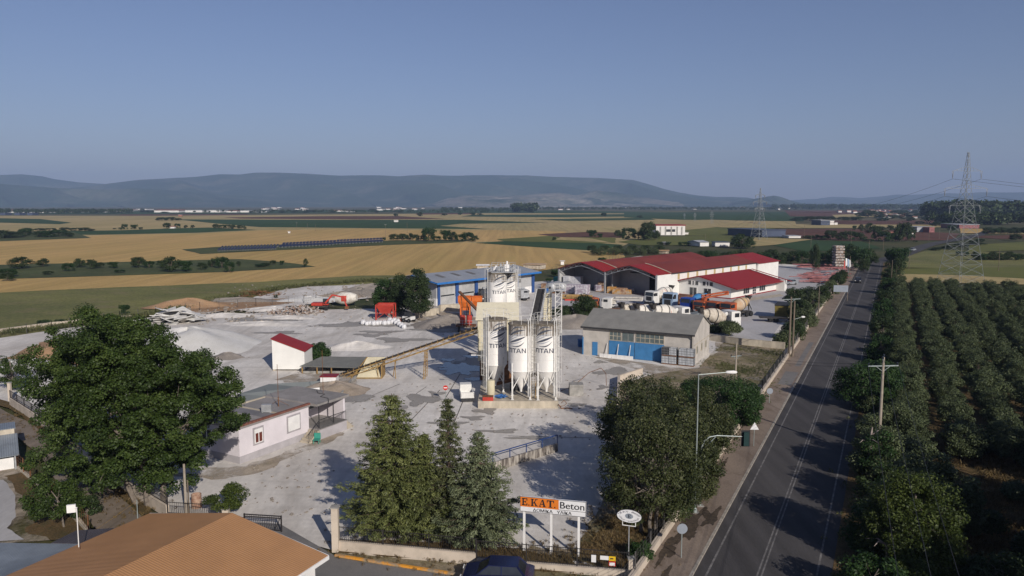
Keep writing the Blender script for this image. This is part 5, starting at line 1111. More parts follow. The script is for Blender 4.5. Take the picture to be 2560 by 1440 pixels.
# ---- red roofed hangars
AZ = 43.0
Mp = P(1512,733)              # middle post of the open fronts
xl = onray(Mp, AZ+90, 1397); xr_ = onray(Mp, AZ+90, 1640)
t = thing('red_hangars', 'pair of long grey and white hangars with red gable roofs and open fronts', 'building', (Mp.x, Mp.y, 0), AZ)
zeL = Hz((Mp.x, Mp.y), 680); 
zeL = Hz((Mp.x, Mp.y), 679)
zp2 = Hz((Mp.x+xr_/2*math.cos(R(AZ)), Mp.y-xr_/2*math.sin(R(AZ))), 663)
print('zp', zeL, zp2)
DC = 6.5
def locx(x, y=0): 
    v = Matrix.Rotation(-R(AZ), 4, 'Z') @ Vector((x, y, 0)); return (Mp.x+v.x, Mp.y+v.y)
LT = onray(locx(xr_, 0), AZ, 1905, 4.7)
W = [xl, 0, xr_]
print('hangar', xl, xr_, zeL, LT)
for i in range(2):
    x0, x1 = W[i], W[i+1]; xm = (x0+x1)/2
    LL = LT*(0.93 if i else 0.97)
    # canopy part
    b = MB(); ns = 10
    def arch(u, z0, z1): return z0+(z1-z0)*(1-abs(2*u-1)**1.25)
    for k in range(ns):
        u0, u1 = k/ns, (k+1)/ns
        for (ya, yb, mi, up) in ((-0.4, DC, 0, 0.0), (DC, LL, 1, 0.05)):
            z0a, z1a = arch(u0, zeL, zp2)+up, arch(u1, zeL, zp2)+up
            b.slab([(x0+(x1-x0)*u0+0.002*mi, ya, z0a+.02), (x0+(x1-x0)*u1, ya, z1a+.02), (x0+(x1-x0)*u1, yb, z1a+.02), (x0+(x1-x0)*u0, yb, z0a+.02)], 0.12, mi)
    b.build('roof', ['redroof_y', 'redroof_dull'], t)
    b = MB()
    for k in range(ns//2, ns):
        u0, u1 = k/ns, (k+1)/ns; b.beam((x0+(x1-x0)*u0, DC, arch(u0,zeL,zp2)+0.12), (x0+(x1-x0)*u1, DC, arch(u1,zeL,zp2)+0.12), 0.25, 0.12)
    b.build('roof_trim', 'conc', t)
    # truss
    b = MB(); n_ = 8
    for k in range(n_):
        u0, u1 = k/n_, (k+1)/n_; xa_, xb_ = x0+(x1-x0)*u0, x0+(x1-x0)*u1; za, zb_ = arch(u0,zeL,zp2)-0.15, arch(u1,zeL,zp2)-0.15
        b.beam((xa_,0,za),(xb_,0,zb_),0.12); b.beam((xa_,0,za-0.8),(xb_,0,zb_-0.8),0.12); b.beam((xa_,0,za-0.8),(xb_,0,zb_),0.07); b.beam((xa_,0,za),(xa_,0,za-0.8),0.07)
    b.build('truss', 'steel', t)
    # recessed back wall with sliding door
    b = MB(); b.add([(x0+.1,DC,0),(x1-.1,DC,0),(x1-.1,DC,zeL),(xm,DC,zp2-.1),(x0+.1,DC,zeL)],[(0,1,2,3,4)]); b.build('front_wall', 'greysheet', t)
    MB().box(xm-4.2,xm+4.8,DC-0.22,DC-0.08,zeL-0.5,zeL-0.25).build('door_rail', 'dark', t)
    if i == 0: MB().box(xm-2.6,xm+0.7,DC-0.16,DC-0.02,0.05,zeL-0.52).box(xm+0.75,xm+4,DC-0.16,DC-0.02,0.05,zeL-0.52).build('sliding_door', 'greysheet', t)
    else:
        MB().box(xm-1.8,xm+1.4,DC-0.16,DC-0.02,0.05,zeL-0.52).build('sliding_door', 'greysheet', t)
        MB().box(xm+1.45,xm+5.0,DC-0.06,DC-0.004,0.02,zeL-0.55).build('door_shade_panel', 'black', t)  # solid black panel paints the shade of an open doorway
for x in W: MB().beam((x,0,0),(x,0,zeL+0.1),0.4,0.3).build('column', 'steel', t)
b = MB(); b.box(xl,xl+0.15,0.2,LT*0.97,0,zeL); b.build('left_wall', 'greysheet_y', t)
b = MB(); b.box(-0.1,0.1,3.0,DC-.05,0,zeL-.1); b.build('divider', 'greysheet_y', t)
b = MB(); b.box(xr_-0.15,xr_,0.2,LT*0.93,0,zeL-0.05); b.add([(xl,LT*.97,0),(0,LT*.97,0),(0,LT*.97,zeL),(xl/2,LT*.97,zp2-.1),(xl,LT*.97,zeL)],[(4,3,2,1,0)]); b.add([(0,LT*.93,0),(xr_,LT*.93,0),(xr_,LT*.93,zeL),(xr_/2,LT*.93,zp2-.1),(0,LT*.93,zeL)],[(4,3,2,1,0)]); b.build('right_wall', 'whitesheet_y', t)
MB().box(xr_,xr_+0.25,DC,LT*0.93,zeL-0.15,zeL+0.05).build('gutter', 'dark', t)
for k in range(9): y = DC+3+(LT*0.93-DC-5)*k/9; MB().box(xr_+0.003,xr_+0.05,y,y+0.9,zeL-1.6,zeL-0.25).build('skylight_panel', 'tanpanel', t)
# rear wing
bx_ = xr_+7.5; y0 = LT*0.93
t2 = thing('red_roof_wing', 'white rear wing with red gable roof at the far end of the hangars', 'building', (*locx(xr_+0.6, y0+0.3), 0), AZ)
WL = onray(locx(xr_+0.6, y0+0.3), AZ, 1946, 4); print('wing', WL)
gable(t2, -17, 0, 0, WL, zeL-0.1, zp2-0.1, 'whitesheet', 'redroof_y', wall_y='whitesheet_y', ov=0.4)
# office wing
A = P(1827,748); hO = Hz(A, 717)
La = dim(A, AZ, 1941); Wf = -onray(A, AZ+90, 1676, 2); print('office', La, Wf, hO, Lw)
t = thing('showroom', 'white single storey showroom with wide red gable roof and dark windows', 'building', (A.x, A.y, 0), AZ)
zrO = Hz((A.x-Wf/2*math.cos(R(AZ)), A.y+Wf/2*math.sin(R(AZ))), 690)
b = MB(); b.add([(0,0,0),(0,La,0),(0,La,hO),(0,0,hO)],[(0,1,2,3)],1); b.add([(-Wf,0,0),(0,0,0),(0,0,hO),(-Wf/2,0,zrO),(-Wf,0,hO)],[(0,1,2,3,4)],0); b.add([(-Wf,La,0),(0,La,0),(0,La,hO),(-Wf/2,La,zrO),(-Wf,La,hO)],[(4,3,2,1,0)],0); b.add([(-Wf,0,0),(-Wf,La,0),(-Wf,La,hO),(-Wf,0,hO)],[(3,2,1,0)],1)
b.build('wall', ['whitesheet','whitesheet_y'], t)
k_ = (zrO-hO)/(Wf/2); ov = 1.9; b = MB()
b.slab([(-Wf/2,-0.7,zrO+.1),(ov,-0.7,hO-k_*ov+.1),(ov,La+1,hO-k_*ov+.1),(-Wf/2,La+1,zrO+.1)],0.12); b.slab([(-Wf-0.3,-0.7,hO-k_*.3+.1),(-Wf/2,-0.7,zrO+.102),(-Wf/2,La+1,zrO+.102),(-Wf-0.3,La+1,hO-k_*.3+.1)],0.12)
rf = b.build('roof', 'redroof_y', t)
MB().beam((-Wf/2,-0.72,zrO),(ov,-0.72,hO-k_*ov),0.06,0.25).beam((-Wf-.3,-0.72,hO-k_*.3),(-Wf/2,-0.72,zrO),0.06,0.25).build('verge_trim', 'redtrim', rf)
MB().box(0.0,0.06,0,La,0,0.25).box(-Wf,0,-0.06,0,0,0.25).build('base_trim', 'redtrim', t)
for a_, c_ in ((1858,1873),(1898,1913)): u0, u1 = dim(A,AZ,a_,1.5), dim(A,AZ,c_,1.5); window(t, 'y1', u0, 0.6, u1-u0, hO-1.4, out=0.003, nx=3)
u0, u1 = dim(A,AZ,1881,1.5), dim(A,AZ,1890,1.5); window(t, 'y1', u0, 0.1, u1-u0, hO-0.9, out=0.003, nx=2, ny=3, name='door')
for a_ in (1720, 1756):
    u0 = onray(A, AZ+90, a_, 3); u1 = onray(A, AZ+90, a_+27, 3); w_ = (u1-u0)
    for f0, f1 in ((0,.33),(.4,.58),(.66,1)): window(t, 'x0', u0+w_*f0, 2.6, w_*(f1-f0), 1.1, out=-0.003, nx=1)
    window(t, 'x0', u0+w_*.15, 0.1, w_*.7, 2.0, out=-0.003, nx=2, name='door', frame='white')
t = thing('showroom_annex', 'small white annex with red roof behind the showroom', 'building', (*[A.x+math.sin(R(AZ))*(La+0.1)+2.2*math.cos(R(AZ)), A.y+math.cos(R(AZ))*(La+.1)-2.2*math.sin(R(AZ))], 0), AZ)
An = onray((A.x+2.2*math.cos(R(AZ))+math.sin(R(AZ))*La, A.y-2.2*math.sin(R(AZ))+math.cos(R(AZ))*La), AZ, 1961, 2); print('annex', An)
b = MB(); b.box(-14,0,1.0,An,0,hO-.1); b.build('wall', 'whitesheet_y', t)
b = MB(); b.slab([(-9,-0.3,zrO+.3),(1.7,-0.3,hO-.25),(1.7,An+.6,hO-.25),(-9,An+.6,zrO+.3)],0.12); b.slab([(-15,-0.3,hO),(-9,-0.3,zrO+.302),(-9,An+.6,zrO+.302),(-15,An+.6,hO)],0.12); b.build('roof', 'redroof_y', t)
sheet('pavement', 'conc', [P(1827,752), P(1950,735), P(1960,740), P(1835,758)], YZ+0.03)
# stacked goods by the hangars
M['pallet_orange'] = mat('orange_sacks', (0.42,0.21,0.05), 0.8, col2=(0.40,0.33,0.24), scale=1.2, thr=(0.45,0.55))
M['pallet_brown'] = mat('brown_cartons', (0.24,0.13,0.08), 0.8, col2=(0.38,0.27,0.18), scale=1.5, thr=(0.45,0.55))
M['pallet_white'] = mat('wrapped_white_blocks', (0.48,0.48,0.50), 0.5, var=0.25, scale=2.5)
M['pallet_lilac'] = mat('white_lilac_sacks', (0.30,0.25,0.30), 0.7, col2=(0.50,0.48,0.50), scale=1.5, thr=(0.45,0.55))
M['pallet_grey'] = mat('grey_mesh_blocks', (0.22,0.22,0.20), 0.8, var=0.3, scale=3)
M['pallet_teal'] = mat('teal_boards', (0.04,0.24,0.22), 0.7, var=0.2)
def pallet(px, py, w, d, h, mt, lab, layers=3):
    p = P(px, py); b = MB(); b.box(0,w,0,d,0,0.12,1)
    for k in range(layers):
        j = rnd.uniform(-.04,.04); z0 = 0.13+(h-0.13)*k/layers
        for q in range(max(1, int(w/0.7))): x0 = w*q/max(1, int(w/0.7)); b.box(x0+0.02+j, x0+w/max(1, int(w/0.7))-0.02+j, 0.03, d-0.03, z0, z0+(h-0.13)/layers-0.02)
    o = b.build('pallet_stack', [mt, 'wood'], loc=p); o.rotation_euler = (0,0,-R(26.5)); tag(o, lab, 'pallet stack', 'pallets of building goods by the hangars')
for a in [(1408,733,6.0,3,2.2,'pallet_lilac','wide stack of white and lilac sacks left of the open hangar'),(1437,738,3.0,2,2.6,'pallet_lilac','tall striped lilac sack stack nearest the two grey tanks'),
          (1407,722,1.6,1.6,3.4,'pallet_white','tall roll-like white wrapped stack by the left hangar column'),(1423,722,3.2,2,3.3,'pallet_white','white wrapped block stack right of the tall roll stack'),
          (1485,728,1.6,1.5,1.6,'pallet_lilac','small white sack pallet left of the middle hangar column'),(1494,727,1.8,1.5,2.3,'pallet_brown','brown carton pallet just left of the middle hangar column'),
          (1517,733,2.0,1.6,1.6,'pallet_orange','orange sack pallet right of the middle hangar column'),(1530,735,2.0,1.6,1.2,'pallet_orange','low orange sack pallet second right of the middle column'),
          (1538,735,2.6,1.6,1.5,'pallet_brown','brown carton pallet in front of the right hangar'),(1552,735,2.4,1.6,1.1,'pallet_orange','tan sack pallet beside the mesh blocks'),
          (1548,726,4.6,1.6,2.6,'pallet_grey','grey mesh block stack in the right hangar mouth'),(1566,733,1.8,1.4,1.2,'pallet_white','single white pallet at the right of the mesh blocks'),
          (1522,717,2.6,2.5,5.0,'pallet_brown','tall red-brown carton rack deep between the hangars'),
          (1383,716,2.0,2,2.6,'pallet_teal','teal board stack outside the left hangar wall'),(1366,716,1.6,1.5,1.2,'pallet_white','small pale pallet left of the teal boards'),(1352,720,1.6,1.5,1.2,'pallet_brown','pink-brown pallet at the far left of the goods')]: pallet(*a)
# two grey tanks lying on the ground
for i, px in enumerate((1388, 1413)):
    p = P(px, 736); t = thing('steel_tank', '%s of the two grey steel tanks lying before the hangars' % ('left','right')[i], 'tank', (p.x, p.y+4, 0), 28, 'grey steel tanks lying side by side')
    MB().lathe([(0.02,-3.0),(0.8,-2.9),(1.25,-2.5),(1.28,2.5),(0.8,2.9),(0.02,3.0)], o=(0,0,1.45), d=(0,1,0), n=28).build('shell', 'steel', t, smooth=True)
    MB().lathe([(0.25,-3.1),(0.3,-3.0),(0.32,-2.9)], o=(0.2,0,1.5), d=(0,1,0), n=14).build('hatch', 'dark', t)
    for y in (-1.8, 1.8): MB().box(-0.9,0.9,y-.15,y+.15,0,0.4).build('cradle', 'rust', t)
# ================================================================ vehicles
M['tyre'] = mat('tyre_rubber', (0.02,0.02,0.021), 0.9)
M['chassis'] = mat('truck_chassis', (0.05,0.045,0.042), 0.8, var=0.4, scale=3)
M['cab_white'] = mat('cab_white', (0.62,0.61,0.58), 0.45, var=0.1)
M['cab_lblue'] = mat('cab_pale_blue', (0.27,0.36,0.47), 0.4, var=0.1)
M['cab_blue'] = mat('cab_deep_blue', (0.02,0.06,0.30), 0.4, var=0.1)
M['cab_orange'] = mat('cab_orange', (0.24,0.06,0.03), 0.6, col2=(0.46,0.11,0.03), scale=1.5)
M['cab_dark'] = mat('cab_dark_maroon', (0.07,0.03,0.035), 0.5, var=0.2)
M['drum_white'] = mat('drum_cement_white', (0.36,0.32,0.27), 0.8, col2=(0.60,0.57,0.51), scale=1.6, thr=(0.3,0.52))
M['drum_dirty'] = mat('drum_beige', (0.30,0.25,0.19), 0.85, col2=(0.52,0.47,0.39), scale=1.6, thr=(0.35,0.6))
M['drum_rust'] = mat('drum_orange_beige', (0.42,0.27,0.16), 0.8, col2=(0.45,0.36,0.26), scale=2)
M['drum_blue'] = mat('drum_blue', (0.05,0.20,0.42), 0.6, var=0.2, scale=1.5)
M['stripe_red'] = mat('drum_red_mark', (0.45,0.06,0.04), 0.6, var=0.2)
M['stripe_yellow'] = mat('drum_yellow_band', (0.50,0.33,0.06), 0.6, var=0.2)
M['head'] = mat('headlamp', (0.6,0.6,0.58), 0.15, spec=0.6)
def wheel(t, x, y, r=0.5, w=0.32):
    s = 1 if x > 0 else -1; g = MB().lathe([(r*0.55,-w/2),(r*0.96,-w/2),(r,-w/4),(r,w/4),(r*0.96,w/2),(r*0.55,w/2)], o=(x,y,r), d=(1,0,0), n=20).build('wheel', 'tyre', t, smooth=True)
    MB().lathe([(0.02,0),(r*0.25,0.06),(r*0.5,0.02),(r*0.57,0.0)], o=(x+s*w*0.3,y,r), d=(s,0,0), n=14, cap=False).build('rim', 'steel', g)
def cab(t, y0, mt, lo, w=2.4, l=1.9, z0=0.85, z1=3.0, lower=None):
    """front faces -y at y0"""
    h = w/2; b = MB(); zw = z0+0.55*(z1-z0)
    b.yprism([(y0,z0-0.25),(y0+l,z0-0.25),(y0+l,z1),(y0+0.35,z1),(y0+0.12,z1-0.12),(y0,zw)], -h, h)
    c = b.build('cab', mt, t)
    MB().yprism([(y0-0.012,zw+0.02),(y0+0.003,zw+0.02),(y0+0.115,z1-0.2),(y0+0.10,z1-0.2)], -h+0.14, h-0.14).build('windshield', 'glass', c)
    for s in (-1, 1):
        x = s*(h+0.004); MB().box(min(x,x+s*.012),max(x,x+s*.012),y0+0.35,y0+1.25,zw+0.02,z1-0.3).build('side_window', 'glass', c)
        MB().box(s*0.8-0.2,s*0.8+0.2,y0-0.05,y0-0.002,z0-0.02,z0+0.16).build('headlight', 'head', c)
        MB().box(s*(h+0.15)-.1,s*(h+0.15)+.1,y0+0.05,y0+0.13,zw+0.1,zw+0.6).build('mirror', 'dark', c)
    MB().box(-h,h,y0-0.12,y0+0.3,z0-0.5,z0-0.05).build('bumper', lower or 'dark', t)
    MB().box(-h*0.62,h*0.62,y0-0.02,y0-0.003,z0+0.2,zw-0.12).build('grille', lo, c)
    return c
def chassis(t, y0, L, axles, w=2.3):
    b = MB(); b.box(-0.5,-0.35,y0,y0+L,0.7,0.95); b.box(0.35,0.5,y0,y0+L,0.7,0.95)
    for k in range(5): b.box(-0.35,0.35,y0+L*(k+.5)/5-.08,y0+L*(k+.5)/5+.08,0.72,0.92)
    b.box(-1.1,-0.55,y0+2.4,y0+3.4,0.5,0.95); b.box(0.55,1.1,y0+2.4,y0+3.2,0.5,0.95)
    for a in axles: b.box(-0.95,0.95,a-.08,a+.08,0.42,0.58)
    b.build('chassis', 'chassis', t)
    for a in axles:
        for s in (-1, 1): wheel(t, s*(w/2-0.16), a)
def mixer(label, p, az, cabm='cab_white', drum='drum_white', band=None, spots=None, lower=None, group='truck mixers in the yard', grille='dark'):
    t = thing('mixer_truck', label, 'mixer truck', p, az, group)
    chassis(t, 0.2, 7.4, (0.9, 2.6, 5.4, 6.7)); cab(t, 0, cabm, grille, lower=lower)
    o, d = Vector((0,2.5,1.95)), Vector((0,1,0.22)).normalized()
    prof = [(0.25,0),(0.75,0.05),(0.95,0.6),(1.17,1.4),(1.2,2.0),(1.12,2.6),(0.85,3.5),(0.6,4.3),(0.55,4.4)]
    D = MB().lathe(prof, o=o, d=d, n=28).build('drum', drum, t, smooth=True)
    MB().lathe([(1.19,2.02),(1.22,2.06),(1.22,2.18),(1.19,2.22)], o=o, d=d, n=28, cap=False).lathe([(0.87,3.44),(0.9,3.5),(0.84,3.58)], o=o, d=d, n=28, cap=False).build('drum_ring', 'dark', D, smooth=True)
    if band:
        for a, m_ in band: MB().lathe([(np.interp(a, [q[1] for q in prof], [q[0] for q in prof])+0.012,a),(np.interp(a+.22, [q[1] for q in prof], [q[0] for q in prof])+0.012,a+0.22)], o=o, d=d, n=28, cap=False).build('drum_band', m_, D, smooth=True)
    if spots:
        sb = MB(); q_ = d.to_track_quat('Z', 'Y')
        for ang in spots:
            for (z0, z1, a0, a1) in ((0.9,1.7,-0.35,0.35),):
                N = 4; vs = []
                for i in range(N+1):
                    for zz in (z0, z1):
                        a = ang+a0+(a1-a0)*i/N; r_ = np.interp(zz, [q[1] for q in prof], [q[0] for q in prof])+0.015
                        vs.append(o+q_ @ Vector((r_*math.cos(a), r_*math.sin(a), zz+(0.25*(i/N)))))
                sb.add(vs, [(2*i,2*i+1,2*i+3,2*i+2) for i in range(N)])
        sb.build('drum_mark', 'stripe_red', D)
    b = MB(); b.beam((-0.7,2.6,0.95),(-0.2,2.9,1.9),0.14); b.beam((0.7,2.6,0.95),(0.2,2.9,1.9),0.14); b.beam((-0.8,6.3,0.95),(-0.75,6.1,2.3),0.16); b.beam((0.8,6.3,0.95),(0.75,6.1,2.3),0.16); b.box(-0.9,0.9,6.0,6.2,2.0,2.2); b.build('drum_frame', 'chassis', t)
    b = MB(); e = o+d*4.4
    b.add([(-.55,e.y-.1,e.z+1.0),(.55,e.y-.1,e.z+1.0),(.55,e.y+.8,e.z+.9),(-.55,e.y+.8,e.z+.9),(-.25,e.y,e.z+.1),(.25,e.y,e.z+.1),(.25,e.y+.45,e.z+.1),(-.25,e.y+.45,e.z+.1)],[(0,1,5,4),(1,2,6,5),(2,3,7,6),(3,0,4,7)])
    b.build('loading_hopper', 'chassis', t)
    b = MB(); b.beam((0,e.y+.25,e.z-.1),(0.35,e.y+1.1,1.1),0.4,0.1); b.beam((-.5,6.6,0.9),(-.5,7.4,2.9),0.05); b.beam((-.8,6.6,0.9),(-.8,7.4,2.9),0.05)
    for k in range(6): b.beam((-.5,6.6+.13*k,1.0+.33*k),(-.8,6.6+.13*k,1.0+.33*k),0.04)
    b.build('chute', 'steel', t)
    MB().lathe([(0.02,-.5),(0.3,-.45),(0.3,.45),(0.02,.5)], o=(0,2.25,2.6), d=(1,0,0), n=14).build('water_tank', 'cab_white', t, smooth=True)
    return t
TZ = 15
SCL = 1.04
def at(px, py): return P(px, py)
def sized(t, s=SCL): t.scale = (s, s, s); return t
sized(mixer('white mixer truck with red marks on its cream drum, leftmost of the front row', at(1622,764), 52, spots=(0.4,2.6)))
def tractor(label, p, az, cabm, L=5.5, high=3.3, tail=None, name='tractor_truck', cat='truck', group='trucks parked facing the workshop', lower=None):
    t = thing(name, label, cat, p, az, group); chassis(t, 0.2, L, (0.9, L-1.6, L-0.5)); cab(t, 0, cabm, 'dark', z1=high, lower=lower)
    return t
t = sized(tractor('pale blue high roofed truck between the white mixer and the deep blue mixer', at(1668,776), 44, 'cab_lblue', 6.5, 3.5, lower='cab_lblue'))
MB().box(-1.2,1.2,2.3,7.5,1.0,2.6).build('tipper_body', 'rust', t)
sized(mixer('deep blue mixer truck with blue drum and yellow bands', at(1712,783), 50, 'cab_blue', 'drum_blue', band=((2.4,'stripe_yellow'),(3.0,'stripe_yellow')), lower='cab_blue', grille='cab_blue'))
def pump_boom(t, mt, z=2.7, y0=1.0, L=7.5):
    b = MB()
    for k, (dx, dz, a, c) in enumerate([(0,0,0,L),(0.35,0.05,0.4,L-0.6),(-0.3,0.35,0.2,L-1.0),(0.1,0.5,1.0,L-0.3)]): b.beam((dx,y0+a,z+dz),(dx,y0+c,z+dz+0.25),0.26,0.3)
    b.cbox((0,y0+0.6,z-0.4),(0.8,0.8,0.9)); b.cbox((0,y0+L*.96,z+0.45),(0.7,0.5,0.7)); b.build('boom', mt, t)
t = sized(tractor('orange concrete pump truck with folded orange boom in the front row', at(1744,788), 52, 'cab_orange', 7.5, 2.7, name='pump_truck', cat='pump truck', group='concrete pump trucks'))
pump_boom(t, 'cab_orange', 3.2, 1.2, 8)
t = sized(tractor('dark maroon fronted truck second from the right of the front row', at(1776,791), 50, 'cab_orange', 7.5, 2.8, lower='dark'))
MB().box(-1.1,1.1,0.0,0.14,0,0).v if 0 else None
MB().box(-1.15,1.15,-0.03,-0.013,0.7,1.9).build('front_panel', 'cab_dark', t); MB().box(-1.2,1.2,2.2,7.3,1.0,1.5).build('flatbed', 'rust', t)
t = sized(mixer('orange mixer truck with banded beige drum, rightmost of the front row', at(1812,797), 52, 'cab_orange', 'drum_rust', band=((1.5,'drum_dirty'),(2.6,'stripe_yellow')), lower='dark'))
MB().box(-1.15,1.15,-0.03,-0.013,0.75,1.75).build('front_panel', 'cab_dark', t)
# second row behind the workshop, cabs facing away to the right
for px, py, az_, lab, dr, sp, cb in [(1632,806,236,'mixer truck behind the workshop roof with rusty nose, third left of the low trailer','drum_dirty',None,'cab_orange'),
        (1672,809,238,'dirty white mixer truck behind the workshop, middle of its row','drum_white',(0.5,2.8),'drum_dirty'),
        (1712,810,238,'white mixer truck with red squares on the drum, behind the workshop','drum_white',(0.2,1.9,3.4),'cab_white'),
        (1838,822,244,'beige mixer truck with white cab behind the small olive bush','drum_dirty',(2.2,),'cab_white')]:
    sized(mixer(lab, at(px,py), az_, cb, dr, spots=sp), 1.12)
# low vehicles: pump trucks left, trailers
t = sized(tractor('white concrete pump truck with folded white boom left of the mixers', at(1505,778), 110, 'cab_white', 8, 2.7, name='pump_truck', cat='pump truck', group='concrete pump trucks')); t.location = at(1510,776); t.rotation_euler[2] = R(-120); pump_boom(t, 'drum_white', 2.3, 1.5, 6.5)
t = sized(tractor('rusty beige tipper truck body beside the workshop roof', at(1580,797), 240, 'drum_rust', 8, 2.2, name='tipper_truck', cat='truck')); MB().box(-1.2,1.2,2.2,8.0,1.0,2.1).build('tipper_body', 'drum_dirty', t); MB().box(-1.05,1.05,2.4,7.8,2.1,2.12).build('load', 'rust', t)
t = sized(tractor('red and yellow concrete pump truck beyond the steep conveyor', at(1492,774), 250, 'cab_orange', 8, 2.6, name='pump_truck', cat='pump truck', group='concrete pump trucks')); pump_boom(t, 'yellow_steel', 2.5, 1.0, 7)
MB().beam((0.9,1.2,2.1),(0.9,7.5,2.4),0.3,0.3).beam((-0.9,1.2,2.1),(-0.9,7.5,2.4),0.3,0.3).build('outrigger', 'stripe_red', t)
t = sized(tractor('dark truck with grey boom pipes behind the rear silos', at(1216,757), 100, 'dark', 8, 2.9, name='pump_truck', cat='pump truck', group='concrete pump trucks')); t.rotation_euler[2] = R(20)
t2 = sized(tractor('grey concrete pump truck with silver boom right of the rear silos', at(1318,750), 100, 'steel', 9, 2.5, name='pump_truck', cat='pump truck', group='concrete pump trucks')); t2.rotation_euler[2] = R(110); pump_boom(t2, 'steel', 2.4, 0.5, 10)
# low covered trailer
p = P(1724,806)
t = thing('tent_trailer', 'low grey arched tarpaulin shelter left of the beige mixer', 'shelter', (p.x, p.y, 0), 40)
b = MB(); pr_ = [(-1.3,0),(-1.3,1.1),(-0.8,1.6),(0.8,1.6),(1.3,1.1),(1.3,0)]
b.xprism(pr_, 0.2, 7.5); b.build('cover', 'plainroof', t); MB().box(-1.15,1.15,0.15,0.195,0.1,1.15).build('opening_shade', 'black', t)  # black sheet on the closed end, painted shade for the inside
# ochre container on trailer by hedge
p = P(1936,797)
t = thing('site_container', 'ochre metal container standing by the roadside hedge', 'container', (p.x, p.y, 0), 26)
MB().box(0,2.4,0,5.0,0.3,2.6).build('box', mat('ochre_metal', (0.17,0.13,0.03), 0.7, var=0.3), t); MB().box(-.1,2.5,-.1,5.1,2.6,2.75).build('roof', 'dark', t); MB().box(.3,2.1,.3,4.7,0,0.3).build('base', 'dark', t)
p = P(1898,803)
t = thing('flat_trailer', 'dark low flatbed trailer beside the ochre container', 'trailer', (p.x, p.y, 0), 100)
MB().box(-1.1,1.1,0,5,0.7,0.85).build('bed', 'chassis', t)
for y in (2.0,3.0):
    for s in (-1,1): wheel(t, s*0.9, y, 0.4)
# excavator
p = P(806,775)
t = thing('excavator', 'red wheeled excavator with folded arm at the back of the yard', 'excavator', (p.x, p.y, 0), rz=R(-90))
MB().box(-1.1,1.1,-2.0,1.6,0.9,1.15).build('undercarriage', 'chassis', t)
for y in (-1.5, 1.2):
    for s in (-1, 1): wheel(t, s*1.0, y, 0.5)
MB().box(-1.2,1.2,-2.4,0.3,1.3,2.0).box(-1.1,0.0,0.3,1.4,1.3,1.6).build('body', 'redpaint', t); MB().box(-1.15,-0.2,0.1,1.4,1.6,2.9).build('cab', 'glass', t)
MB().beam((0.2,0.8,1.8),(0.2,2.6,4.0),0.35,0.4).beam((0.2,2.6,4.0),(0.2,5.2,3.4),0.3,0.35).beam((0.2,5.2,3.4),(0.2,6.1,1.0),0.25,0.3).build('arm', 'redpaint', t)
MB().cbox((0.2,6.1,0.7),(0.9,0.9,0.7)).build('bucket', 'rust', t); t.scale = (.85,.85,.8)
p = P(868,762)
t = thing('mixer_drum', 'loose white mixer drum with red mark lying by the excavator', 'drum', (p.x, p.y, 0), rz=R(-95))
D = MB().lathe([(0.25,-2.6),(0.8,-2.5),(1.35,-1.2),(1.4,0),(1.2,1),(0.8,2.0),(0.7,2.2)], o=(0,0,1.45), d=(0,1,0.08), n=26).build('shell', 'drum_white', t, smooth=True)
sb = MB(); vs = []
for i in range(5):
    a = -0.4+0.9*i/4
    for y in (-0.9, 0.3): vs.append((-1.42*math.cos(a) if False else 1.43*math.cos(a), y, 1.45+1.43*math.sin(a)+0.02))
sb.add(vs, [(2*i,2*i+1,2*i+3,2*i+2) for i in range(4)]); sb.build('mark', 'stripe_red', t)
# debris pile
M['debris'] = mat('scrap', (0.20,0.13,0.09), 0.9, col2=(0.40,0.38,0.36), scale=2, thr=(0.45,0.55))
mb = MB(); p = P(742,782)
for k in range(150):
    a, q = rnd.uniform(0,6.28), rnd.random()**0.6; z = 2.0*(1-q)*rnd.random()
    mb.cbox((5.5*q*math.cos(a),3.4*q*math.sin(a),z+0.12),(rnd.uniform(.2,1.8),rnd.uniform(.1,.5),rnd.uniform(.05,.35)),rnd.uniform(0,3),0,rnd.uniform(-.8,.8),rnd.uniform(-.8,.8))
tag(mb.build('debris_pile', 'debris', loc=p), 'tangled heap of scrap, boards and rubble in the back of the yard', 'scrap heap', kind='stuff')
mb = MB(); p = P(640,737)
for k in range(110):
    a, q = rnd.uniform(0,6.28), rnd.random()**0.6; mb.cbox((7*q*math.cos(a),3.5*q*math.sin(a),1.3*(1-q)*rnd.random()+.05),(rnd.uniform(.4,2.4),.08,.08),rnd.uniform(0,3),0,rnd.uniform(-.6,.6),rnd.uniform(-.6,.6))
tag(mb.build('brushwood_pile', 'rust', loc=p), 'red-brown heap of dead branches at the field edge', 'brushwood', kind='stuff')
# red steel frames stacked far right yard
M['pinksteel'] = mat('primer_red_steel', (0.24,0.10,0.10), 0.8, var=0.35, scale=0.8)
for i, (px, py, w, d) in enumerate([(2045,668,12,4),(2082,676,11,4),(2062,688,13,5),(2040,697,14,5),(2055,706,10,4),(2022,668,6,3)]):
    mb = MB(); p = P(px, py)
    for k in range(26): mb.cbox((rnd.uniform(-w/2,w/2),rnd.uniform(-d/2,d/2),rnd.uniform(.1,1.0)),(rnd.uniform(2,6),0.15,0.2),rnd.uniform(-.25,.25))
    tag(mb.build('steel_stack', 'pinksteel', loc=p), 'stack of red-brown steel bars, %s from the far end of the paved yard' % ordw(i), 'steel stack', 'stacks of red-brown steel')
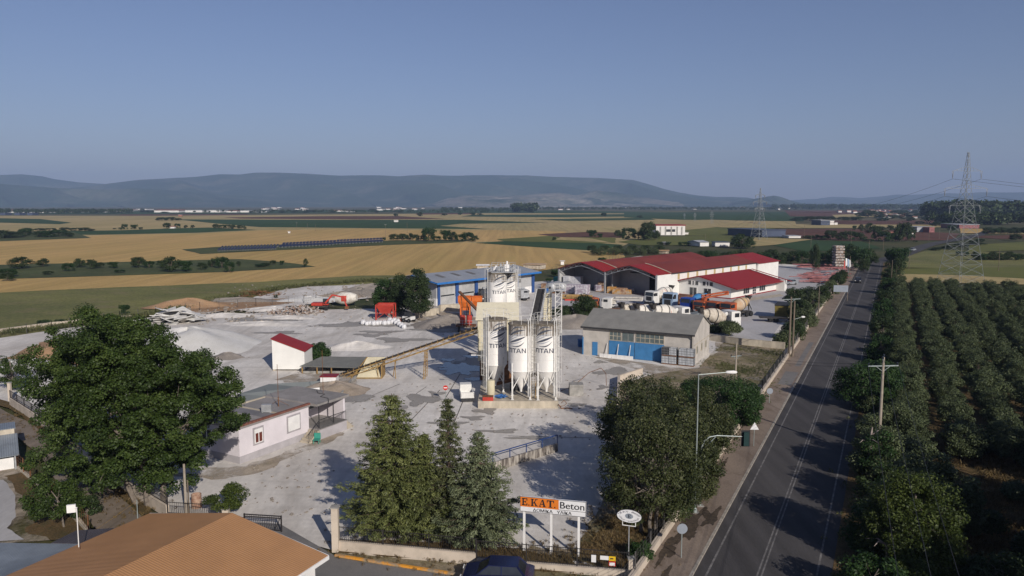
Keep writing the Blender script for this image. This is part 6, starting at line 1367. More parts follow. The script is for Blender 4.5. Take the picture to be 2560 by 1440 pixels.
# tower of stacked blocks
mb = MB(); p = P(2094,672)
for k in range(9): mb.cbox((rnd.uniform(-.1,.1),rnd.uniform(-.1,.1),0.45+k*0.9),(3.0,3.0,0.55),rnd.uniform(-.1,.1)); mb.cbox((0,0,0.0+k*0.9+.08),(2.3,2.3,0.35))
tag(mb.build('pallet_tower', 'debris', loc=p), 'tall tower of stacked slabs near the end of the yard', 'slab tower')
# parked cars
def car(label, p, az, mt, s=1.0):
    t = thing('car', label, 'car', p, az)
    b = MB(); b.yprism([(0,0.35),(4.2,0.35),(4.2,0.85),(3.9,0.95),(3.5,1.0),(3.0,1.0),(0.9,0.95),(0.15,0.8),(0,0.6)], -0.85, 0.85); body = b.build('body', mt, t)
    b = MB(); vs = []
    pr1 = [(0.95,0.95),(3.75,0.95),(3.3,1.42),(1.65,1.45)]
    b.add([(-0.8,y,z) if i < 2 else (-0.62,y,z) for i, (y, z) in enumerate(pr1)]+[(0.8,y,z) if i < 2 else (0.62,y,z) for i, (y, z) in enumerate(pr1)], [(3,2,1,0),(4,5,6,7),(0,1,5,4),(1,2,6,5),(2,3,7,6),(3,0,4,7)]); b.build('windows', 'glass', t)
    b = MB(); b.box(-0.64,0.64,1.62,3.35,1.43,1.48); b.beam((-.78,.98,.96),(-.62,1.64,1.46),.06); b.beam((.78,.98,.96),(.62,1.64,1.46),.06); b.beam((-.78,3.74,.96),(-.62,3.32,1.43),.08); b.beam((.78,3.74,.96),(.62,3.32,1.43),.08); b.beam((-.79,2.4,.96),(-.63,2.4,1.45),.06); b.beam((.79,2.4,.96),(.63,2.4,1.45),.06); b.build('roof', mt, t)
    for y in (0.75, 3.35):
        for x in (-0.8, 0.8): wheel(t, x, y, 0.31, 0.2)
    for s_ in (-0.62, 0.62): MB().cbox((s_,0.02,0.7),(0.34,0.06,0.14)).build('headlight', 'head', t)
    return t
M['car_navy'] = mat('navy_paint', (0.008,0.012,0.05), 0.2, spec=0.6); M['car_grey'] = mat('silver_paint', (0.30,0.32,0.34), 0.3, 0.3); M['car_black'] = mat('black_paint', (0.012,0.012,0.014), 0.25, spec=0.6)
cA_ = P(1268,1446); t = car('dark navy car parked below the front fence, cut by the picture edge', P(1158,1462), 97, 'car_navy'); 
t.location = P(1155,1457); t.rotation_euler = (0,0,-R(96))
car('silver-grey car parked at the far corner of the showroom', P(1962,713), 60, 'car_grey')
car('dark car driving on the road beside the roadside trees', RP(232,-7.8,ROADZ), 26.5, 'car_black')
car('pale car far away on the bend of the road', P(2276,628)+Vector((0,0,0.02)), 50, 'car_grey')
# white mixer trailer in the yard & skid loader
p = P(1152,1006)
t = thing('parked_van', 'small white open backed utility vehicle by the silo plinth', 'utility vehicle', (p.x, p.y, 0), -8)
MB().box(0,1.5,0,2.2,0.45,0.6).box(0,1.5,0,0.1,0.6,1.1).box(0,.08,0,2.2,.6,1.0).box(1.42,1.5,0,2.2,.6,1.0).build('bed', 'cab_white', t); MB().box(.1,1.4,2.2,3.3,.5,1.5).build('cab', 'cab_white', t); MB().box(0.05,1.45,-.06,0,0.1,0.45).build('bumper', 'dark', t)
for y in (.5,2.7):
    for x in (.15,1.35): wheel(t, x, y, 0.3, 0.18)
p = P(1022,805)
t = thing('skid_loader', 'small white and orange skid loader by the dark trees', 'loader', (p.x, p.y, 0), rz=R(60))
MB().box(-.7,.7,-1.0,1.0,.5,1.1).build('body', 'cab_white', t); MB().box(-.5,.5,-.5,.6,1.1,1.9).build('cab', 'glass', t); MB().beam((-.75,-.9,1.2),(-.75,1.6,.4),.15).beam((.75,-.9,1.2),(.75,1.6,.4),.15).build('arm', 'dark', t); MB().cbox((0,1.7,.3),(1.6,.5,.5)).build('bucket', 'cab_orange', t)
for y in (-.6,.6):
    for x in (-.75,.75): wheel(t, x, y, 0.38, 0.25)
# barrel
p = P(492,1268); o = MB().lathe([(0.36,0),(0.37,0.3),(0.34,0.32),(0.37,0.6),(0.34,.62),(0.36,1.0),(0.33,1.0),(0.33,.6)], n=18, cap=False).build('barrel', mat('rusty_barrel', (0.42,0.30,0.22), 0.8, col2=(0.18,0.07,0.04), scale=3), smooth=True, loc=(p.x,p.y,0.0)); tag(o, 'rusty open oil drum beside the wooden pole', 'barrel')
# ================================================================ vegetation
M['bark'] = mat('grey_bark', (0.16,0.135,0.11), 0.95, var=0.35, scale=4)
M['bark_dk'] = mat('brown_bark', (0.09,0.065,0.05), 0.95, var=0.35, scale=4)
M['bark_dead'] = mat('bleached_bark', (0.30,0.25,0.22), 0.95, var=0.35, scale=4)
M['lf_poplar'] = mat_leaf('leaf_broad_green', (0.020,0.036,0.008), (0.042,0.070,0.014), (0.082,0.115,0.028), clump=0.35)
M['lf_cedar'] = mat_leaf('needles_yellow_green', (0.045,0.056,0.018), (0.105,0.122,0.038), (0.19,0.205,0.07), 0.12, clump=0.6)
M['lf_cypress'] = mat_leaf('needles_dark', (0.035,0.042,0.018), (0.075,0.085,0.034), (0.13,0.14,0.06), 0.1, clump=0.8)
M['lf_cedar3'] = mat_leaf('needles_grey_green', (0.055,0.068,0.036), (0.115,0.135,0.07), (0.19,0.215,0.115), 0.12, clump=0.6)
M['lf_ash'] = mat_leaf('leaf_ash', (0.022,0.030,0.010), (0.050,0.062,0.020), (0.10,0.105,0.045), clump=0.45)
M['lf_olive'] = mat_leaf('leaf_olive', (0.034,0.046,0.018), (0.072,0.092,0.038), (0.125,0.15,0.07), 0.1, clump=0.5)
M['lf_bush'] = mat_leaf('leaf_dark_bush', (0.018,0.030,0.010), (0.034,0.055,0.018), (0.065,0.09,0.03), clump=0.3)
M['lf_bright'] = mat_leaf('leaf_bright', (0.022,0.036,0.008), (0.048,0.068,0.013), (0.09,0.115,0.024), clump=0.4)
M['lf_ivy'] = mat_leaf('leaf_ivy', (0.014,0.032,0.008), (0.026,0.058,0.014), (0.05,0.09,0.022), clump=0.5)
def leafcloud(cen, rad, cnt, size, seed, aspect=0.55, up=0.5, flat=0.75, shell=0.5, axis=None):
    """cen (k,3), rad (k,), cnt leaves each -> (N,4,3) diamond leaves with outward/upward facing normals"""
    g = np.random.default_rng(seed); k = len(cen)
    cnt = np.full(k, cnt) if np.isscalar(cnt) else cnt
    idx = np.repeat(np.arange(k), cnt); n = len(idx)
    d = g.normal(size=(n, 3)); d /= np.linalg.norm(d, axis=1)[:, None]
    rr = (shell+(1-shell)*g.random(n)**0.7)*rad[idx]
    pos = cen[idx]+d*rr[:, None]*np.array([1, 1, flat])
    nm = d*0.7+g.normal(size=(n, 3))*0.55; nm[:, 2] += up; nm /= np.linalg.norm(nm, axis=1)[:, None]
    a = g.normal(size=(n, 3)) if axis is None else axis[idx]+g.normal(size=(n, 3))*0.45
    u = a-nm*np.sum(a*nm, axis=1)[:, None]; u /= np.linalg.norm(u, axis=1)[:, None]+1e-9; v = np.cross(nm, u)
    s = size*(0.6+0.8*g.random(n))
    u *= (s*0.5)[:, None]; v *= (s*aspect*0.5)[:, None]
    return np.stack([pos-u, pos+v-u*0.1, pos+u, pos-v-u*0.1], axis=1)
def limbs(mb, base, tops, r, trunk_top, seed=0, n=7, wob=0.15):
    g = random.Random(seed); base = Vector(base); tt = Vector(trunk_top); pts = []; K = 5
    for i in range(K+1):
        u = i/K; p = base.lerp(tt, u); p += Vector((g.uniform(-wob, wob), g.uniform(-wob, wob), 0))*(1 if 0 < i else 0); pts.append(p)
    mb.path(pts, [r*(1-0.6*i/K) for i in range(K+1)], n)
    for tp in tops:
        tp = Vector(tp); u = min(0.95, max(0.2, 0.25+0.6*g.random())); s = pts[0].lerp(pts[-1], u); i = int(u*K); s = pts[i].lerp(pts[min(K, i+1)], u*K-i)
        m = s.lerp(tp, 0.5)+Vector((0, 0, -0.1*(tp-s).length)); L = (tp-s).length
        mb.path([s, m, tp], [max(0.02, r*0.32), max(0.015, r*0.2), 0.012], 5)
def crown_pts(k, env, h0, h1, seed, squash=1.0, inner=0.35):
    """cluster centres between radius inner..1 of an envelope env(u)->radius"""
    g = np.random.default_rng(seed); out = []
    while len(out) < k:
        u = g.random(); r = env(u)
        if g.random() > r/max(env(x) for x in (0.1, 0.3, 0.5, 0.7)): continue
        a = g.random()*2*math.pi; q = inner+(1-inner)*g.random()**0.5
        out.append((r*q*math.cos(a), r*q*math.sin(a)*squash, h0+(h1-h0)*u))
    return np.array(out)
def broadleaf(name, label, cat, p, H, Rw, h0, seed, nclu, nper, cr, leaf, lm, trunk_r=0.25, bark='bark', env=None, group=None, lean=(0,0), up=0.5, flat=0.75, nl=26, asp=0.55, multi=1, squash=1.0):
    t = thing(name, label, cat, p, 0, group)
    env = env or (lambda u: Rw*math.sqrt(max(0.02, 1-(2*u-0.85)**2/1.4)))
    cen = crown_pts(nclu, env, h0+cr*0.5, H-cr*0.7, seed, squash); cen[:, 0] += lean[0]*cen[:, 2]/H; cen[:, 1] += lean[1]*cen[:, 2]/H
    g = np.random.default_rng(seed+1); rad = cr*(0.65+0.7*g.random(nclu))
    V = leafcloud(cen, rad, nper, leaf, seed+2, aspect=asp, up=up, flat=flat)
    V[:, :, 2] = np.maximum(V[:, :, 2], 0.05)
    npmesh('crown', V, 4, lm, t)
    mb = MB(); sel = g.permutation(nclu)[:nl]
    for m in range(multi):
        off = (0, 0) if multi == 1 else (0.5*math.cos(m*2.4), 0.5*math.sin(m*2.4))
        limbs(mb, (off[0], off[1], -0.05), [cen[i] for i in sel[m::multi]], trunk_r, (lean[0]*0.7+off[0]*2.5, lean[1]*0.7+off[1]*2.5, H*0.75), seed+m)
    mb.build('trunk', bark, t, smooth=True)
    return t
def tpx(px, yb, yt, xl=None, xr=None):
    p = P(px, yb); H = Hz(p, yt); d = p.y
    w = ((xr-xl)/2/FPX*(d*math.cos(PITCH)+16*math.sin(PITCH))) if xl is not None else None
    return p, H, w
# ---- big plane/poplar on the left: several overlapping crowns on one trunk
p = P(372,1262); D0 = p.y
t = thing('poplar_tree', 'huge dense dark green broadleaf tree left of the flat roofed office', 'tree', p)
def W(px, py, dy):     # pixel position at distance D0+dy -> local coords
    Y = D0+dy; z = Hz((0, Y), py); d = Y*math.cos(PITCH)+(CAMH-z)*math.sin(PITCH); return ((px-1280)/FPX*d-p.x, dy, z)
outl = [(248,852,78),(335,865,60),(400,905,60),(465,940,55),(520,985,50),(555,1015,28),(540,1050,45),(480,1110,40),(455,1000,80),(380,950,90),(300,900,95),(210,905,70),(155,885,42),(135,935,50),(115,1000,35),(120,1060,35),(140,1110,38),(170,1165,40),(240,1110,70),(310,1050,90),(390,1060,80),(450,1170,45),(400,1190,45),(330,1170,60),(260,1180,40),(230,1215,22),(210,960,80),(260,1010,90),(180,1030,70),(440,1090,60),(505,930,36),(560,985,26),(500,1010,50),(478,900,24),(380,850,40),(180,930,50),(350,1120,60),(590,1000,18),(585,1055,16),(140,838,18),(235,785,14),(290,825,22),(345,815,14),(430,880,20),(515,915,18),(80,900,22),(75,980,18),(90,1150,16),(100,1195,12),(200,1200,25),(430,1215,25),(465,1140,22),(560,945,14),(585,960,12)]
cl = []; g = np.random.default_rng(5)
for (x, y, r) in outl:
    rw = r/FPX*60; n_ = max(3, int((rw/0.62)**2*2.1))
    for k in range(n_):
        a = g.random()*6.28; q = g.random()**0.5; dd = g.uniform(-0.9, 0.9)*min(5.5, 1.2+rw*1.6)
        cl.append(W(x+r*q*math.cos(a), y+r*q*math.sin(a), dd))
cl = np.array(cl); cl = cl[cl[:, 2] > 1.3]; cl += g.normal(size=cl.shape)*0.15
print('poplar clusters', len(cl))
V = leafcloud(cl, 0.48+0.45*g.random(len(cl)), max(60, int(230000/len(cl))), 0.15, 6, aspect=0.8, up=0.45, flat=0.7, shell=0.3)
npmesh('crown', V, 4, 'lf_poplar', t)
mb = MB(); sel = g.permutation(len(cl))[:70]
limbs(mb, (0,0,-0.05), [cl[i] for i in sel[:35]], 0.30, W(330,900,0), 3, wob=0.3); limbs(mb, (0.9,0.3,-0.05), [cl[i] for i in sel[35:60]], 0.22, W(440,950,1), 4, wob=0.3); limbs(mb, (-1.0,0.2,-0.05), [cl[i] for i in sel[60:]], 0.2, W(220,960,1), 8, wob=0.3)
mb.build('trunk', 'bark', t, smooth=True)
# ---- conifers
def conifer(label, p, H, Rb, seed, lm, n_wh, per, leaf=0.19, power=0.85, h0=0.5, top2=None, dens=150, skirt=1.0, tuft=0.30):
    t = thing('conifer_tree', label, 'tree', p, 0, 'conifers behind the front fence')
    g = np.random.default_rng(seed); cen = []; ax = []; rad = []; mb = MB(); mb.path([(0,0,-0.05),(0.05,0,H*0.5),(0,0,H*0.99)], [0.2, 0.11, 0.02], 7)
    for k in range(n_wh):
        u = (k+0.5*g.random())/n_wh; z = h0+(H-h0)*u; R_ = Rb*(1-u)**power*(0.85+0.3*g.random())
        if u < 0.12: R_ *= skirt
        nb = max(4, int(per*(1-u)**0.6+3))
        for b in range(nb):
            a = 2*math.pi*(b+g.random()*0.8)/nb+k*0.7; L = R_*(0.7+0.45*g.random()); dr = -0.12*L+0.05
            e = np.array([L*math.cos(a), L*math.sin(a), z+dr+0.25*L*(1-u)])
            if L > 0.5: mb.path([(0,0,z), tuple(e*np.array([0.9,0.9,1]))], [0.035, 0.01], 4)
            m = max(2, int(L/0.36))
            for j in range(m):
                f = (j+0.9)/m; c = np.array([0,0,z])*(1-f)+e*f; c[2] -= 0.10*math.sin(f*3)*L*0.3
                cen.append(c+g.normal(size=3)*0.07); d_ = np.array([math.cos(a), math.sin(a), -0.15]); ax.append(d_); rad.append(tuft*(0.7+0.5*g.random())*(0.7+0.5*f))
    cen = np.array(cen); ax = np.array(ax); rad = np.array(rad)
    V = leafcloud(cen, rad, max(8, int(dens)), leaf, seed+1, aspect=0.32, up=0.7, flat=0.45, shell=0.15, axis=ax)
    npmesh('crown', V, 4, lm, t); mb.build('trunk', 'bark_dk', t, smooth=True); print('conifer', len(V)); return t
pA = P(985,1335); conifer('tallest broad yellow-green conifer, left of the three behind the front fence', pA, Hz(pA, 980), 3.6, 31, 'lf_cedar', 22, 13, dens=60, power=0.66, leaf=0.19, tuft=0.36, h0=0.5)
pB = P(1122,1345); conifer('slim dark pointed conifer in the middle of the three', pB, Hz(pB, 996), 1.9, 32, 'lf_cypress', 28, 9, dens=48, power=0.75, tuft=0.25, leaf=0.17, h0=0.4)
pC = P(1196,1352); conifer('grey-green conifer with a bushy base, right of the three behind the fence', pC, Hz(pC, 1080), 3.1, 33, 'lf_cedar3', 20, 13, dens=56, power=0.78, tuft=0.34, leaf=0.18, h0=0.3)
pD = P(1062,1340); conifer('lower yellow-green conifer squeezed between the tall ones', pD, Hz(pD, 1082), 2.6, 34, 'lf_cedar', 18, 12, dens=56, power=0.7, tuft=0.34, leaf=0.18, h0=0.4)
# ---- ash group right of centre
def B(label, px, yb, yt, xl, xr, seed, lm, nclu=60, nper=220, cr=0.8, leaf=0.2, name='tree', cat='tree', h0f=0.15, bark='bark', group=None, **kw):
    p, H, w_ = tpx(px, yb, yt, xl, xr); w_ = max(0.6, w_-cr*0.4)
    kw.setdefault('trunk_r', 0.14)
    return broadleaf(name, label, cat, p, H, w_, H*h0f, seed, nclu, nper, cr, leaf, lm, bark=bark, group=group, **kw)
GA = 'ash trees along the roadside wall'
B('tall open crowned ash tree at the front of the roadside clump', 1620,1335,1030,1500,1760,41,'lf_ash',130,230,0.75,0.16,multi=3,nl=70,trunk_r=0.14,group=GA,h0f=0.12)
B('wide ash tree in the middle of the roadside clump behind the street lamp', 1655,1235,985,1500,1800,42,'lf_ash',110,220,0.8,0.18,multi=3,nl=60,group=GA,h0f=0.2)
B('ash tree leaning over the yard at the left of the roadside clump', 1580,1180,955,1490,1680,43,'lf_ash',75,220,0.75,0.18,multi=2,nl=40,group=GA,h0f=0.2)
B('ash tree at the back of the roadside clump near the low yard wall', 1620,1090,925,1550,1730,44,'lf_ash',70,200,0.8,0.18,multi=2,nl=40,group=GA,h0f=0.15)
B('ash tree overhanging the road wall beside the traffic light', 1762,1165,1000,1690,1842,45,'lf_ash',70,220,0.8,0.18,multi=2,nl=30,group=GA,h0f=0.15)
B('dark ivy smothered bush against the road wall by the sleeping pole', 1815,1075,935,1735,1900,46,'lf_ivy',70,240,0.75,0.17,name='bush',cat='bush',h0f=0.02)
B('dark leafy bush at the far end of the roadside clump', 1850,1020,948,1790,1915,47,'lf_ivy',50,220,0.75,0.18,name='bush',cat='bush',h0f=0.0)
B('low dark bush between the back ash tree and the wooden pole', 1745,1010,942,1690,1800,48,'lf_ivy',45,220,0.7,0.18,name='bush',cat='bush',h0f=0.0)
B('small bush beside the wall behind the oval sign', 1600,1402,1350,1575,1632,49,'lf_ivy',18,200,0.35,0.13,name='bush',cat='bush',h0f=0.0)
B('low green bush at the trunk of the front ash tree', 1700,1290,1225,1668,1730,50,'lf_ivy',20,200,0.5,0.14,name='bush',cat='bush',h0f=0.0)
B('low ash tree overhanging the wall behind the traffic light pole', 1715,1255,1075,1650,1830,65,'lf_ash',90,230,0.7,0.16,multi=2,nl=40,group=GA,h0f=0.08)
B('ash tree at the middle of the clump, half hidden behind the lamp pole', 1740,1130,960,1660,1850,66,'lf_ash',80,220,0.75,0.17,multi=2,nl=30,group=GA,h0f=0.05)
B('ivy covered bush along the road wall halfway up the clump', 1862,1060,985,1820,1905,67,'lf_ivy',40,220,0.65,0.17,name='bush',cat='bush',h0f=0.0)
# ---- small ones on the left
B('young leafy tree beside the rusty oil drum', 548,1290,1212,505,610,51,'lf_bright',26,260,0.42,0.13,name='young_tree',h0f=0.2,lean=(0.9,0.2),nl=16,trunk_r=0.05)
B('small thin trunked tree by the rusty gate at the lower left', 160,1318,1205,55,205,52,'lf_poplar',34,260,0.5,0.15,name='young_tree',h0f=0.3,lean=(-1.2,0.6),nl=16,trunk_r=0.07)
B('young tree at the left picture edge by the concrete post', 30,975,878,-10,75,53,'lf_poplar',36,220,0.6,0.17,name='young_tree',h0f=0.1)
B('brown-green scrub on the rusty fence at the lower left', 215,1290,1235,185,255,54,'lf_bush',16,160,0.4,0.14,name='bush',cat='bush',h0f=0.0)
B('dense round fig tree between the white tower and the bin canopy', 795,905,853,765,826,55,'lf_ivy',40,260,0.6,0.2,name='fig_tree',h0f=0.05)
B('dark pointed conifer, left of the three dark trees in the yard', 962,782,690,935,992,56,'lf_ivy',50,240,0.9,0.26,h0f=0.05,env=None)
B('tall dark tree with leaning trunk, right of the three dark yard trees', 1050,800,668,1012,1075,57,'lf_bush',70,240,1.0,0.26,h0f=0.12,lean=(-0.5,0))
B('dark broad tree in the middle of the three dark yard trees', 1005,788,682,975,1035,58,'lf_bush',60,240,1.0,0.26,h0f=0.08)
B('dark bushy tree among the parked trucks behind the steep conveyor', 1462,800,735,1432,1495,59,'lf_bush',55,240,1.0,0.26,h0f=0.0,name='bush',cat='bush')
B('lower dark bush left of the bushy tree among the trucks', 1405,798,762,1380,1432,60,'lf_bush',40,220,0.9,0.26,h0f=0.0,name='bush',cat='bush')
B('low bush right of the bushy tree among the trucks', 1500,806,778,1480,1525,61,'lf_olive',26,220,0.8,0.25,h0f=0.0,name='bush',cat='bush')
B('grey-green olive bush below the beige mixer truck', 1822,840,800,1795,1855,62,'lf_olive',34,260,0.8,0.24,h0f=0.2,name='olive_bush',cat='bush')
B('dark weedy bush at the truck rear left of the olive bush', 1795,832,812,1770,1815,63,'lf_bush',16,200,0.7,0.24,h0f=0.0,name='bush',cat='bush')
HG = 'trees of the hedge along the yard beside the road'
for i, (px, yb, yt, xl, xr, lm) in enumerate([(1985,762,715,1962,2010,'lf_bush'),(2020,752,714,1998,2048,'lf_bush'),(1998,805,742,1975,2035,'lf_bush'),(2030,775,725,2005,2062,'lf_olive'),(1985,850,795,1960,2012,'lf_bush'),(2015,818,768,1990,2045,'lf_olive'),(2052,755,708,2030,2080,'lf_bush'),(2075,735,698,2055,2100,'lf_olive'),(2093,712,684,2075,2112,'lf_bush'),(1958,868,822,1940,1985,'lf_olive'),(2105,698,674,2092,2120,'lf_bush')]):
    B('%s hedge tree inside the road wall, %s of its row' % ('dark green' if lm == 'lf_bush' else 'grey-green', ordw(i)), px, yb, yt, xl, xr, 70+i, lm, 38, 200, 0.85, 0.25, h0f=0.0, group=HG, name='hedge_tree')
# ---- right roadside growth
B('dark tree overhanging the road at the near end of the grove', 2172,1020,892,2100,2265,90,'lf_ivy',90,240,0.8,0.2,h0f=0.0)
B('large bright green bushy tree at the lower right of the road', 2275,1425,1170,2150,2400,91,'lf_bright',150,260,0.7,0.15,h0f=0.0,nl=30)
B('grey-green wild olive bush behind the bright green tree', 2305,1300,1105,2240,2400,92,'lf_olive',90,240,0.7,0.17,h0f=0.0,name='bush',cat='bush')
B('dull green bush around the bleached dead trunk', 2205,1195,1065,2130,2290,93,'lf_olive',80,240,0.7,0.17,h0f=0.0,name='bush',cat='bush')
B('dull bush between the dead trunk and the dark road tree', 2240,1120,1005,2190,2320,94,'lf_olive',80,230,0.7,0.18,h0f=0.0,name='bush',cat='bush')
B('bright bush at the bottom edge right of the road', 2290,1500,1398,2215,2345,95,'lf_bright',50,260,0.5,0.14,h0f=0.0,name='bush',cat='bush')
B('small bright bush at the bottom edge beside the road', 2160,1480,1410,2115,2200,96,'lf_bright',34,240,0.45,0.14,h0f=0.0,name='bush',cat='bush')
B('brownish bush at the lower right field edge', 2400,1340,1180,2340,2440,97,'lf_olive',50,220,0.6,0.16,h0f=0.0,name='bush',cat='bush')
B('green bush at the bottom right corner of the picture', 2500,1500,1370,2430,2600,98,'lf_bush',50,220,0.6,0.16,h0f=0.0,name='bush',cat='bush')
for i, (px, yb, yt, xl, xr) in enumerate([(2222,700,668,2206,2240),(2218,735,688,2198,2240),(2212,775,715,2190,2238),(2207,815,745,2185,2238),(2205,860,785,2180,2240),(2200,905,835,2175,2240)]):
    B('roadside hedge bush at the grove edge, %s from the far end' % ordw(i), px, yb, yt, xl, xr, 110+i, 'lf_ivy' if i % 2 else 'lf_bush', 36, 210, 0.8, 0.22, h0f=0.0, name='hedge_bush', cat='bush', group='hedge bushes between road and grove')
for i, (px, yb, yt, hh, m_) in enumerate([(2172,1200,1068,0.16,'bark_dead'),(2218,1440,1330,0.15,'bark_dead')]):
    p, H, _ = tpx(px, yb, yt); mb = MB(); mb.path([(0,0,0),(0.1,0.1,H*.4),(-0.05,0,H*.75),(0.05,0,H)],[0.24,0.2,0.13,0.05],8)
    for k in range(7): a = k*1.1; z = H*(0.55+0.05*k); mb.path([(0,0,z),(0.7*math.cos(a),0.7*math.sin(a),z+.3),(1.3*math.cos(a+.3),1.3*math.sin(a+.3),z+.2)],[0.07,0.04,0.01],5)
    tt = thing('dead_tree', ('bleached broken dead tree trunk above the roadside bushes','lower broken reddish dead trunk near the bottom edge')[i], 'dead tree', p); mb.build('trunk', m_, tt, smooth=True)
for i in range(15):
    s = 22+i*7.2+rnd.uniform(-1, 1); n = rnd.uniform(-0.6, 0.6)-0.3; Hh = rnd.uniform(2.4, 4.4) if s < 80 else rnd.uniform(1.6, 3.2)
    broadleaf('roadside_shrub', 'dark shrub crowding the right edge of the road, %s from the near end' % ordw(i), 'bush', RP(s, n), Hh, rnd.uniform(1.2, 1.9), 0, 300+i, 26, 200, 0.6, 0.17, rnd.choice(['lf_ivy','lf_bush','lf_olive']), group='shrubs along the right road edge', nl=8, trunk_r=0.06)
for i, (x, y, Hh) in enumerate([(31,27,11),(36,33,12),(34,40,11),(40,46,12),(45,38,13),(52,33,13),(47,53,11),(56,46,12),(62,40,13),(66,54,12),(28,15,10),(26,20,9),(38,26,12),(72,50,12),(57,60,11)]):
    broadleaf('roadside_tree', 'tall dark tree right of the road outside the picture, %s from the camera' % ordw(i), 'tree', Vector((x, y, 0)), Hh, 3.8, 1.0, 330+i, 80, 150, 1.2, 0.34, 'lf_bush', group='tall trees right of the road by the camera', nl=20, trunk_r=0.22)
for i, (px, yb, yt, w_) in enumerate([(2440,1130,1060,90),(2520,1110,1035,100),(2470,1330,1270,70),(2540,1250,1200,60),(2580,1420,1330,90),(2420,1440,1390,70),(2600,1180,1090,110)]):
    B('straggly dark bush, %s of those in the bare field at the lower right' % ordw(i), px, yb, yt, px-w_/2, px+w_/2, 360+i, ['lf_bush','lf_olive'][i % 2], 36, 200, 0.55, 0.17, name='bush', cat='bush', h0f=0.0, group='bushes of the bare lower right field')
# ---- olive grove
def proto(seed, lm, H, Rw, nclu, nper, cr, leaf, h0f=0.15, bark='bark_dk'):
    cen = crown_pts(nclu, lambda u: Rw*math.sqrt(max(0.05, 1-(2*u-0.8)**2/1.5)), H*h0f+cr*.5, H-cr*.6, seed)
    g = np.random.default_rng(seed+1); V = leafcloud(cen, cr*(0.65+0.7*g.random(nclu)), nper, leaf, seed+2, aspect=0.4, up=0.5, shell=0.35); V[:, :, 2] = np.maximum(V[:, :, 2], 0.02)
    mb = MB(); limbs(mb, (0,0,-0.05), [cen[i] for i in range(0, nclu, 4)], 0.13*H/4, (0,0,H*.7), seed)
    t = thing('proto', 'x', 'tree'); npmesh('crown', V, 4, lm, t); mb.build('trunk', bark, t, smooth=True); return t
def use(pr, first, name, label, cat, loc, rz, scale, group):
    if pr not in first: o = pr; first.add(pr); o.location = loc; o.rotation_euler = (0,0,rz); o.scale = scale
    else: o = copytree(pr, loc, rz, scale=scale)
    o.name = name; tag(o, label, cat, group); return o
used = set()
OL = [proto(200+i, 'lf_olive', 3.5, 1.5, 32, 190, 0.58, 0.18, 0.08) for i in range(4)]
def proj(v):
    d = v.y*math.cos(PITCH)-(v.z-CAMH)*math.sin(PITCH); u = v.y*math.sin(PITCH)+(v.z-CAMH)*math.cos(PITCH)
    return 1280+v.x/d*FPX, 720-u/d*FPX
rows = [2.4,6.4,10.3,14.2,18.1,22.0,25.9,29.8,33.7,37.6,41.5]
cnt = 0
for ri, n in enumerate(rows):
    s0 = 66 if ri == 0 else 74 if ri < 3 else 80; s = s0+rnd.uniform(0, 2); k = 0; s1 = 224-ri*1.0
    while s < s1:
        v = RP(s, n+rnd.uniform(-.25,.25)); x, y = proj(Vector((v.x, v.y, 2.5)))
        if x < 2640 and cnt < 299 and not (abs(n-17) < 7 and abs(s-236) < 9):
            q = rnd.uniform(0.78, 1.2)
            use(rnd.choice(OL), used, 'olive_tree', 'silver-green olive tree, %s visible from the near end of the %s row from the road' % (ordw(k), ordw(ri)), 'olive tree', v, rnd.uniform(0, 6.28), (q, q, q*rnd.uniform(.9, 1.1)), 'olive trees planted in rows')
            k += 1; cnt += 1
        s += rnd.uniform(2.7, 3.3)+ri*0.05
print('olives', cnt)
# ---- mid-distance bushes
BP = [proto(220, 'lf_bush', 4.0, 2.0, 30, 110, 0.8, 0.34, 0.0), proto(223, 'lf_bush', 4.0, 1.7, 26, 110, 0.8, 0.34, 0.05), proto(226, 'lf_ivy', 4.0, 1.9, 26, 110, 0.85, 0.34, 0.0), proto(229, 'lf_olive', 4.0, 2.0, 26, 110, 0.8, 0.34, 0.0)]
def bushes(lst, tmpl, cat, group, name='bush', pr=None, order=None):
    for i, q in enumerate(lst):
        px, yb, yt, wpx = q[:4]; p, H, w_ = tpx(px, yb, yt, px-wpx/2, px+wpx/2)
        b = BP[q[4]] if len(q) > 4 else rnd.choice(BP[:3])
        use(b, used, name, tmpl % ordw(i), cat, p, rnd.uniform(0, 6.28), (w_/2.0, w_/2.0*1.1, H/4.0), group)
bushes([(18,690,668,40),(55,669,641,55),(20,700,680,34),(108,665,645,28),(172,676,655,26),(200,667,645,28),(228,670,647,28),(250,668,655,18),(283,669,652,24),(345,667,641,32),(373,668,650,24),(400,668,650,20),(430,677,640,50),(465,677,648,34),(505,672,655,26),(530,667,645,20),(555,668,638,32),(575,679,650,22),(596,664,652,12),(650,666,659,26),(662,664,656,26),(683,660,650,14),(705,661,650,12),(765,666,645,12),(300,680,673,22),(120,685,677,22)],
    'dark bush, %s listed from the left in the weedy strip across the wheat', 'bush', 'bushes in the weedy strip')
bushes([(12,594,574,60),(45,592,578,30),(64,590,568,30),(95,592,578,26),(118,592,574,40),(148,590,572,40),(170,592,580,26),(70,577,569,22),(100,577,570,22),(125,577,569,24),(160,577,568,26),(190,577,568,26),(212,577,568,22),(230,577,572,16)],
    'dark bush, %s from the left at the left edge green strip', 'bush', 'bushes at the left edge strip')
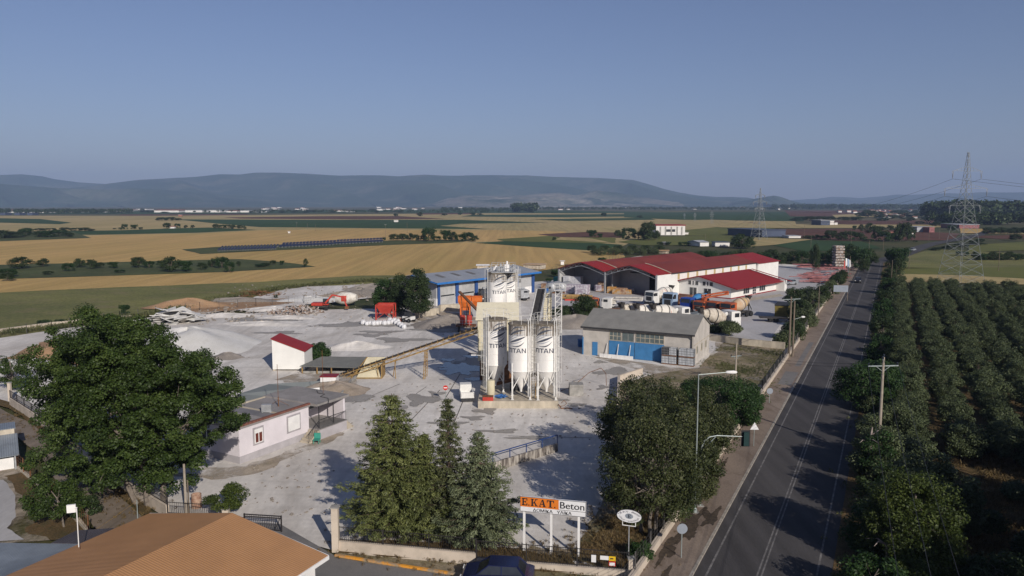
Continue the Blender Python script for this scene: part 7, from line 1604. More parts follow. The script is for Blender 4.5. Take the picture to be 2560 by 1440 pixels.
bushes([(286,573,570,8),(301,574,568,9),(312,573,558,14),(335,572,560,18),(352,574,567,10),(418,571,556,17),(444,570,557,13),(465,570,562,10),(481,570,562,9),(540,571,559,14),(555,571,560,14),(570,571,560,14),(584,572,561,14),(600,572,562,14),(612,573,564,8),(398,551,543,16),(412,551,542,20),(430,551,542,22),(446,551,545,14)],
    'small round tree, %s from the left by the green field far off', 'tree', 'small trees by the far green field', name='small_tree')
bushes([(960,601,592,8),(985,600,584,22),(1005,601,583,22),(1025,600,582,22),(1040,601,585,18),(1058,601,586,16),(1072,602,564,34),(1092,602,588,20),(1115,600,571,28),(1132,602,578,22),(1150,602,583,24),(1170,602,577,28),(1188,603,588,20),(1050,541,529,14),(1110,539,533,14),(1150,537,531,12),(1183,538,530,14),(1200,538,533,14),(990,541,533,10),(1385,601,592,10),(1480,592,572,26),(1500,594,582,14)],
    'dark tree, %s from the left in the clumps beyond the solar panels', 'tree', 'trees beyond the solar panels', name='field_tree')
bushes([(1545,592,574,16),(1572,590,566,32),(1555,594,582,16),(1595,597,575,26),(1622,600,552,40),(1608,599,570,30),(1640,598,575,22),(1510,541,531,13),(1600,545,538,14),(1570,598,590,12),(1560,598,592,10)],
    'dark tree, %s from the left beside the red roofed farm building', 'tree', 'trees by the far red roofed building', name='field_tree')
bushes([(x, 634-0.02*(x-1480)+6*((i*7) % 3-1)*0.6, 612+5*((i*5) % 3), 26, 3 if i % 3 else 0) for i, x in enumerate(range(1480, 1660, 11))],
    'grey-green bush, %s from the left in the thicket behind the red roofs', 'bush', 'bushes of the thicket behind the red roofs')
bushes([(1671,612,603,14),(1710,614,603,26),(1650,612,604,14),(1855,620,583,56),(1838,618,596,26),(1875,620,598,24)],
    'round dark tree, %s from the left around the far shed and greenhouse', 'tree', 'trees round the far shed', name='field_tree')
bushes([(1700+i*19, 652-abs(i-12)*0.4+4*((i*5) % 3), 622+4*((i*7) % 4), 34) for i in range(26) if i != 17],
    'dark green bush, %s from the left in the hedge beyond the red roofs', 'bush', 'bushes of the hedge beyond the red roofs')
bushes([(2095,662,612,36),(2120,660,608,46),(2150,672,612,44),(2172,662,620,36),(2160,680,645,24),(2228,668,615,34),(2248,670,612,40),(2262,655,614,22),(2240,690,640,34),(2080,655,628,30)],
    'large dark tree, %s counted from the left at the road bend', 'tree', 'trees at the road bend', name='roadside_tree')
bushes([(2020,597,588,24),(2040,597,586,24),(2075,599,574,34),(2060,598,588,20),(2105,600,578,26),(2125,600,574,30),(2150,600,580,26),(2136,575,562,10),(2152,578,560,14),(2175,583,556,26),(2190,600,562,22),(2210,603,572,26),(2225,603,578,20),(2250,603,556,28),(2265,603,553,26),(2240,602,575,20),(2278,600,565,18),(2288,605,600,10),(2200,576,565,24),(2225,575,562,18),(2170,604,596,24)],
    'dark tree, %s from the left around the farm left of the road bend', 'tree', 'trees round the farm at the bend', name='farm_tree')
bushes([(2000,551,541,26),(2025,552,540,30),(2050,552,540,30),(2075,550,541,26),(2110,551,541,28),(2140,551,540,30),(2170,543,524,40),(2190,541,527,30),(2150,541,530,26),(1985,552,545,22),(2230,546,536,24),(2260,548,540,20),(2340,565,553,24),(2360,565,554,26),(2300,560,552,20),(2380,576,561,20)],
    'dark tree, %s listed from the left among the fields before the town', 'tree', 'trees before the town', name='far_tree')
bushes([(2450,605,596,20),(2430,606,600,14),(2538,601,584,26),(2405,640,626,26),(2440,612,606,40),(2400,616,607,36),(2370,622,613,36),(2340,626,618,30)]+[(2440+14*i, 650, 628+3*(i % 3), 24) for i in range(9)]+[(2470+i*16, 584, 567+2*(i % 2), 26) for i in range(7)],
    'dark bush, %s listed in the fields right of the large pylon', 'bush', 'bushes in the right hand fields')
use(BP[1], used, 'cypress_tree', 'single narrow dark cypress beyond the paved yard', 'tree', P(2035,675), 0, (0.9, 0.9, Hz(P(2035,675), 607)/4.0), None)
bushes([(1505,655,642,20),(1390,690,672,26),(1402,700,682,22),(1372,705,694,16),(1420,668,660,16),(150,810,796,22),(110,812,798,28),(312,785,758,26),(1045,690,682,30),(900,728,718,14),(690,745,736,10),(1100,690,684,30)],
    'isolated dark bush, %s of those scattered along the yard fence', 'bush', 'bushes along the yard fence')
# far wooded bands
def forest(label, x0, x1, yb, ht, seed, n, dep=40):
    g = np.random.default_rng(seed); a = P(x0, yb); b = P(x1, yb); cen = []
    for i in range(n):
        u = g.random(); q = a.lerp(b, u); cen.append((q.x-a.x, q.y-a.y+g.uniform(0, dep), ht*(0.35+0.4*g.random())))
    s = ht*0.45; V = leafcloud(np.array(cen), np.full(n, s)*(0.7+0.6*g.random(n)), 60, s*0.55, seed, up=0.6)
    V[:, :, 2] = np.maximum(V[:, :, 2], 0)
    o = npmesh('forest', V, 4, 'lf_bush', None, loc=a); tag(o, label, 'forest', kind='stuff')
forest('dark far-off wood at the right edge beyond the pylon', 2400, 2600, 547, 26, 1, 260, 120)
forest('dark far-off wood beside the town', 2395, 2560, 562, 13, 2, 160, 60)
forest('long thin wood on the horizon at the right', 1980, 2700, 524, 22, 3, 600, 300)
forest('dark wood strip on the far plain at the left', -100, 300, 534, 11, 4, 260, 120)
forest('thin wood line on the far plain in the middle', 480, 1250, 532, 8, 5, 180, 200)
forest('small dark pine wood far off in the middle', 1285, 1340, 531, 24, 6, 70, 100)
forest('thin wood line right of the small pine wood', 1100, 1280, 528, 12, 7, 80, 100)
forest('wood line in front of the hills right of centre', 1340, 1980, 525, 12, 8, 300, 200)
# tall grass edge of the field by the yard
def tuftfield(label, pts, n, h, lm, seed, z=0.0):
    g = np.random.default_rng(seed); P3 = [P(*q) for q in pts]; segs = len(P3)-1; c = []
    for i in range(n):
        u = g.random()*segs; k = min(segs-1, int(u)); q = P3[k].lerp(P3[k+1], u-k); c.append((q.x+g.normal()*1.2, q.y+g.normal()*1.2, z+h*0.3))
    V = leafcloud(np.array(c), np.full(n, h*0.5), 14, h*0.7, seed, aspect=0.15, up=-0.3, axis=np.tile([0,0,1.0], (n,1)))
    V[:, :, 2] = np.maximum(V[:, :, 2], z)
    o = npmesh('tall_grass', V, 4, lm, None); tag(o, label, 'grass', kind='stuff')
M['lf_grass'] = mat_leaf('grass_blades', (0.05,0.06,0.02), (0.10,0.11,0.04), (0.17,0.16,0.07), 0.2, clump=0.2)
M['lf_straw'] = mat_leaf('straw_blades', (0.08,0.055,0.02), (0.14,0.095,0.04), (0.20,0.15,0.07), 0.2, clump=0.4)
tuftfield('tall weeds along the back fence of the yard', [(0,835),(250,808),(390,785),(560,745),(720,718),(930,700),(1010,712)], 1500, 0.9, 'lf_grass', 1)
tuftfield('straw-coloured weeds along the left lane wall', [(40,1030),(120,1078),(215,1160),(300,1230),(360,1290)], 500, 0.3, 'lf_straw', 2)
tuftfield('straw-coloured grass inside the front fence', [(870,1362),(1100,1385),(1300,1392),(1460,1395),(1570,1400)], 900, 0.28, 'lf_straw', 3)
tuftfield('patchy weeds on the waste ground beside the workshop', [(1800,870),(1900,880),(1950,885),(1900,930),(1840,925),(1780,905),(1930,960),(1860,1000)], 900, 0.32, 'lf_grass', 6)
tuftfield('dry weeds in the bare field at the lower right', [(2420,1120),(2500,1180),(2560,1240),(2460,1260),(2420,1330),(2540,1400),(2600,1300)], 1600, 0.5, 'lf_straw', 7)
tuftfield('ragged grass at the right edge of the road', [tuple(proj(RP(s_, 0.0)))[:2] for s_ in (24,50,90,130,170,210,250)], 1800, 0.45, 'lf_grass', 8)
tuftfield('rough grass under the oval sign and ash trees', [(1490,1380),(1530,1300),(1600,1290),(1560,1360),(1640,1250)], 600, 0.28, 'lf_straw', 4)
# ================================================================ fences, walls, poles, signs
M['fence_blk'] = mat('black_railing', (0.025,0.022,0.022), 0.6, var=0.2)
M['mesh_wire'] = mat('fence_wire', (0.09,0.085,0.08), 0.6, 0.3)
M['wall_pale'] = mat('pale_wall', (0.50,0.43,0.35), 0.9, col2=(0.36,0.31,0.25), scale=0.8, thr=(0.45,0.7))
M['pole_wood'] = mat('pole_wood', (0.15,0.12,0.09), 0.9, var=0.3, scale=4, stretch=(1,1,0.2))
M['pole_conc'] = mat('pole_pale', (0.30,0.26,0.21), 0.9, var=0.2, scale=2)
M['galv'] = mat('galvanised_pole', (0.30,0.34,0.33), 0.45, 0.3, var=0.15)
M['sign_orange'] = mat('sign_orange', (0.62,0.17,0.02), 0.5, var=0.05)
M['sign_white'] = mat('sign_white', (0.66,0.66,0.66), 0.5, var=0.05)
M['sign_black'] = mat('sign_black', (0.02,0.02,0.024), 0.5, var=0.05)
M['sign_red'] = mat('sign_red', (0.45,0.03,0.02), 0.5, var=0.05)
M['sign_yellow'] = mat('sign_yellow', (0.65,0.42,0.02), 0.5, var=0.05)
M['sign_back'] = mat('sign_back_grey', (0.26,0.29,0.33), 0.5, 0.2, var=0.1)
M['sign_blue'] = mat('sign_lettering', (0.03,0.03,0.06), 0.5)
def fence(name, label, pts, wh, wt, fh, wallm, railm, step=0.14, post=2.4, mesh=False, group=None, cap=True):
    """pts: ground Vectors; low wall of height wh carrying a railing of height fh"""
    o = pts[0]; t = thing(name, label, 'fence', (o.x, o.y, 0), 0, group)
    w_ = MB(); r = MB(); pm = MB()
    for a, b in zip(pts, pts[1:]):
        a, b = Vector((a.x-o.x, a.y-o.y, 0)), Vector((b.x-o.x, b.y-o.y, 0)); L = (b-a).length; d = (b-a)/L
        if wh > 0:
            w_.beam(a+Vector((0,0,wh/2-.05))+d*0.01, b+Vector((0,0,wh/2-.05)), wt if abs(d.x) > 9 else wt, wh+.1) if False else w_.cbox((a+b)/2+Vector((0,0,wh/2-0.05)), (L, wt, wh+0.1), math.atan2(d.y, d.x))
            if cap: w_.cbox((a+b)/2+Vector((0,0,wh+0.03)), (L, wt+0.06, 0.05), math.atan2(d.y, d.x))
        z0 = wh+0.06
        if fh > 0:
            n = max(1, int(L/post))
            for i in range(n+1): q = a+d*(L*i/n); pm.beam(q+Vector((0,0,z0-0.05)), q+Vector((0,0,z0+fh)), 0.07)
            if mesh:
                for k in range(5): z = z0+fh*k/4.2; r.beam(a+Vector((0,0,z)), b+Vector((0,0,z)), 0.012)
                for i in range(int(L/0.6)): q = a+d*(0.6*i); r.beam(q+Vector((0,0,z0)), q+Vector((0,0,z0+fh)), 0.01)
            else:
                for z in (z0+0.08, z0+fh-0.06): r.beam(a+Vector((0,0,z)), b+Vector((0,0,z)), 0.035)
                for i in range(int(L/step)): q = a+d*(step*i); r.beam(q+Vector((0,0,z0)), q+Vector((0,0,z0+fh)), 0.018)
    if wh > 0: w_.build('wall', wallm, t)
    if fh > 0: pm.build('posts', railm, t)['kind'] = 'stuff'; r.build('railing', railm, t)
    return t
F0, F1, F2 = P(846,1376), P(1190,1408), P(1572,1441)
fence('front_fence', 'black railing on a cream wall below the conifers', [F0, F1], 0.62, 0.22, 0.95, 'wall_pale', 'fence_blk')
fence('front_fence', 'black railing on a low wall below the orange and white sign', [F1+Vector((0.05,-0.05,0)), F2], 0.32, 0.22, 1.15, 'wall_pale', 'fence_blk')
def pillar(px, py, top, w, lab, m='wall_pale'):
    p = P(px, py); h = Hz(p, top); t = thing('gate_pillar', lab, 'pillar', p); MB().box(-w/2,w/2,-w/2,w/2,0,h).build('shaft', m, t); MB().box(-w/2-.05,w/2+.05,-w/2-.05,w/2+.05,h,h+.07).build('cap', 'conc_grey', t); return t
pillar(840,1378,1268,0.42,'tall pale gate pillar at the left end of the front fence')
pillar(1577,1444,1396,0.32,'short pale pillar at the road corner of the front fence')
pillar(566,1300,1272,0.42,'white gate pillar left of the open gateway, by the ochre roof')
pillar(26,1002,957,0.3,'white concrete post at the far end of the lane wall')
t = thing('gate', 'black metal sliding gate leaf behind the ochre roof', 'gate', P(612,1324), rz=math.atan2(P(704,1330).y-P(612,1324).y, P(704,1330).x-P(612,1324).x))
Lg = (P(704,1330)-P(612,1324)).length; b = MB()
for z in (0.1, 0.95, 1.1): b.beam((0,0,z),(Lg,0,z),0.06)
for i in range(int(Lg/0.13)+1): b.beam((0.13*i,0,0.1),(0.13*i,0,1.1),0.02)
b.build('bars', 'fence_blk', t); MB().beam((0,0,0),(0,0,1.15),.08).build('post','fence_blk',t); MB().beam((Lg,0,0),(Lg,0,1.15),.08).build('post','fence_blk',t); MB().beam((Lg-.5,0,.1),(Lg,.0,1.1),.04).build('brace','fence_blk',t)
fence('lane_wall', 'cream lane wall with dark railing below the big tree', [P(27,1012), P(100,1060), P(215,1150), P(310,1222), P(420,1290)], 0.75, 0.22, 0.85, 'wall_pale', 'fence_blk', step=0.2, post=2.6)
fence('yard_fence', 'black railing from the lane wall to the open gateway', [P(420,1291), P(560,1300)], 0.15, 0.2, 0.9, 'wall_pale', 'fence_blk')
fence('roadside_fence', 'long pale wall with dark mesh fence along the left of the road', [RP(s, WALLN) for s in (19.5, 60, 90, 120, 150, 180, 205)], 0.62, 0.25, 1.1, 'wall_pale', 'mesh_wire', mesh=True, post=3.0)
fence('roadside_fence', 'far end of the pale roadside wall beyond the entrance sign', [RP(206, WALLN), RP(252, WALLN)], 0.5, 0.25, 0.9, 'wall_pale', 'mesh_wire', mesh=True, post=3.0)
fence('back_fence', 'thin wire mesh fence along the back left edge of the yard', [P(-60,850), P(0,843), P(130,826), P(300,800), P(390,788), P(500,776), P(640,765), P(760,757), P(905,742)], 0.0, 0.1, 1.7, 'conc', 'mesh_wire', mesh=True, post=3.0)
fence('back_wall', 'low pale kerb wall at the far left of the yard', [P(-60,838), P(0,830), P(130,813), P(230,803), P(330,795)], 0.5, 0.3, 0, 'wall_pale', 'mesh_wire')
fence('back_fence', 'wire mesh fence behind the hangars along the wheat', [P(1290,690), P(1380,680), P(1500,656), P(1560,645)], 0.0, 0.1, 1.7, 'conc', 'mesh_wire', mesh=True, post=3.2)
fence('low_wall', 'low stained concrete wall between paved yard and waste ground', [P(1770,850), P(1850,862), P(1962,873)], 1.0, 0.25, 0, 'conc', 'mesh_wire')
fence('retaining_wall', 'pale retaining wall below the orange feeder', [P(1038,795), P(1095,786), P(1100,778), P(1150,776)], 1.3, 0.3, 0, 'conc', 'mesh_wire')
fence('low_wall', 'angled cream wall at the left edge of the ash clump', [P(1545,1022), P(1547,955), P(1605,936)], 0.8, 0.25, 0, 'wall_pale', 'mesh_wire')
fence('lower_fence', 'rusty leaning wire fence between the lane and the farm yard', [P(43,1170), P(95,1215), P(150,1262), P(195,1300), P(222,1335)], 0.12, 0.15, 1.15, 'conc', 'rust', mesh=True, post=1.6)
fence('bank_wall', 'thin curved kerb wall right of the spoil bank', [P(855,990), P(878,958), P(890,948)], 0.4, 0.15, 0, 'conc_grey', 'mesh_wire')
# ramp wall with blue rail
q0, q1 = P(1232,1178), P(1393,1128)
t = thing('ramp_wall', 'stained concrete ramp wall with a blue handrail behind the conifers', 'wall', (q0.x, q0.y, 0), rz=math.atan2(q1.y-q0.y, q1.x-q0.x)); L = (q1-q0).length
M['stained'] = mat('streaked_concrete', (0.10,0.085,0.075), 0.95, col2=(0.36,0.33,0.29), scale=2.2, stretch=(2.2,1,0.3), thr=(0.42,0.58))
MB().yprism([(-.1,0),(.1,0),(.1,.75),(-.1,.75)],0,L).build('wall', 'stained', t); b = MB()
for i in range(5): b.beam((L*i/4,0,.75),(L*i/4,0,1.5),.06)
b.beam((0,0,1.5),(L,0,1.5),.07); b.build('handrail', 'railblue', t)
# ---- the big sign
pl_, pr_ = P(1310,1378), P(1446,1393)
rz = math.atan2(pr_.y-pl_.y, pr_.x-pl_.x); Ls = (pr_-pl_).length
t = thing('company_sign', 'large orange and white company board on three white posts', 'sign', (pl_.x, pl_.y, 0), rz=rz)
zb, zt = Hz(pl_, 1278), Hz(pl_, 1241); x0, x1 = -0.25, Ls+0.45; hh = zt-zb
for f in (0, 0.5, 1): MB().box(Ls*f-.07,Ls*f+.07,0.0,0.12,0,zb+0.02).build('post', 'white', t)
MB().box(x0,x1,-0.02,0.1,zb,zt).build('board', 'sign_white', t)
xs_ = x0+(x1-x0)*0.59; zs = zb+hh*0.33
MB().box(x0+0.02,xs_,-0.03,-0.022,zs,zt-0.02).build('orange_panel', 'sign_orange', t)
b = MB(); b.box(x0,x1,-.035,-.021,zt-.02,zt); b.box(x0,x1,-.035,-.021,zb,zb+.02); b.box(x0,x0+.02,-.035,-.021,zb,zt); b.box(x1-.02,x1,-.035,-.021,zb,zt); b.box(xs_,x1,-.034,-.021,zs-.01,zs+.01); b.build('frame', 'sign_black', t)
def put_text(txt, parent, x, z, w, h, m, y=-0.04, name='lettering', bold=0.0):
    vs, fs = text_mesh(txt, 1.0); X0, X1 = min(v[0] for v in vs), max(v[0] for v in vs); Z0, Z1 = min(v[1] for v in vs), max(v[1] for v in vs)
    b = MB()
    for dx in ((0,) if not bold else (-bold, bold)):
        b.add([(x+dx+(v[0]-X0)/(X1-X0)*w, y-(0.001 if dx > 0 else 0), z+(v[1]-Z0)/(Z1-Z0)*h) for v in vs], [tuple(f) for f in fs])
    return b.build(name, m, parent)
def slab_letters(spec, parent, x, z, h, m, y=-0.042):
    """slab serif capitals drawn from bars: E . K A T ."""
    b = MB(); cx = x
    def q(pts): b.add([(cx+px_*h, y, z+pz*h) for px_, pz in pts], [tuple(range(len(pts)))])
    def r(a, c, d, e): q([(a,d),(c,d),(c,e),(a,e)])
    for ch in spec:
        if ch == 'E': r(.08,.28,0,1); r(0,.75,0,.13); r(0,.75,.87,1); r(.28,.55,.44,.56); r(.64,.75,.13,.32); r(.64,.75,.68,.87); r(.48,.56,.36,.64); cx += .88*h
        elif ch == '.': r(.0,.16,0,.16); cx += .34*h
        elif ch == 'K': r(.1,.32,0,1); r(0,.42,0,.1); r(0,.42,.9,1); q([(.32,.42),(.42,.36),(.78,.9),(.66,.9)]); q([(.4,.55),(.66,.08),(.86,.08),(.54,.66)]); r(.55,.95,.9,1); r(.58,1.0,0,.1); cx += 1.12*h
        elif ch == 'A': q([(.06,.08),(.16,.08),(.5,1),(.42,1)]); q([(.62,.08),(.86,.08),(.6,1),(.4,1)]); r(.22,.7,.3,.4); r(0,.3,0,.1); r(.52,.98,0,.1); cx += 1.08*h
        elif ch == 'T': r(.36,.6,0,1); r(0,.96,.86,1); r(0,.1,.66,.86); r(.86,.96,.66,.86); r(.22,.74,0,.1); cx += 1.0*h
    b.build('lettering', m, parent); return cx-x
hl = (zt-zs)*0.72
wd = 0.88+.34+1.12+1.08+1.0+.2; sc2 = (xs_-x0-0.2)/(wd)
slab_letters('E.KAT.', t, x0+0.12, zs+(zt-zs)*0.14, min(hl, sc2), 'sign_black')
put_text('Beton', t, xs_+0.1, zs+(zt-zs)*0.16, x1-xs_-0.2, (zt-zs)*0.66, 'sign_black', bold=0.006)
put_text('ΔΟΜΙΚΑ', t, x0+(x1-x0)*.2, zb+hh*0.06, (x1-x0)*.3, hh*0.21, 'sign_black', bold=0.004); put_text('ΥΛΙΚΑ', t, x0+(x1-x0)*.565, zb+hh*0.06, (x1-x0)*.22, hh*0.21, 'sign_black', bold=0.004)
# ---- oval sign
po = P(1571,1404); zc = Hz(po, 1290)
t = thing('oval_sign', 'white oval sign on a thin pole at the road corner', 'sign', (po.x, po.y, 0), rz=R(-18))
MB().tube((0,0,0),(0,0,zc-0.62),0.035).build('pole', 'steel', t); MB().beam((-.4,0,zc-.62),(.4,0,zc-.62),.04).beam((-.4,0,zc-.62),(-.4,0,zc-.35),.04).beam((.4,0,zc-.62),(.4,0,zc-.35),.04).build('bracket', 'white', t)
a_, b_ = 0.78, 0.43; N = 40
def ell(a, b, y0, y1, m_, nm, inner=None):
    k = MB(); vo = [(a*math.cos(i*2*math.pi/N), b*math.sin(i*2*math.pi/N)) for i in range(N)]
    k.add([(x, y0, zc+z) for x, z in vo]+[(x, y1, zc+z) for x, z in vo], [tuple(range(N)), tuple(range(2*N-1, N-1, -1))]+[(i, N+i, N+(i+1) % N, (i+1) % N) for i in range(N)]); return k.build(nm, m_, t)
ell(a_, b_, -0.03, 0.03, 'sign_black', 'rim'); ell(a_*.96, b_*.94, -0.036, -0.031, 'sign_white', 'face'); ell(a_*.32, b_*.40, -0.040, -0.037, 'sign_back', 'emblem_disc')
slab_letters('E', t, -0.08, zc-0.11, 0.22, 'sign_black', y=-0.045)
def arc_text(txt, rx, rz_, a0, a1, h, top=True, m_='sign_blue'):
    vs, fs = text_mesh(txt, 1.0); X0, X1 = min(v[0] for v in vs), max(v[0] for v in vs); b = MB(); out = []
    for v in vs:
        u = (v[0]-X0)/(X1-X0); a = a0+(a1-a0)*u; k = v[1]*h
        rr = 1+ (k/ rz_ if top else -k/rz_); out.append((rx*rr*math.cos(a), -0.045, zc+rz_*rr*math.sin(a)))
    b.add(out, fs); b.build('lettering', m_, t)
arc_text('E.KAT. Beton', 0.56, 0.23, R(165), R(12), 0.15); arc_text('έτοιμο σκυρόδεμα', 0.64, 0.34, R(188), R(350), 0.12, top=False)
# notices on the fence
for i, (px, m_, lab) in enumerate([(1486,'sign_white','small plain white notice on the front fence'),(1512,'sign_white','wide white notice on the front fence left of the yellow sign')]):
    f = (F1+(F2-F1)*((px-1190)/(1572-1190))); w = (0.28,0.5)[i]; o = MB().box(-w/2,w/2,-.05,-.03,0.75 if i == 0 else 0.95,1.2).build('notice', m_, loc=(f.x, f.y-0.06, 0)); o.rotation_euler = (0,0,math.atan2(F2.y-F1.y, F2.x-F1.x)); tag(o, lab, 'notice')
f = (F1+(F2-F1)*((1529-1190)/(1572-1190))); t = thing('warning_sign', 'yellow camera warning sign over a red bordered notice on the front fence', 'sign', (f.x+.05, f.y-0.06, 0), rz=math.atan2(F2.y-F1.y, F2.x-F1.x))
MB().box(-.2,.2,-.05,-.03,.92,1.2).build('yellow_panel','sign_yellow',t); MB().box(-.12,.06,-.056,-.051,1.02,1.1).beam((.06,-.054,1.06),(.13,-.054,1.1),.03,.004).beam((-.08,-.054,1.02),(-.14,-.054,.97),.02,.004).build('camera_mark','sign_black',t); MB().box(-.2,.2,-.05,-.03,.6,.9).build('red_panel','sign_red',t); MB().box(-.16,.16,-.056,-.051,.63,.82).build('white_panel','sign_white',t)
# ---- poles
def lamp(label, px, pyb, pyt, dx, m='galv'):
    p = P(px, pyb); h = Hz(p, pyt); t = thing('street_lamp', label, 'street lamp', (p.x, p.y, 0.1))
    h -= 0.1; MB().lathe([(0.15,0),(0.15,0.25),(0.07,0.35),(0.055,h*.5),(0.035,h)], n=12).build('pole', m, t, smooth=True); MB().tube((0,0,h-.05),(dx,0.2,h+0.08),0.025).build('arm', m, t)
    MB().lathe([(0.05,-0.45),(0.11,-0.35),(0.13,0.1),(0.08,0.3),(0.02,0.36)], o=(dx+.3,.2,h+.08), d=(1 if dx > 0 else -1,0,0), n=12).build('lamp_head', 'white', t, smooth=True); MB().box(-.3,.3,-.3,.3,-0.1,0.02).build('footing', 'conc_grey', t); return t
lamp('tall grey street lamp at the roadside wall in front of the ash trees', 1737, 1284, 935, 2.1)
p = P(1750,1268); h = Hz(p, 1092)
t = thing('traffic_light', 'overhead traffic light on a curved grey arm beside the tall lamp', 'traffic light', (p.x, p.y, 0.1)); xe = 3.05
MB().path([(0,0,0),(0,0,h-.9),(0.15,0,h-.45),(0.55,0.02,h-.12),(1.1,0.04,h-.02),(xe,0.1,h-.12)],[0.08,.06,.055,.045,.04,.03],10).path([(0,0,h-1.1),(0.4,0,h-.75),(1.0,0.03,h-.1)],0.03,6).build('arm', 'galv', t, smooth=True); MB().box(-.25,.25,-.25,.25,-.1,.05).build('footing','conc_grey',t)
hd = MB(); hd.box(xe-.05,xe+.32,-.12,.1,h-.75,h+.25); hd = hd.build('signal_head', mat('dark_teal_case', (0.012,0.035,0.035), 0.5), t); MB().box(xe-.18,xe+.45,.1,.12,h-.85,h+.35).build('backplate', 'sign_black', t)
def road_sign(label, px, pyb, pyt, kind, m, cat='road sign', s=0.33, rz=0.0):
    p = P(px, pyb); h = Hz(p, pyt); t = thing('road_sign', label, cat, (p.x, p.y, 0.1 if kind != 'disc_yard' else 0), rz=rz); MB().tube((0,0,0),(0,0,h-.1),0.035).build('pole', 'galv', t); z = h-s
    if kind.startswith('disc'): MB().lathe([(s,0),(s,.02)], o=(0,-.05,z), d=(0,-1,0), n=24).build('disc', m, t)
    elif kind == 'tri': MB().xprism([(-s,z-s*.7),(s,z-s*.7),(0,z+s)],-.07,-.05).build('triangle', m, t)
    else: MB().box(-s,s,-.07,-.05,z-s*.6,z+s*.6).build('plate', m, t)
    return t, z
road_sign('grey backed round road sign at the near pavement', 1703,1398,1312,'disc','sign_back',s=0.33)
road_sign('triangular road sign seen from behind beside the traffic light', 1884,1118,1058,'tri','sign_white',s=0.4)
road_sign('small blue-grey road sign by the end of the ash hedge', 1923,1010,972,'disc','sign_back',s=0.34)
t_, z_ = road_sign('red no entry disc standing in the yard', 1114,1002,963,'disc_yard','sign_red',s=0.28); MB().box(-.2,.2,-.08,-.075,z_-.05,z_+.05).build('bar','sign_white',t_)
# framed board at the entrance
p = P(2083,752); t = thing('entrance_board', 'grey rectangular board on two posts beside the road wall', 'sign', (p.x, p.y, 0), rz=R(-12)); z1 = Hz(p, 713)
MB().beam((0,0,0),(0,0,z1),.12).build('post','pole_wood',t); MB().beam((3.0,0,0),(3.0,0,z1),.12).build('post','pole_wood',t); MB().box(-.05,3.05,-.1,-.06,z1-1.5,z1).build('board','sign_back',t)
# poles
def pole(label, px, pyb, pyt, r=0.13, m='pole_wood', arms=(), lamp_=None, name='utility_pole', lean=(0,0), z0=0):
    p = P(px, pyb); h = Hz(p, pyt); t = thing(name, label, 'utility pole', (p.x, p.y, z0)); MB().path([(0,0,-.05),(lean[0],lean[1],h)],[r,r*.7],10).build('shaft', m, t, smooth=True)
    for k, (dz, w_, az_) in enumerate(arms):
        c, s = math.cos(R(az_)), math.sin(R(az_)); A_ = MB(); A_.beam((-w_*c,-w_*s,h-dz),(w_*c,w_*s,h-dz),.09); A_.beam((-w_*.5*c,-w_*.5*s,h-dz),(0,0,h-dz-.5),.04); A_.beam((w_*.5*c,w_*.5*s,h-dz),(0,0,h-dz-.5),.04); A_.build('crossarm', 'galv', t)
        for f in (-.95, 0.95): MB().lathe([(.03,0),(.08,.05),(.04,.1),(.08,.16),(.03,.24)], o=(w_*f*c,w_*f*s,h-dz+.04), n=10).build('insulator', 'glass', t)
    if lamp_: MB().tube((0,0,h-lamp_),(1.1,0,h-lamp_+.35),.03).build('lamp_arm','galv',t); MB().lathe([(.04,-.3),(.14,-.2),(.14,.15),(.03,.3)], o=(1.3,0,h-lamp_+.36), d=(1,0,0), n=10).build('lamp_head','white',t)
    return t, h
PA, hA = pole('tall brown wooden pole carrying a crossarm at the corner of the hedge', 1972,895,742,0.17,'pole_wood',((0.35,1.6,20),),None)
pole('second wooden pole with a street lamp tight beside the tall crossarm pole', 1981,893,752,0.15,'pole_wood',(),2.7)
PB, hB = pole('pale pole with dark insulators standing among the ash and ivy bushes', 1838,962,856,0.13,'pole_conc',((1.7,0.8,25),))
PC, hC = pole('grey wooden pole with a teal crossarm right of the road', 2195,1150,893,0.15,'pole_conc',((0.75,1.35,5),(0.1,0.5,60)))
pole('grey post beside the dark tree at the lane end of the office', 466,1290,1160,0.11,'pole_conc',())
pole('short brown post behind the grey post near the oil drum', 473,1290,1200,0.06,'pole_wood',())
t, h = pole('thin lattice mast with a wire, standing in the lane verge', 345,1306,1250,0.04,'galv',(), name='lattice_mast')
for px, pyb, pyt, lab in [(2045,798,716,'dark pole inside the roadside hedge'),(2228,708,650,'pale bare pole at the far edge of the grove'),(2272,672,628,'dark pole in the field right of the road bend'),(2496,676,620,'tall dark pole in the field at the far right'),
        (742,573,556,'far thin pole in the wheat, left of three'),(769,574,558,'far thin pole in the wheat, middle of three'),(789,578,560,'far thin pole in the wheat, right of three'),(964,600,560,'twin armed pole at the right end of the solar panels'),
        (2172,632,600,'far pole by the farm fence at the bend'),(2208,625,588,'far pole between the farm trees'),(2128,607,574,'far pole at the left farm hedge'),(2027,618,588,'far pole in the green field beyond the cypress'),(2010,600,562,'far pole before the ploughed field'),
        (1018,582,556,'lone far pole in the wheat beyond the panels'),(1090,562,545,'far pole in the dark green field'),(2348,598,570,'far pole along the road bend'),(2322,602,580,'second far pole along the road bend'),(2123,700,640,'leaning pole with flags at the yard entrance'),(1763,605,585,'far pole in front of the greenhouse'),(979,556,541,'far pole left of the dark green field hut')]:
    pole(lab, px, pyb, pyt, 0.09, 'pole_wood', ((0.3,0.8,0),) if px in (964,742) else ())
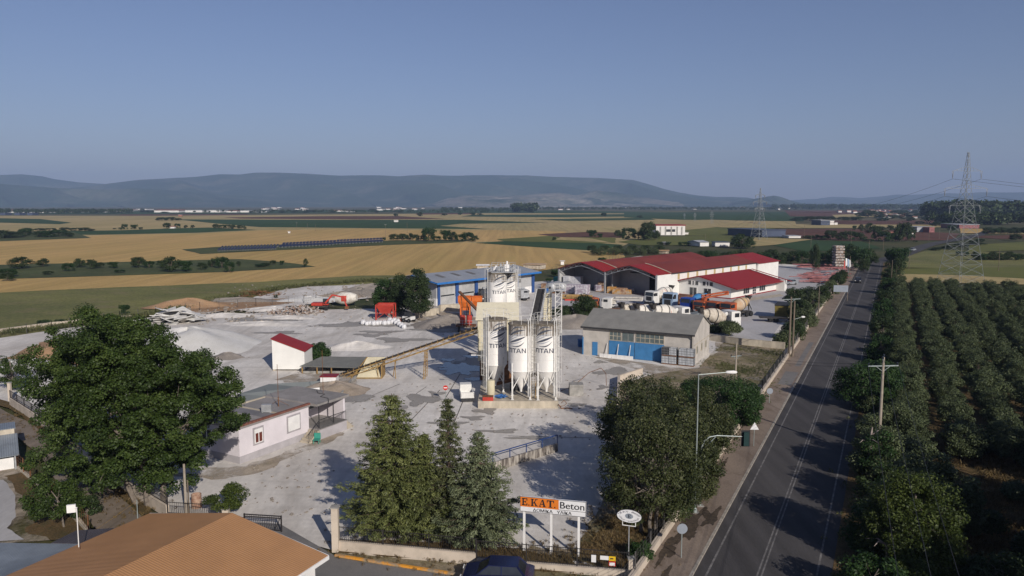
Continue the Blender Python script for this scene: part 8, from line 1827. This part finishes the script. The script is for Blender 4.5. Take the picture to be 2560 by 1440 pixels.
# flags
for i, (px, c_) in enumerate([(2112,'sign_white'),(2117,'cab_lblue'),(2121,'sign_white'),(2108,'stripe_red')]):
    p = P(px, 693); h = Hz(p, 645+i*2); t = thing('flag', 'faded flag hanging at the yard entrance, %s of four' % ordw(i), 'flag', p, 0, 'flags at the entrance'); MB().tube((0,0,0),(0,0,h),.04).build('pole','galv',t); MB().add([(0,0,h),(.5,.1,h-.2),(.6,0,h-2.2),(.1,.05,h-2.5)],[(0,1,2,3)]).add([(0,.02,h),(.5,.12,h-.2),(.6,.02,h-2.2),(.1,.07,h-2.5)],[(3,2,1,0)]).build('cloth', c_, t)
# wires
M['wire'] = mat('black_wire', (0.03,0.03,0.03), 0.6)
def wire(a, b, sag, label, r=0.02, n=14, m='wire', group=None):
    a, b = Vector(a), Vector(b); pts = []
    for i in range(n+1): u = i/n; q = a.lerp(b, u); q.z -= sag*4*u*(1-u); pts.append(q-a)
    mb = MB(); mb.path(pts, r, 4); return tag(mb.build('power_line', m, loc=a), label, 'cable', group)
lc = PC.location
for i, dx in enumerate((-1.3, 0.0, 1.3)):
    wire((lc.x+dx, lc.y, hC-.6 if dx else hC), (RP(-14,4).x+dx*0.9, RP(-14,4).y-2, hC-0.5), 1.6, 'thin power line dropping from the teal crossarm to the bottom edge, %s of three' % ('left','middle','right')[i], 0.014, group='power lines right of the road')
la = PA.location
for i, dz in enumerate((0.2, 0.5)): wire((lc.x, lc.y, hC-dz-.3), (PB.location.x, PB.location.y, hB-1.0-dz), 0.5, 'thin line crossing the road to the pale pole, %s one' % ('upper','lower')[i], 0.012)
p0 = P(345,1306); wire((p0.x, p0.y, Hz(p0, 1252)), P(20,1440,3.0), 0.3, 'thin ochre wire from the lattice mast to the tin roofs', 0.014, m='yellow_steel')
wire((p0.x, p0.y, Hz(p0, 1252)), (P(466,1290).x, P(466,1290).y, Hz(P(466,1290),1164)), 0.4, 'thin wire from the lattice mast up to the grey post', 0.012)
# hose at silo plinth
o = MB().path([(0,0,.05),(1.5,.4,.5),(3.5,1.6,1.9),(5.0,2.2,2.3),(5.6,2.4,1.6),(5.7,2.4,.1)],.035,6).build('hose','rust',loc=P(1402,978)); tag(o,'rusty hose arching over the yard right of the silos','hose')
o = MB().path([(0,0,.5),(.3,0,.05),(.9,.1,.05),(1.5,-.2,.05)],.06,6).path([(.2,0,.3),(.6,.1,.3),(.9,.1,.6),(.6,.1,.9),(.3,.1,.6)],.03,6).build('pipe_tangle','rust',loc=P(1396,1022)); tag(o,'tangle of red-brown pipe at the right foot of the plinth','pipe')
MB_ = MB().box(0,1.6,0,1.4,0,1.3); o = MB_.build('concrete_block','conc_grey',loc=P(1424,990)); tag(o,'grey concrete block in the yard right of the silos','block')
# ================================================================ far things
M['pyl'] = mat('pylon_steel', (0.24,0.26,0.27), 0.5, 0.2, var=0.1)
def pylon(label, p, H, az, k=1.0, detail=14, th=0.75):
    t = thing('pylon', label, 'pylon', p, az, 'lattice pylons'); w0, w1 = H*0.115, H*0.022
    def hw(z): 
        u = z/H; return (w0+(w1*1.1-w0)*min(1, u/0.72)) if u < 0.72 else w1*1.1*(1-(u-0.72)/0.28*0.8)
    b = MB(); zs = [0]
    for i in range(detail): zs.append(H*0.97*(1-(1-(i+1)/detail)**1.35))
    zs[-1] = H; c = ((-1,-1),(1,-1),(1,1),(-1,1)); e = 0.11*th*H/36
    for z0, z1 in zip(zs, zs[1:]):
        a, q = hw(z0), hw(z1)
        for i in range(4):
            x, y = c[i]; x2, y2 = c[(i+1) % 4]
            b.beam((x*a,y*a,z0),(x*q,y*q,z1),e)
            b.beam((x*a,y*a,z0),(x2*q,y2*q,z1),e*.55); b.beam((x2*a,y2*a,z0),(x*q,y*q,z1),e*.55)
            if z0 > 0: b.beam((x*a,y*a,z0),(x2*a,y2*a,z0),e*.5)
    b.build('tower', 'pyl', t)
    ends = []
    for zf, wf in ((0.86, 0.125), (0.73, 0.185), (0.60, 0.135)):
        z, w_ = H*zf, H*wf; q = hw(z); A_ = MB()
        for s in (-1, 1):
            for y in (-q, q): A_.beam((s*q,y,z),(s*w_,0,z),e*.6); A_.beam((s*q,y,z+H*.03),(s*w_,0,z),e*.5)
            for f in (.35,.65): A_.beam((s*(q+(w_-q)*f),0,z),(s*(q+(w_-q)*f),0,z+H*.03*(1-f)),e*.4)
        A_.build('crossarm', 'pyl', t)
        for s in (-1, 1): MB().tube((s*w_,-.25,z),(s*w_,0,z-H*.06),.07*th).tube((s*w_,.25,z),(s*w_,0,z-H*.06),.07*th).build('insulator', 'steel', t); ends.append((s*w_, z-H*.06))
    return t, ends
def ends_world(t, ends): return [t.location+Matrix.Rotation(t.rotation_euler[2], 4, 'Z') @ Vector((x, 0, z)) for x, z in ends]
q = P(2400,712); N1, e1 = pylon('large steel lattice pylon rising above the olive grove', q, Hz(q, 380), -12, detail=16)
q2 = P(1897,598); N2, e2 = pylon('second lattice pylon beyond the red roofed hangars', q2, Hz(q2, 470), -30, detail=12, th=1.6)
q3 = P(1779,560); N3, e3 = pylon('small far lattice pylon, third of the line', q3, Hz(q3, 527), -30, detail=8, th=2.0)
q4 = P(1737,553); N4, e4 = pylon('tiny far lattice pylon, fourth of the line', q4, Hz(q4, 531), -30, detail=7, th=2.6)
q5 = P(1711,548); N5, e5 = pylon('faintest far lattice pylon, fifth of the line', q5, Hz(q5, 533), -30, detail=6, th=3)
W1, W2, W3 = ends_world(N1, e1), ends_world(N2, e2), ends_world(N3, e3)
off = [Vector((230, -60, 6)) for _ in W1]
for i in range(6):
    wire(W1[i], W2[i], 9, 'high power line from the large to the second pylon, %s of six' % ordw(i), 0.03, 22, group='high power lines')
    wire(W1[i], W1[i]+Vector((170, -75, -1)), 7, 'high power line from the large pylon out of the picture right, %s of six' % ordw(i), 0.03, 22, group='high power lines')
    wire(W2[i], W3[i], 12, 'far high power line from the second pylon onward, %s of six' % ordw(i), 0.04, 18, group='high power lines')
# solar tables
M['solar'] = mat('solar_glass', (0.018,0.024,0.055), 0.3, var=0.3, scale=0.7, spec=0.6)
def solar(label, p, w, az):
    t = thing('solar_table', label, 'solar panel', p, az, 'solar panel tables in the wheat')
    b = MB(); b.add([(0,0,0.7),(w,0,0.7),(w,1.9,1.6),(0,1.9,1.6),(0,0.05,0.62),(w,0.05,0.62),(w,1.95,1.52),(0,1.95,1.52)],[(0,1,2,3),(7,6,5,4),(0,4,5,1),(1,5,6,2),(2,6,7,3),(3,7,4,0)]); b.build('panel','solar',t)
    b = MB()
    for x in (.3, w-.3): b.beam((x,.3,0),(x,.3,.9),.09); b.beam((x,1.6,0),(x,1.6,1.35),.09)
    for k in range(1, int(w/1.0)): b.box(k*1.0-.03,k*1.0+.03,0,0,0,0) if 0 else None
    b.build('frame','steel',t)
for bi, (xa, ya, xb, yb, nb, nr) in enumerate([(543,629,690,624,18,2),(697,620,832,613,16,2),(833,612,956,606,15,2)]):
    for r in range(nr):
        for i in range(nb):
            u = i/nb; p = P(xa+(xb-xa)*u+r*8, ya+(yb-ya)*u-r*6); p2 = P(xa+(xb-xa)*(u+1/nb), ya+(yb-ya)*(u+1/nb)-r*6)
            solar('dark blue solar table, %s from the left in the %s row of the %s block' % (ordw(i), ('front','back')[r], ('left','middle','right')[bi]), p, min(3.6,(p2-p).length*0.82), 4)
# far buildings
M['h_white'] = mat('far_white_wall', (0.62,0.60,0.57), 0.8, var=0.1, scale=0.2)
M['h_tile'] = mat('far_tile_roof', (0.30,0.12,0.08), 0.8, var=0.2, scale=0.3)
M['h_grey'] = mat('far_grey_roof', (0.34,0.35,0.37), 0.7, var=0.15, scale=0.2)
M['h_dark'] = mat('far_dark_blue_wall', (0.055,0.07,0.11), 0.6, var=0.15, scale=0.1)
def house(label, px, py, wpx, hpx, roof='h_tile', wall='h_white', flat=False, az=0, dep=None, group=None, cat='building', name='building', ov=0.4):
    p = P(px, py); k = (p.y*math.cos(PITCH))/FPX; w = wpx*k; h = max(1.5, Hz(p, py-hpx)); d = dep or w*0.7
    t = thing(name, label, cat, p, az, group); hr = 0.72 if not flat else 0.92
    if flat: MB().box(0,w,0,d,0,h*hr).build('wall', wall, t); MB().box(-ov,w+ov,-ov,d+ov,h*hr,h).build('roof', roof, t)
    else:
        MB().box(0,w,0,d,0,h*hr).build('wall', wall, t); b = MB(); b.add([(-ov,-ov,h*hr),(w+ov,-ov,h*hr),(w+ov,d+ov,h*hr),(-ov,d+ov,h*hr),(-ov,d/2,h),(w+ov,d/2,h)],[(0,1,5,4),(2,3,4,5),(0,4,3),(1,2,5),(3,2,1,0)]); b.build('roof', roof, t)
    return t, w, h*hr, d
t, w, h, d = house('red roofed white farm building beyond the hangars', 1640,588,74,26,'redroof_y',flat=True,dep=18,az=-4)
for f in (.12,.3,.5,.7,.86): MB().box(w*f,w*f+w*.05,-.15,-.01,.3,h*.9).build('column','conc_grey',t)
MB().box(w*.3,w*.66,-.1,-.005,h*.35,h*.62).build('opening_shade','dark',t)  # dark panel on the wall stands in for a shaded opening
house('small white shed to the right of the far red roofed building', 1712,586,9,5,'h_white',flat=True)
house('grey tunnel shed with a white end in the green field', 1750,616,26,14,'h_grey','h_white',dep=12,az=-20)
house('low open white farm shed right of the tunnel shed', 1788,616,36,11,'h_dark','h_white',flat=True,dep=7)
house('small dark roofed hut by the thicket', 1658,612,16,6,'h_grey','dark',flat=True)
house('long dark blue-grey industrial shed beyond the second pylon', 1905,592,70,17,'h_dark','h_dark',flat=True,dep=40,az=-18)
house('pale low yard building right of the dark shed', 1972,595,30,5,'h_grey','h_white',flat=True,dep=12)
house('blue-grey industrial building with white annexes', 2052,563,22,13,'h_grey','h_dark',flat=True,dep=25)
house('white annex beside the blue-grey industrial building', 2075,562,10,11,'h_grey','h_white',flat=True,dep=15)
house('lower white annex at the right of the industrial building', 2086,562,8,6,'h_white','h_white',flat=True,dep=12)
house('white and pink showroom at the far road bend', 2292,580,44,13,'h_grey','h_grey',flat=True,dep=18,az=-6)
house('pink end block of the far showroom', 2323,581,13,13,'h_tile','pinksteel',flat=True,dep=10)
house('orange roofed house among the dark trees at the bend', 2230,592,16,12,'h_tile','h_white',dep=14)
house('small red capped white house right of the dark trees', 2277,592,6,14,'h_tile','h_white',dep=6)
house('long pink walled warehouse behind the large pylon', 2398,571,50,10,'h_grey','pinksteel',flat=True,dep=30)
house('long white shed at the far right', 2480,560,18,6,'h_white','h_white',flat=True)
house('tiny white hut in the dark green field', 985,555,10,5,'h_white','h_white',flat=True)
house('tiny white hut with red roof between two round trees', 424,571,12,6,'h_tile','h_white')
house('tiny pink hut in the far wheat', 446,541,8,4,'h_white','h_tile',flat=True)
house('little white box with dark hedge beside the far poles', 720,583,5,5,'h_white','h_white',flat=True)
for i, (px, w_) in enumerate([(700,5),(706,5),(712,5)]): pass
house('low brown heap roofed shed behind the hangar roofs', 1648,634,24,9,'sand','dirt')
t_, w_, h_, d_ = house('grey shipping container on the grass beyond the warehouse', 1308,672,46,12,'drum_rust','drum_dirty',flat=True,dep=5,az=25); 
house('small white lorry cabin beside the hangar fence', 1402,662,8,6,'white','white',flat=True)
house('pale round roofed kiosk behind the warehouse roof', 1193,672,28,7,'white','drum_dirty')
# industrial strip left
ind = [(18,532,44,8),(92,532,26,7),(133,531,18,4),(176,531,28,2),(245,531,18,3),(262,530,46,4),(385,531,62,7),(463,531,42,6),(524,531,26,6),(566,531,26,5),(601,531,22,5),(640,531,16,4),(820,529,50,4),(866,530,16,3),(942,526,14,4),(300,526,26,3),(340,525,26,3),(190,527,26,3),(225,527,22,3)]
for i, (px, py, w_, h_) in enumerate(ind): house('pale industrial building, %s listed in the strip on the left plain' % ordw(i), px, py, w_, h_, 'h_grey' if i % 3 else 'h_tile', 'h_white', flat=(i % 3 != 0), dep=60, group='pale industrial buildings on the plain', ov=1)
for i, px in enumerate((0, 36, 68)): house('dark blue block at the left edge of the plain, %s of three' % ordw(i), px, 538, 13, 6, 'h_dark', 'h_dark', flat=True, dep=20, group='dark blue blocks at the left edge')
k_ = 0
for i in range(46):
    px = [rnd.uniform(640, 760), rnd.uniform(930, 1060), rnd.uniform(1080, 1500), rnd.uniform(1500, 2000)][i % 4]; py = rnd.uniform(519.5, 526)
    house('tiny pale village building, %s of those along the foot of the hills' % ordw(i), px, py, rnd.uniform(4, 11), rnd.uniform(2, 3.6), 'h_tile' if i % 3 else 'h_white', 'h_white', flat=i % 3 == 0, dep=30, group='village buildings at the foot of the hills', name='village_house', ov=1)
for i in range(64):
    px = rnd.uniform(2196, 2400) if i < 46 else rnd.uniform(2060, 2560); py = rnd.uniform(529, 546) if i < 46 else rnd.uniform(525, 534)
    house('small white town house with tiled roof, %s of the distant town' % ordw(i), px, py, rnd.uniform(6, 12), rnd.uniform(4, 6.5), 'h_tile', 'h_white', dep=14, az=rnd.uniform(-30, 30), group='houses of the distant town', name='town_house')
bushes([(rnd.uniform(2180, 2420), rnd.uniform(531, 552), 0, 0) for _ in range(1)][:0], 'x %s', 'tree', 'x')
tt_ = []
for i in range(46): px = rnd.uniform(2170, 2430); py = rnd.uniform(530, 553); tt_.append((px, py, py-rnd.uniform(5, 9), rnd.uniform(14, 26)))
bushes(tt_, 'dark tree, %s of those growing between the houses of the town', 'tree', 'trees of the distant town', name='town_tree')
tt_ = []
for i in range(30): px = rnd.uniform(0, 1000); py = rnd.uniform(527, 533); tt_.append((px, py, py-rnd.uniform(3, 6), rnd.uniform(9, 20)))
bushes(tt_, 'small dark tree, %s of those among the pale industrial buildings', 'tree', 'trees among the industrial buildings', name='far_tree')
# ================================================================ haze
hm = bpy.data.materials.new('haze_air'); hm.use_nodes = True; T = hm.node_tree; T.nodes.clear()
vo = T.nodes.new('ShaderNodeVolumePrincipled'); vo.inputs['Color'].default_value = (0.44, 0.60, 0.92, 1)
vo.inputs['Density'].default_value = 0.000105; vo.inputs['Anisotropy'].default_value = 0.0
oo = T.nodes.new('ShaderNodeOutputMaterial'); T.links.new(vo.outputs[0], oo.inputs['Volume'])
hb = MB(); hb.box(-14500, 14500, -3500, 15500, -1.5, 620); tag(hb.build('haze', hm), kind='stuff')
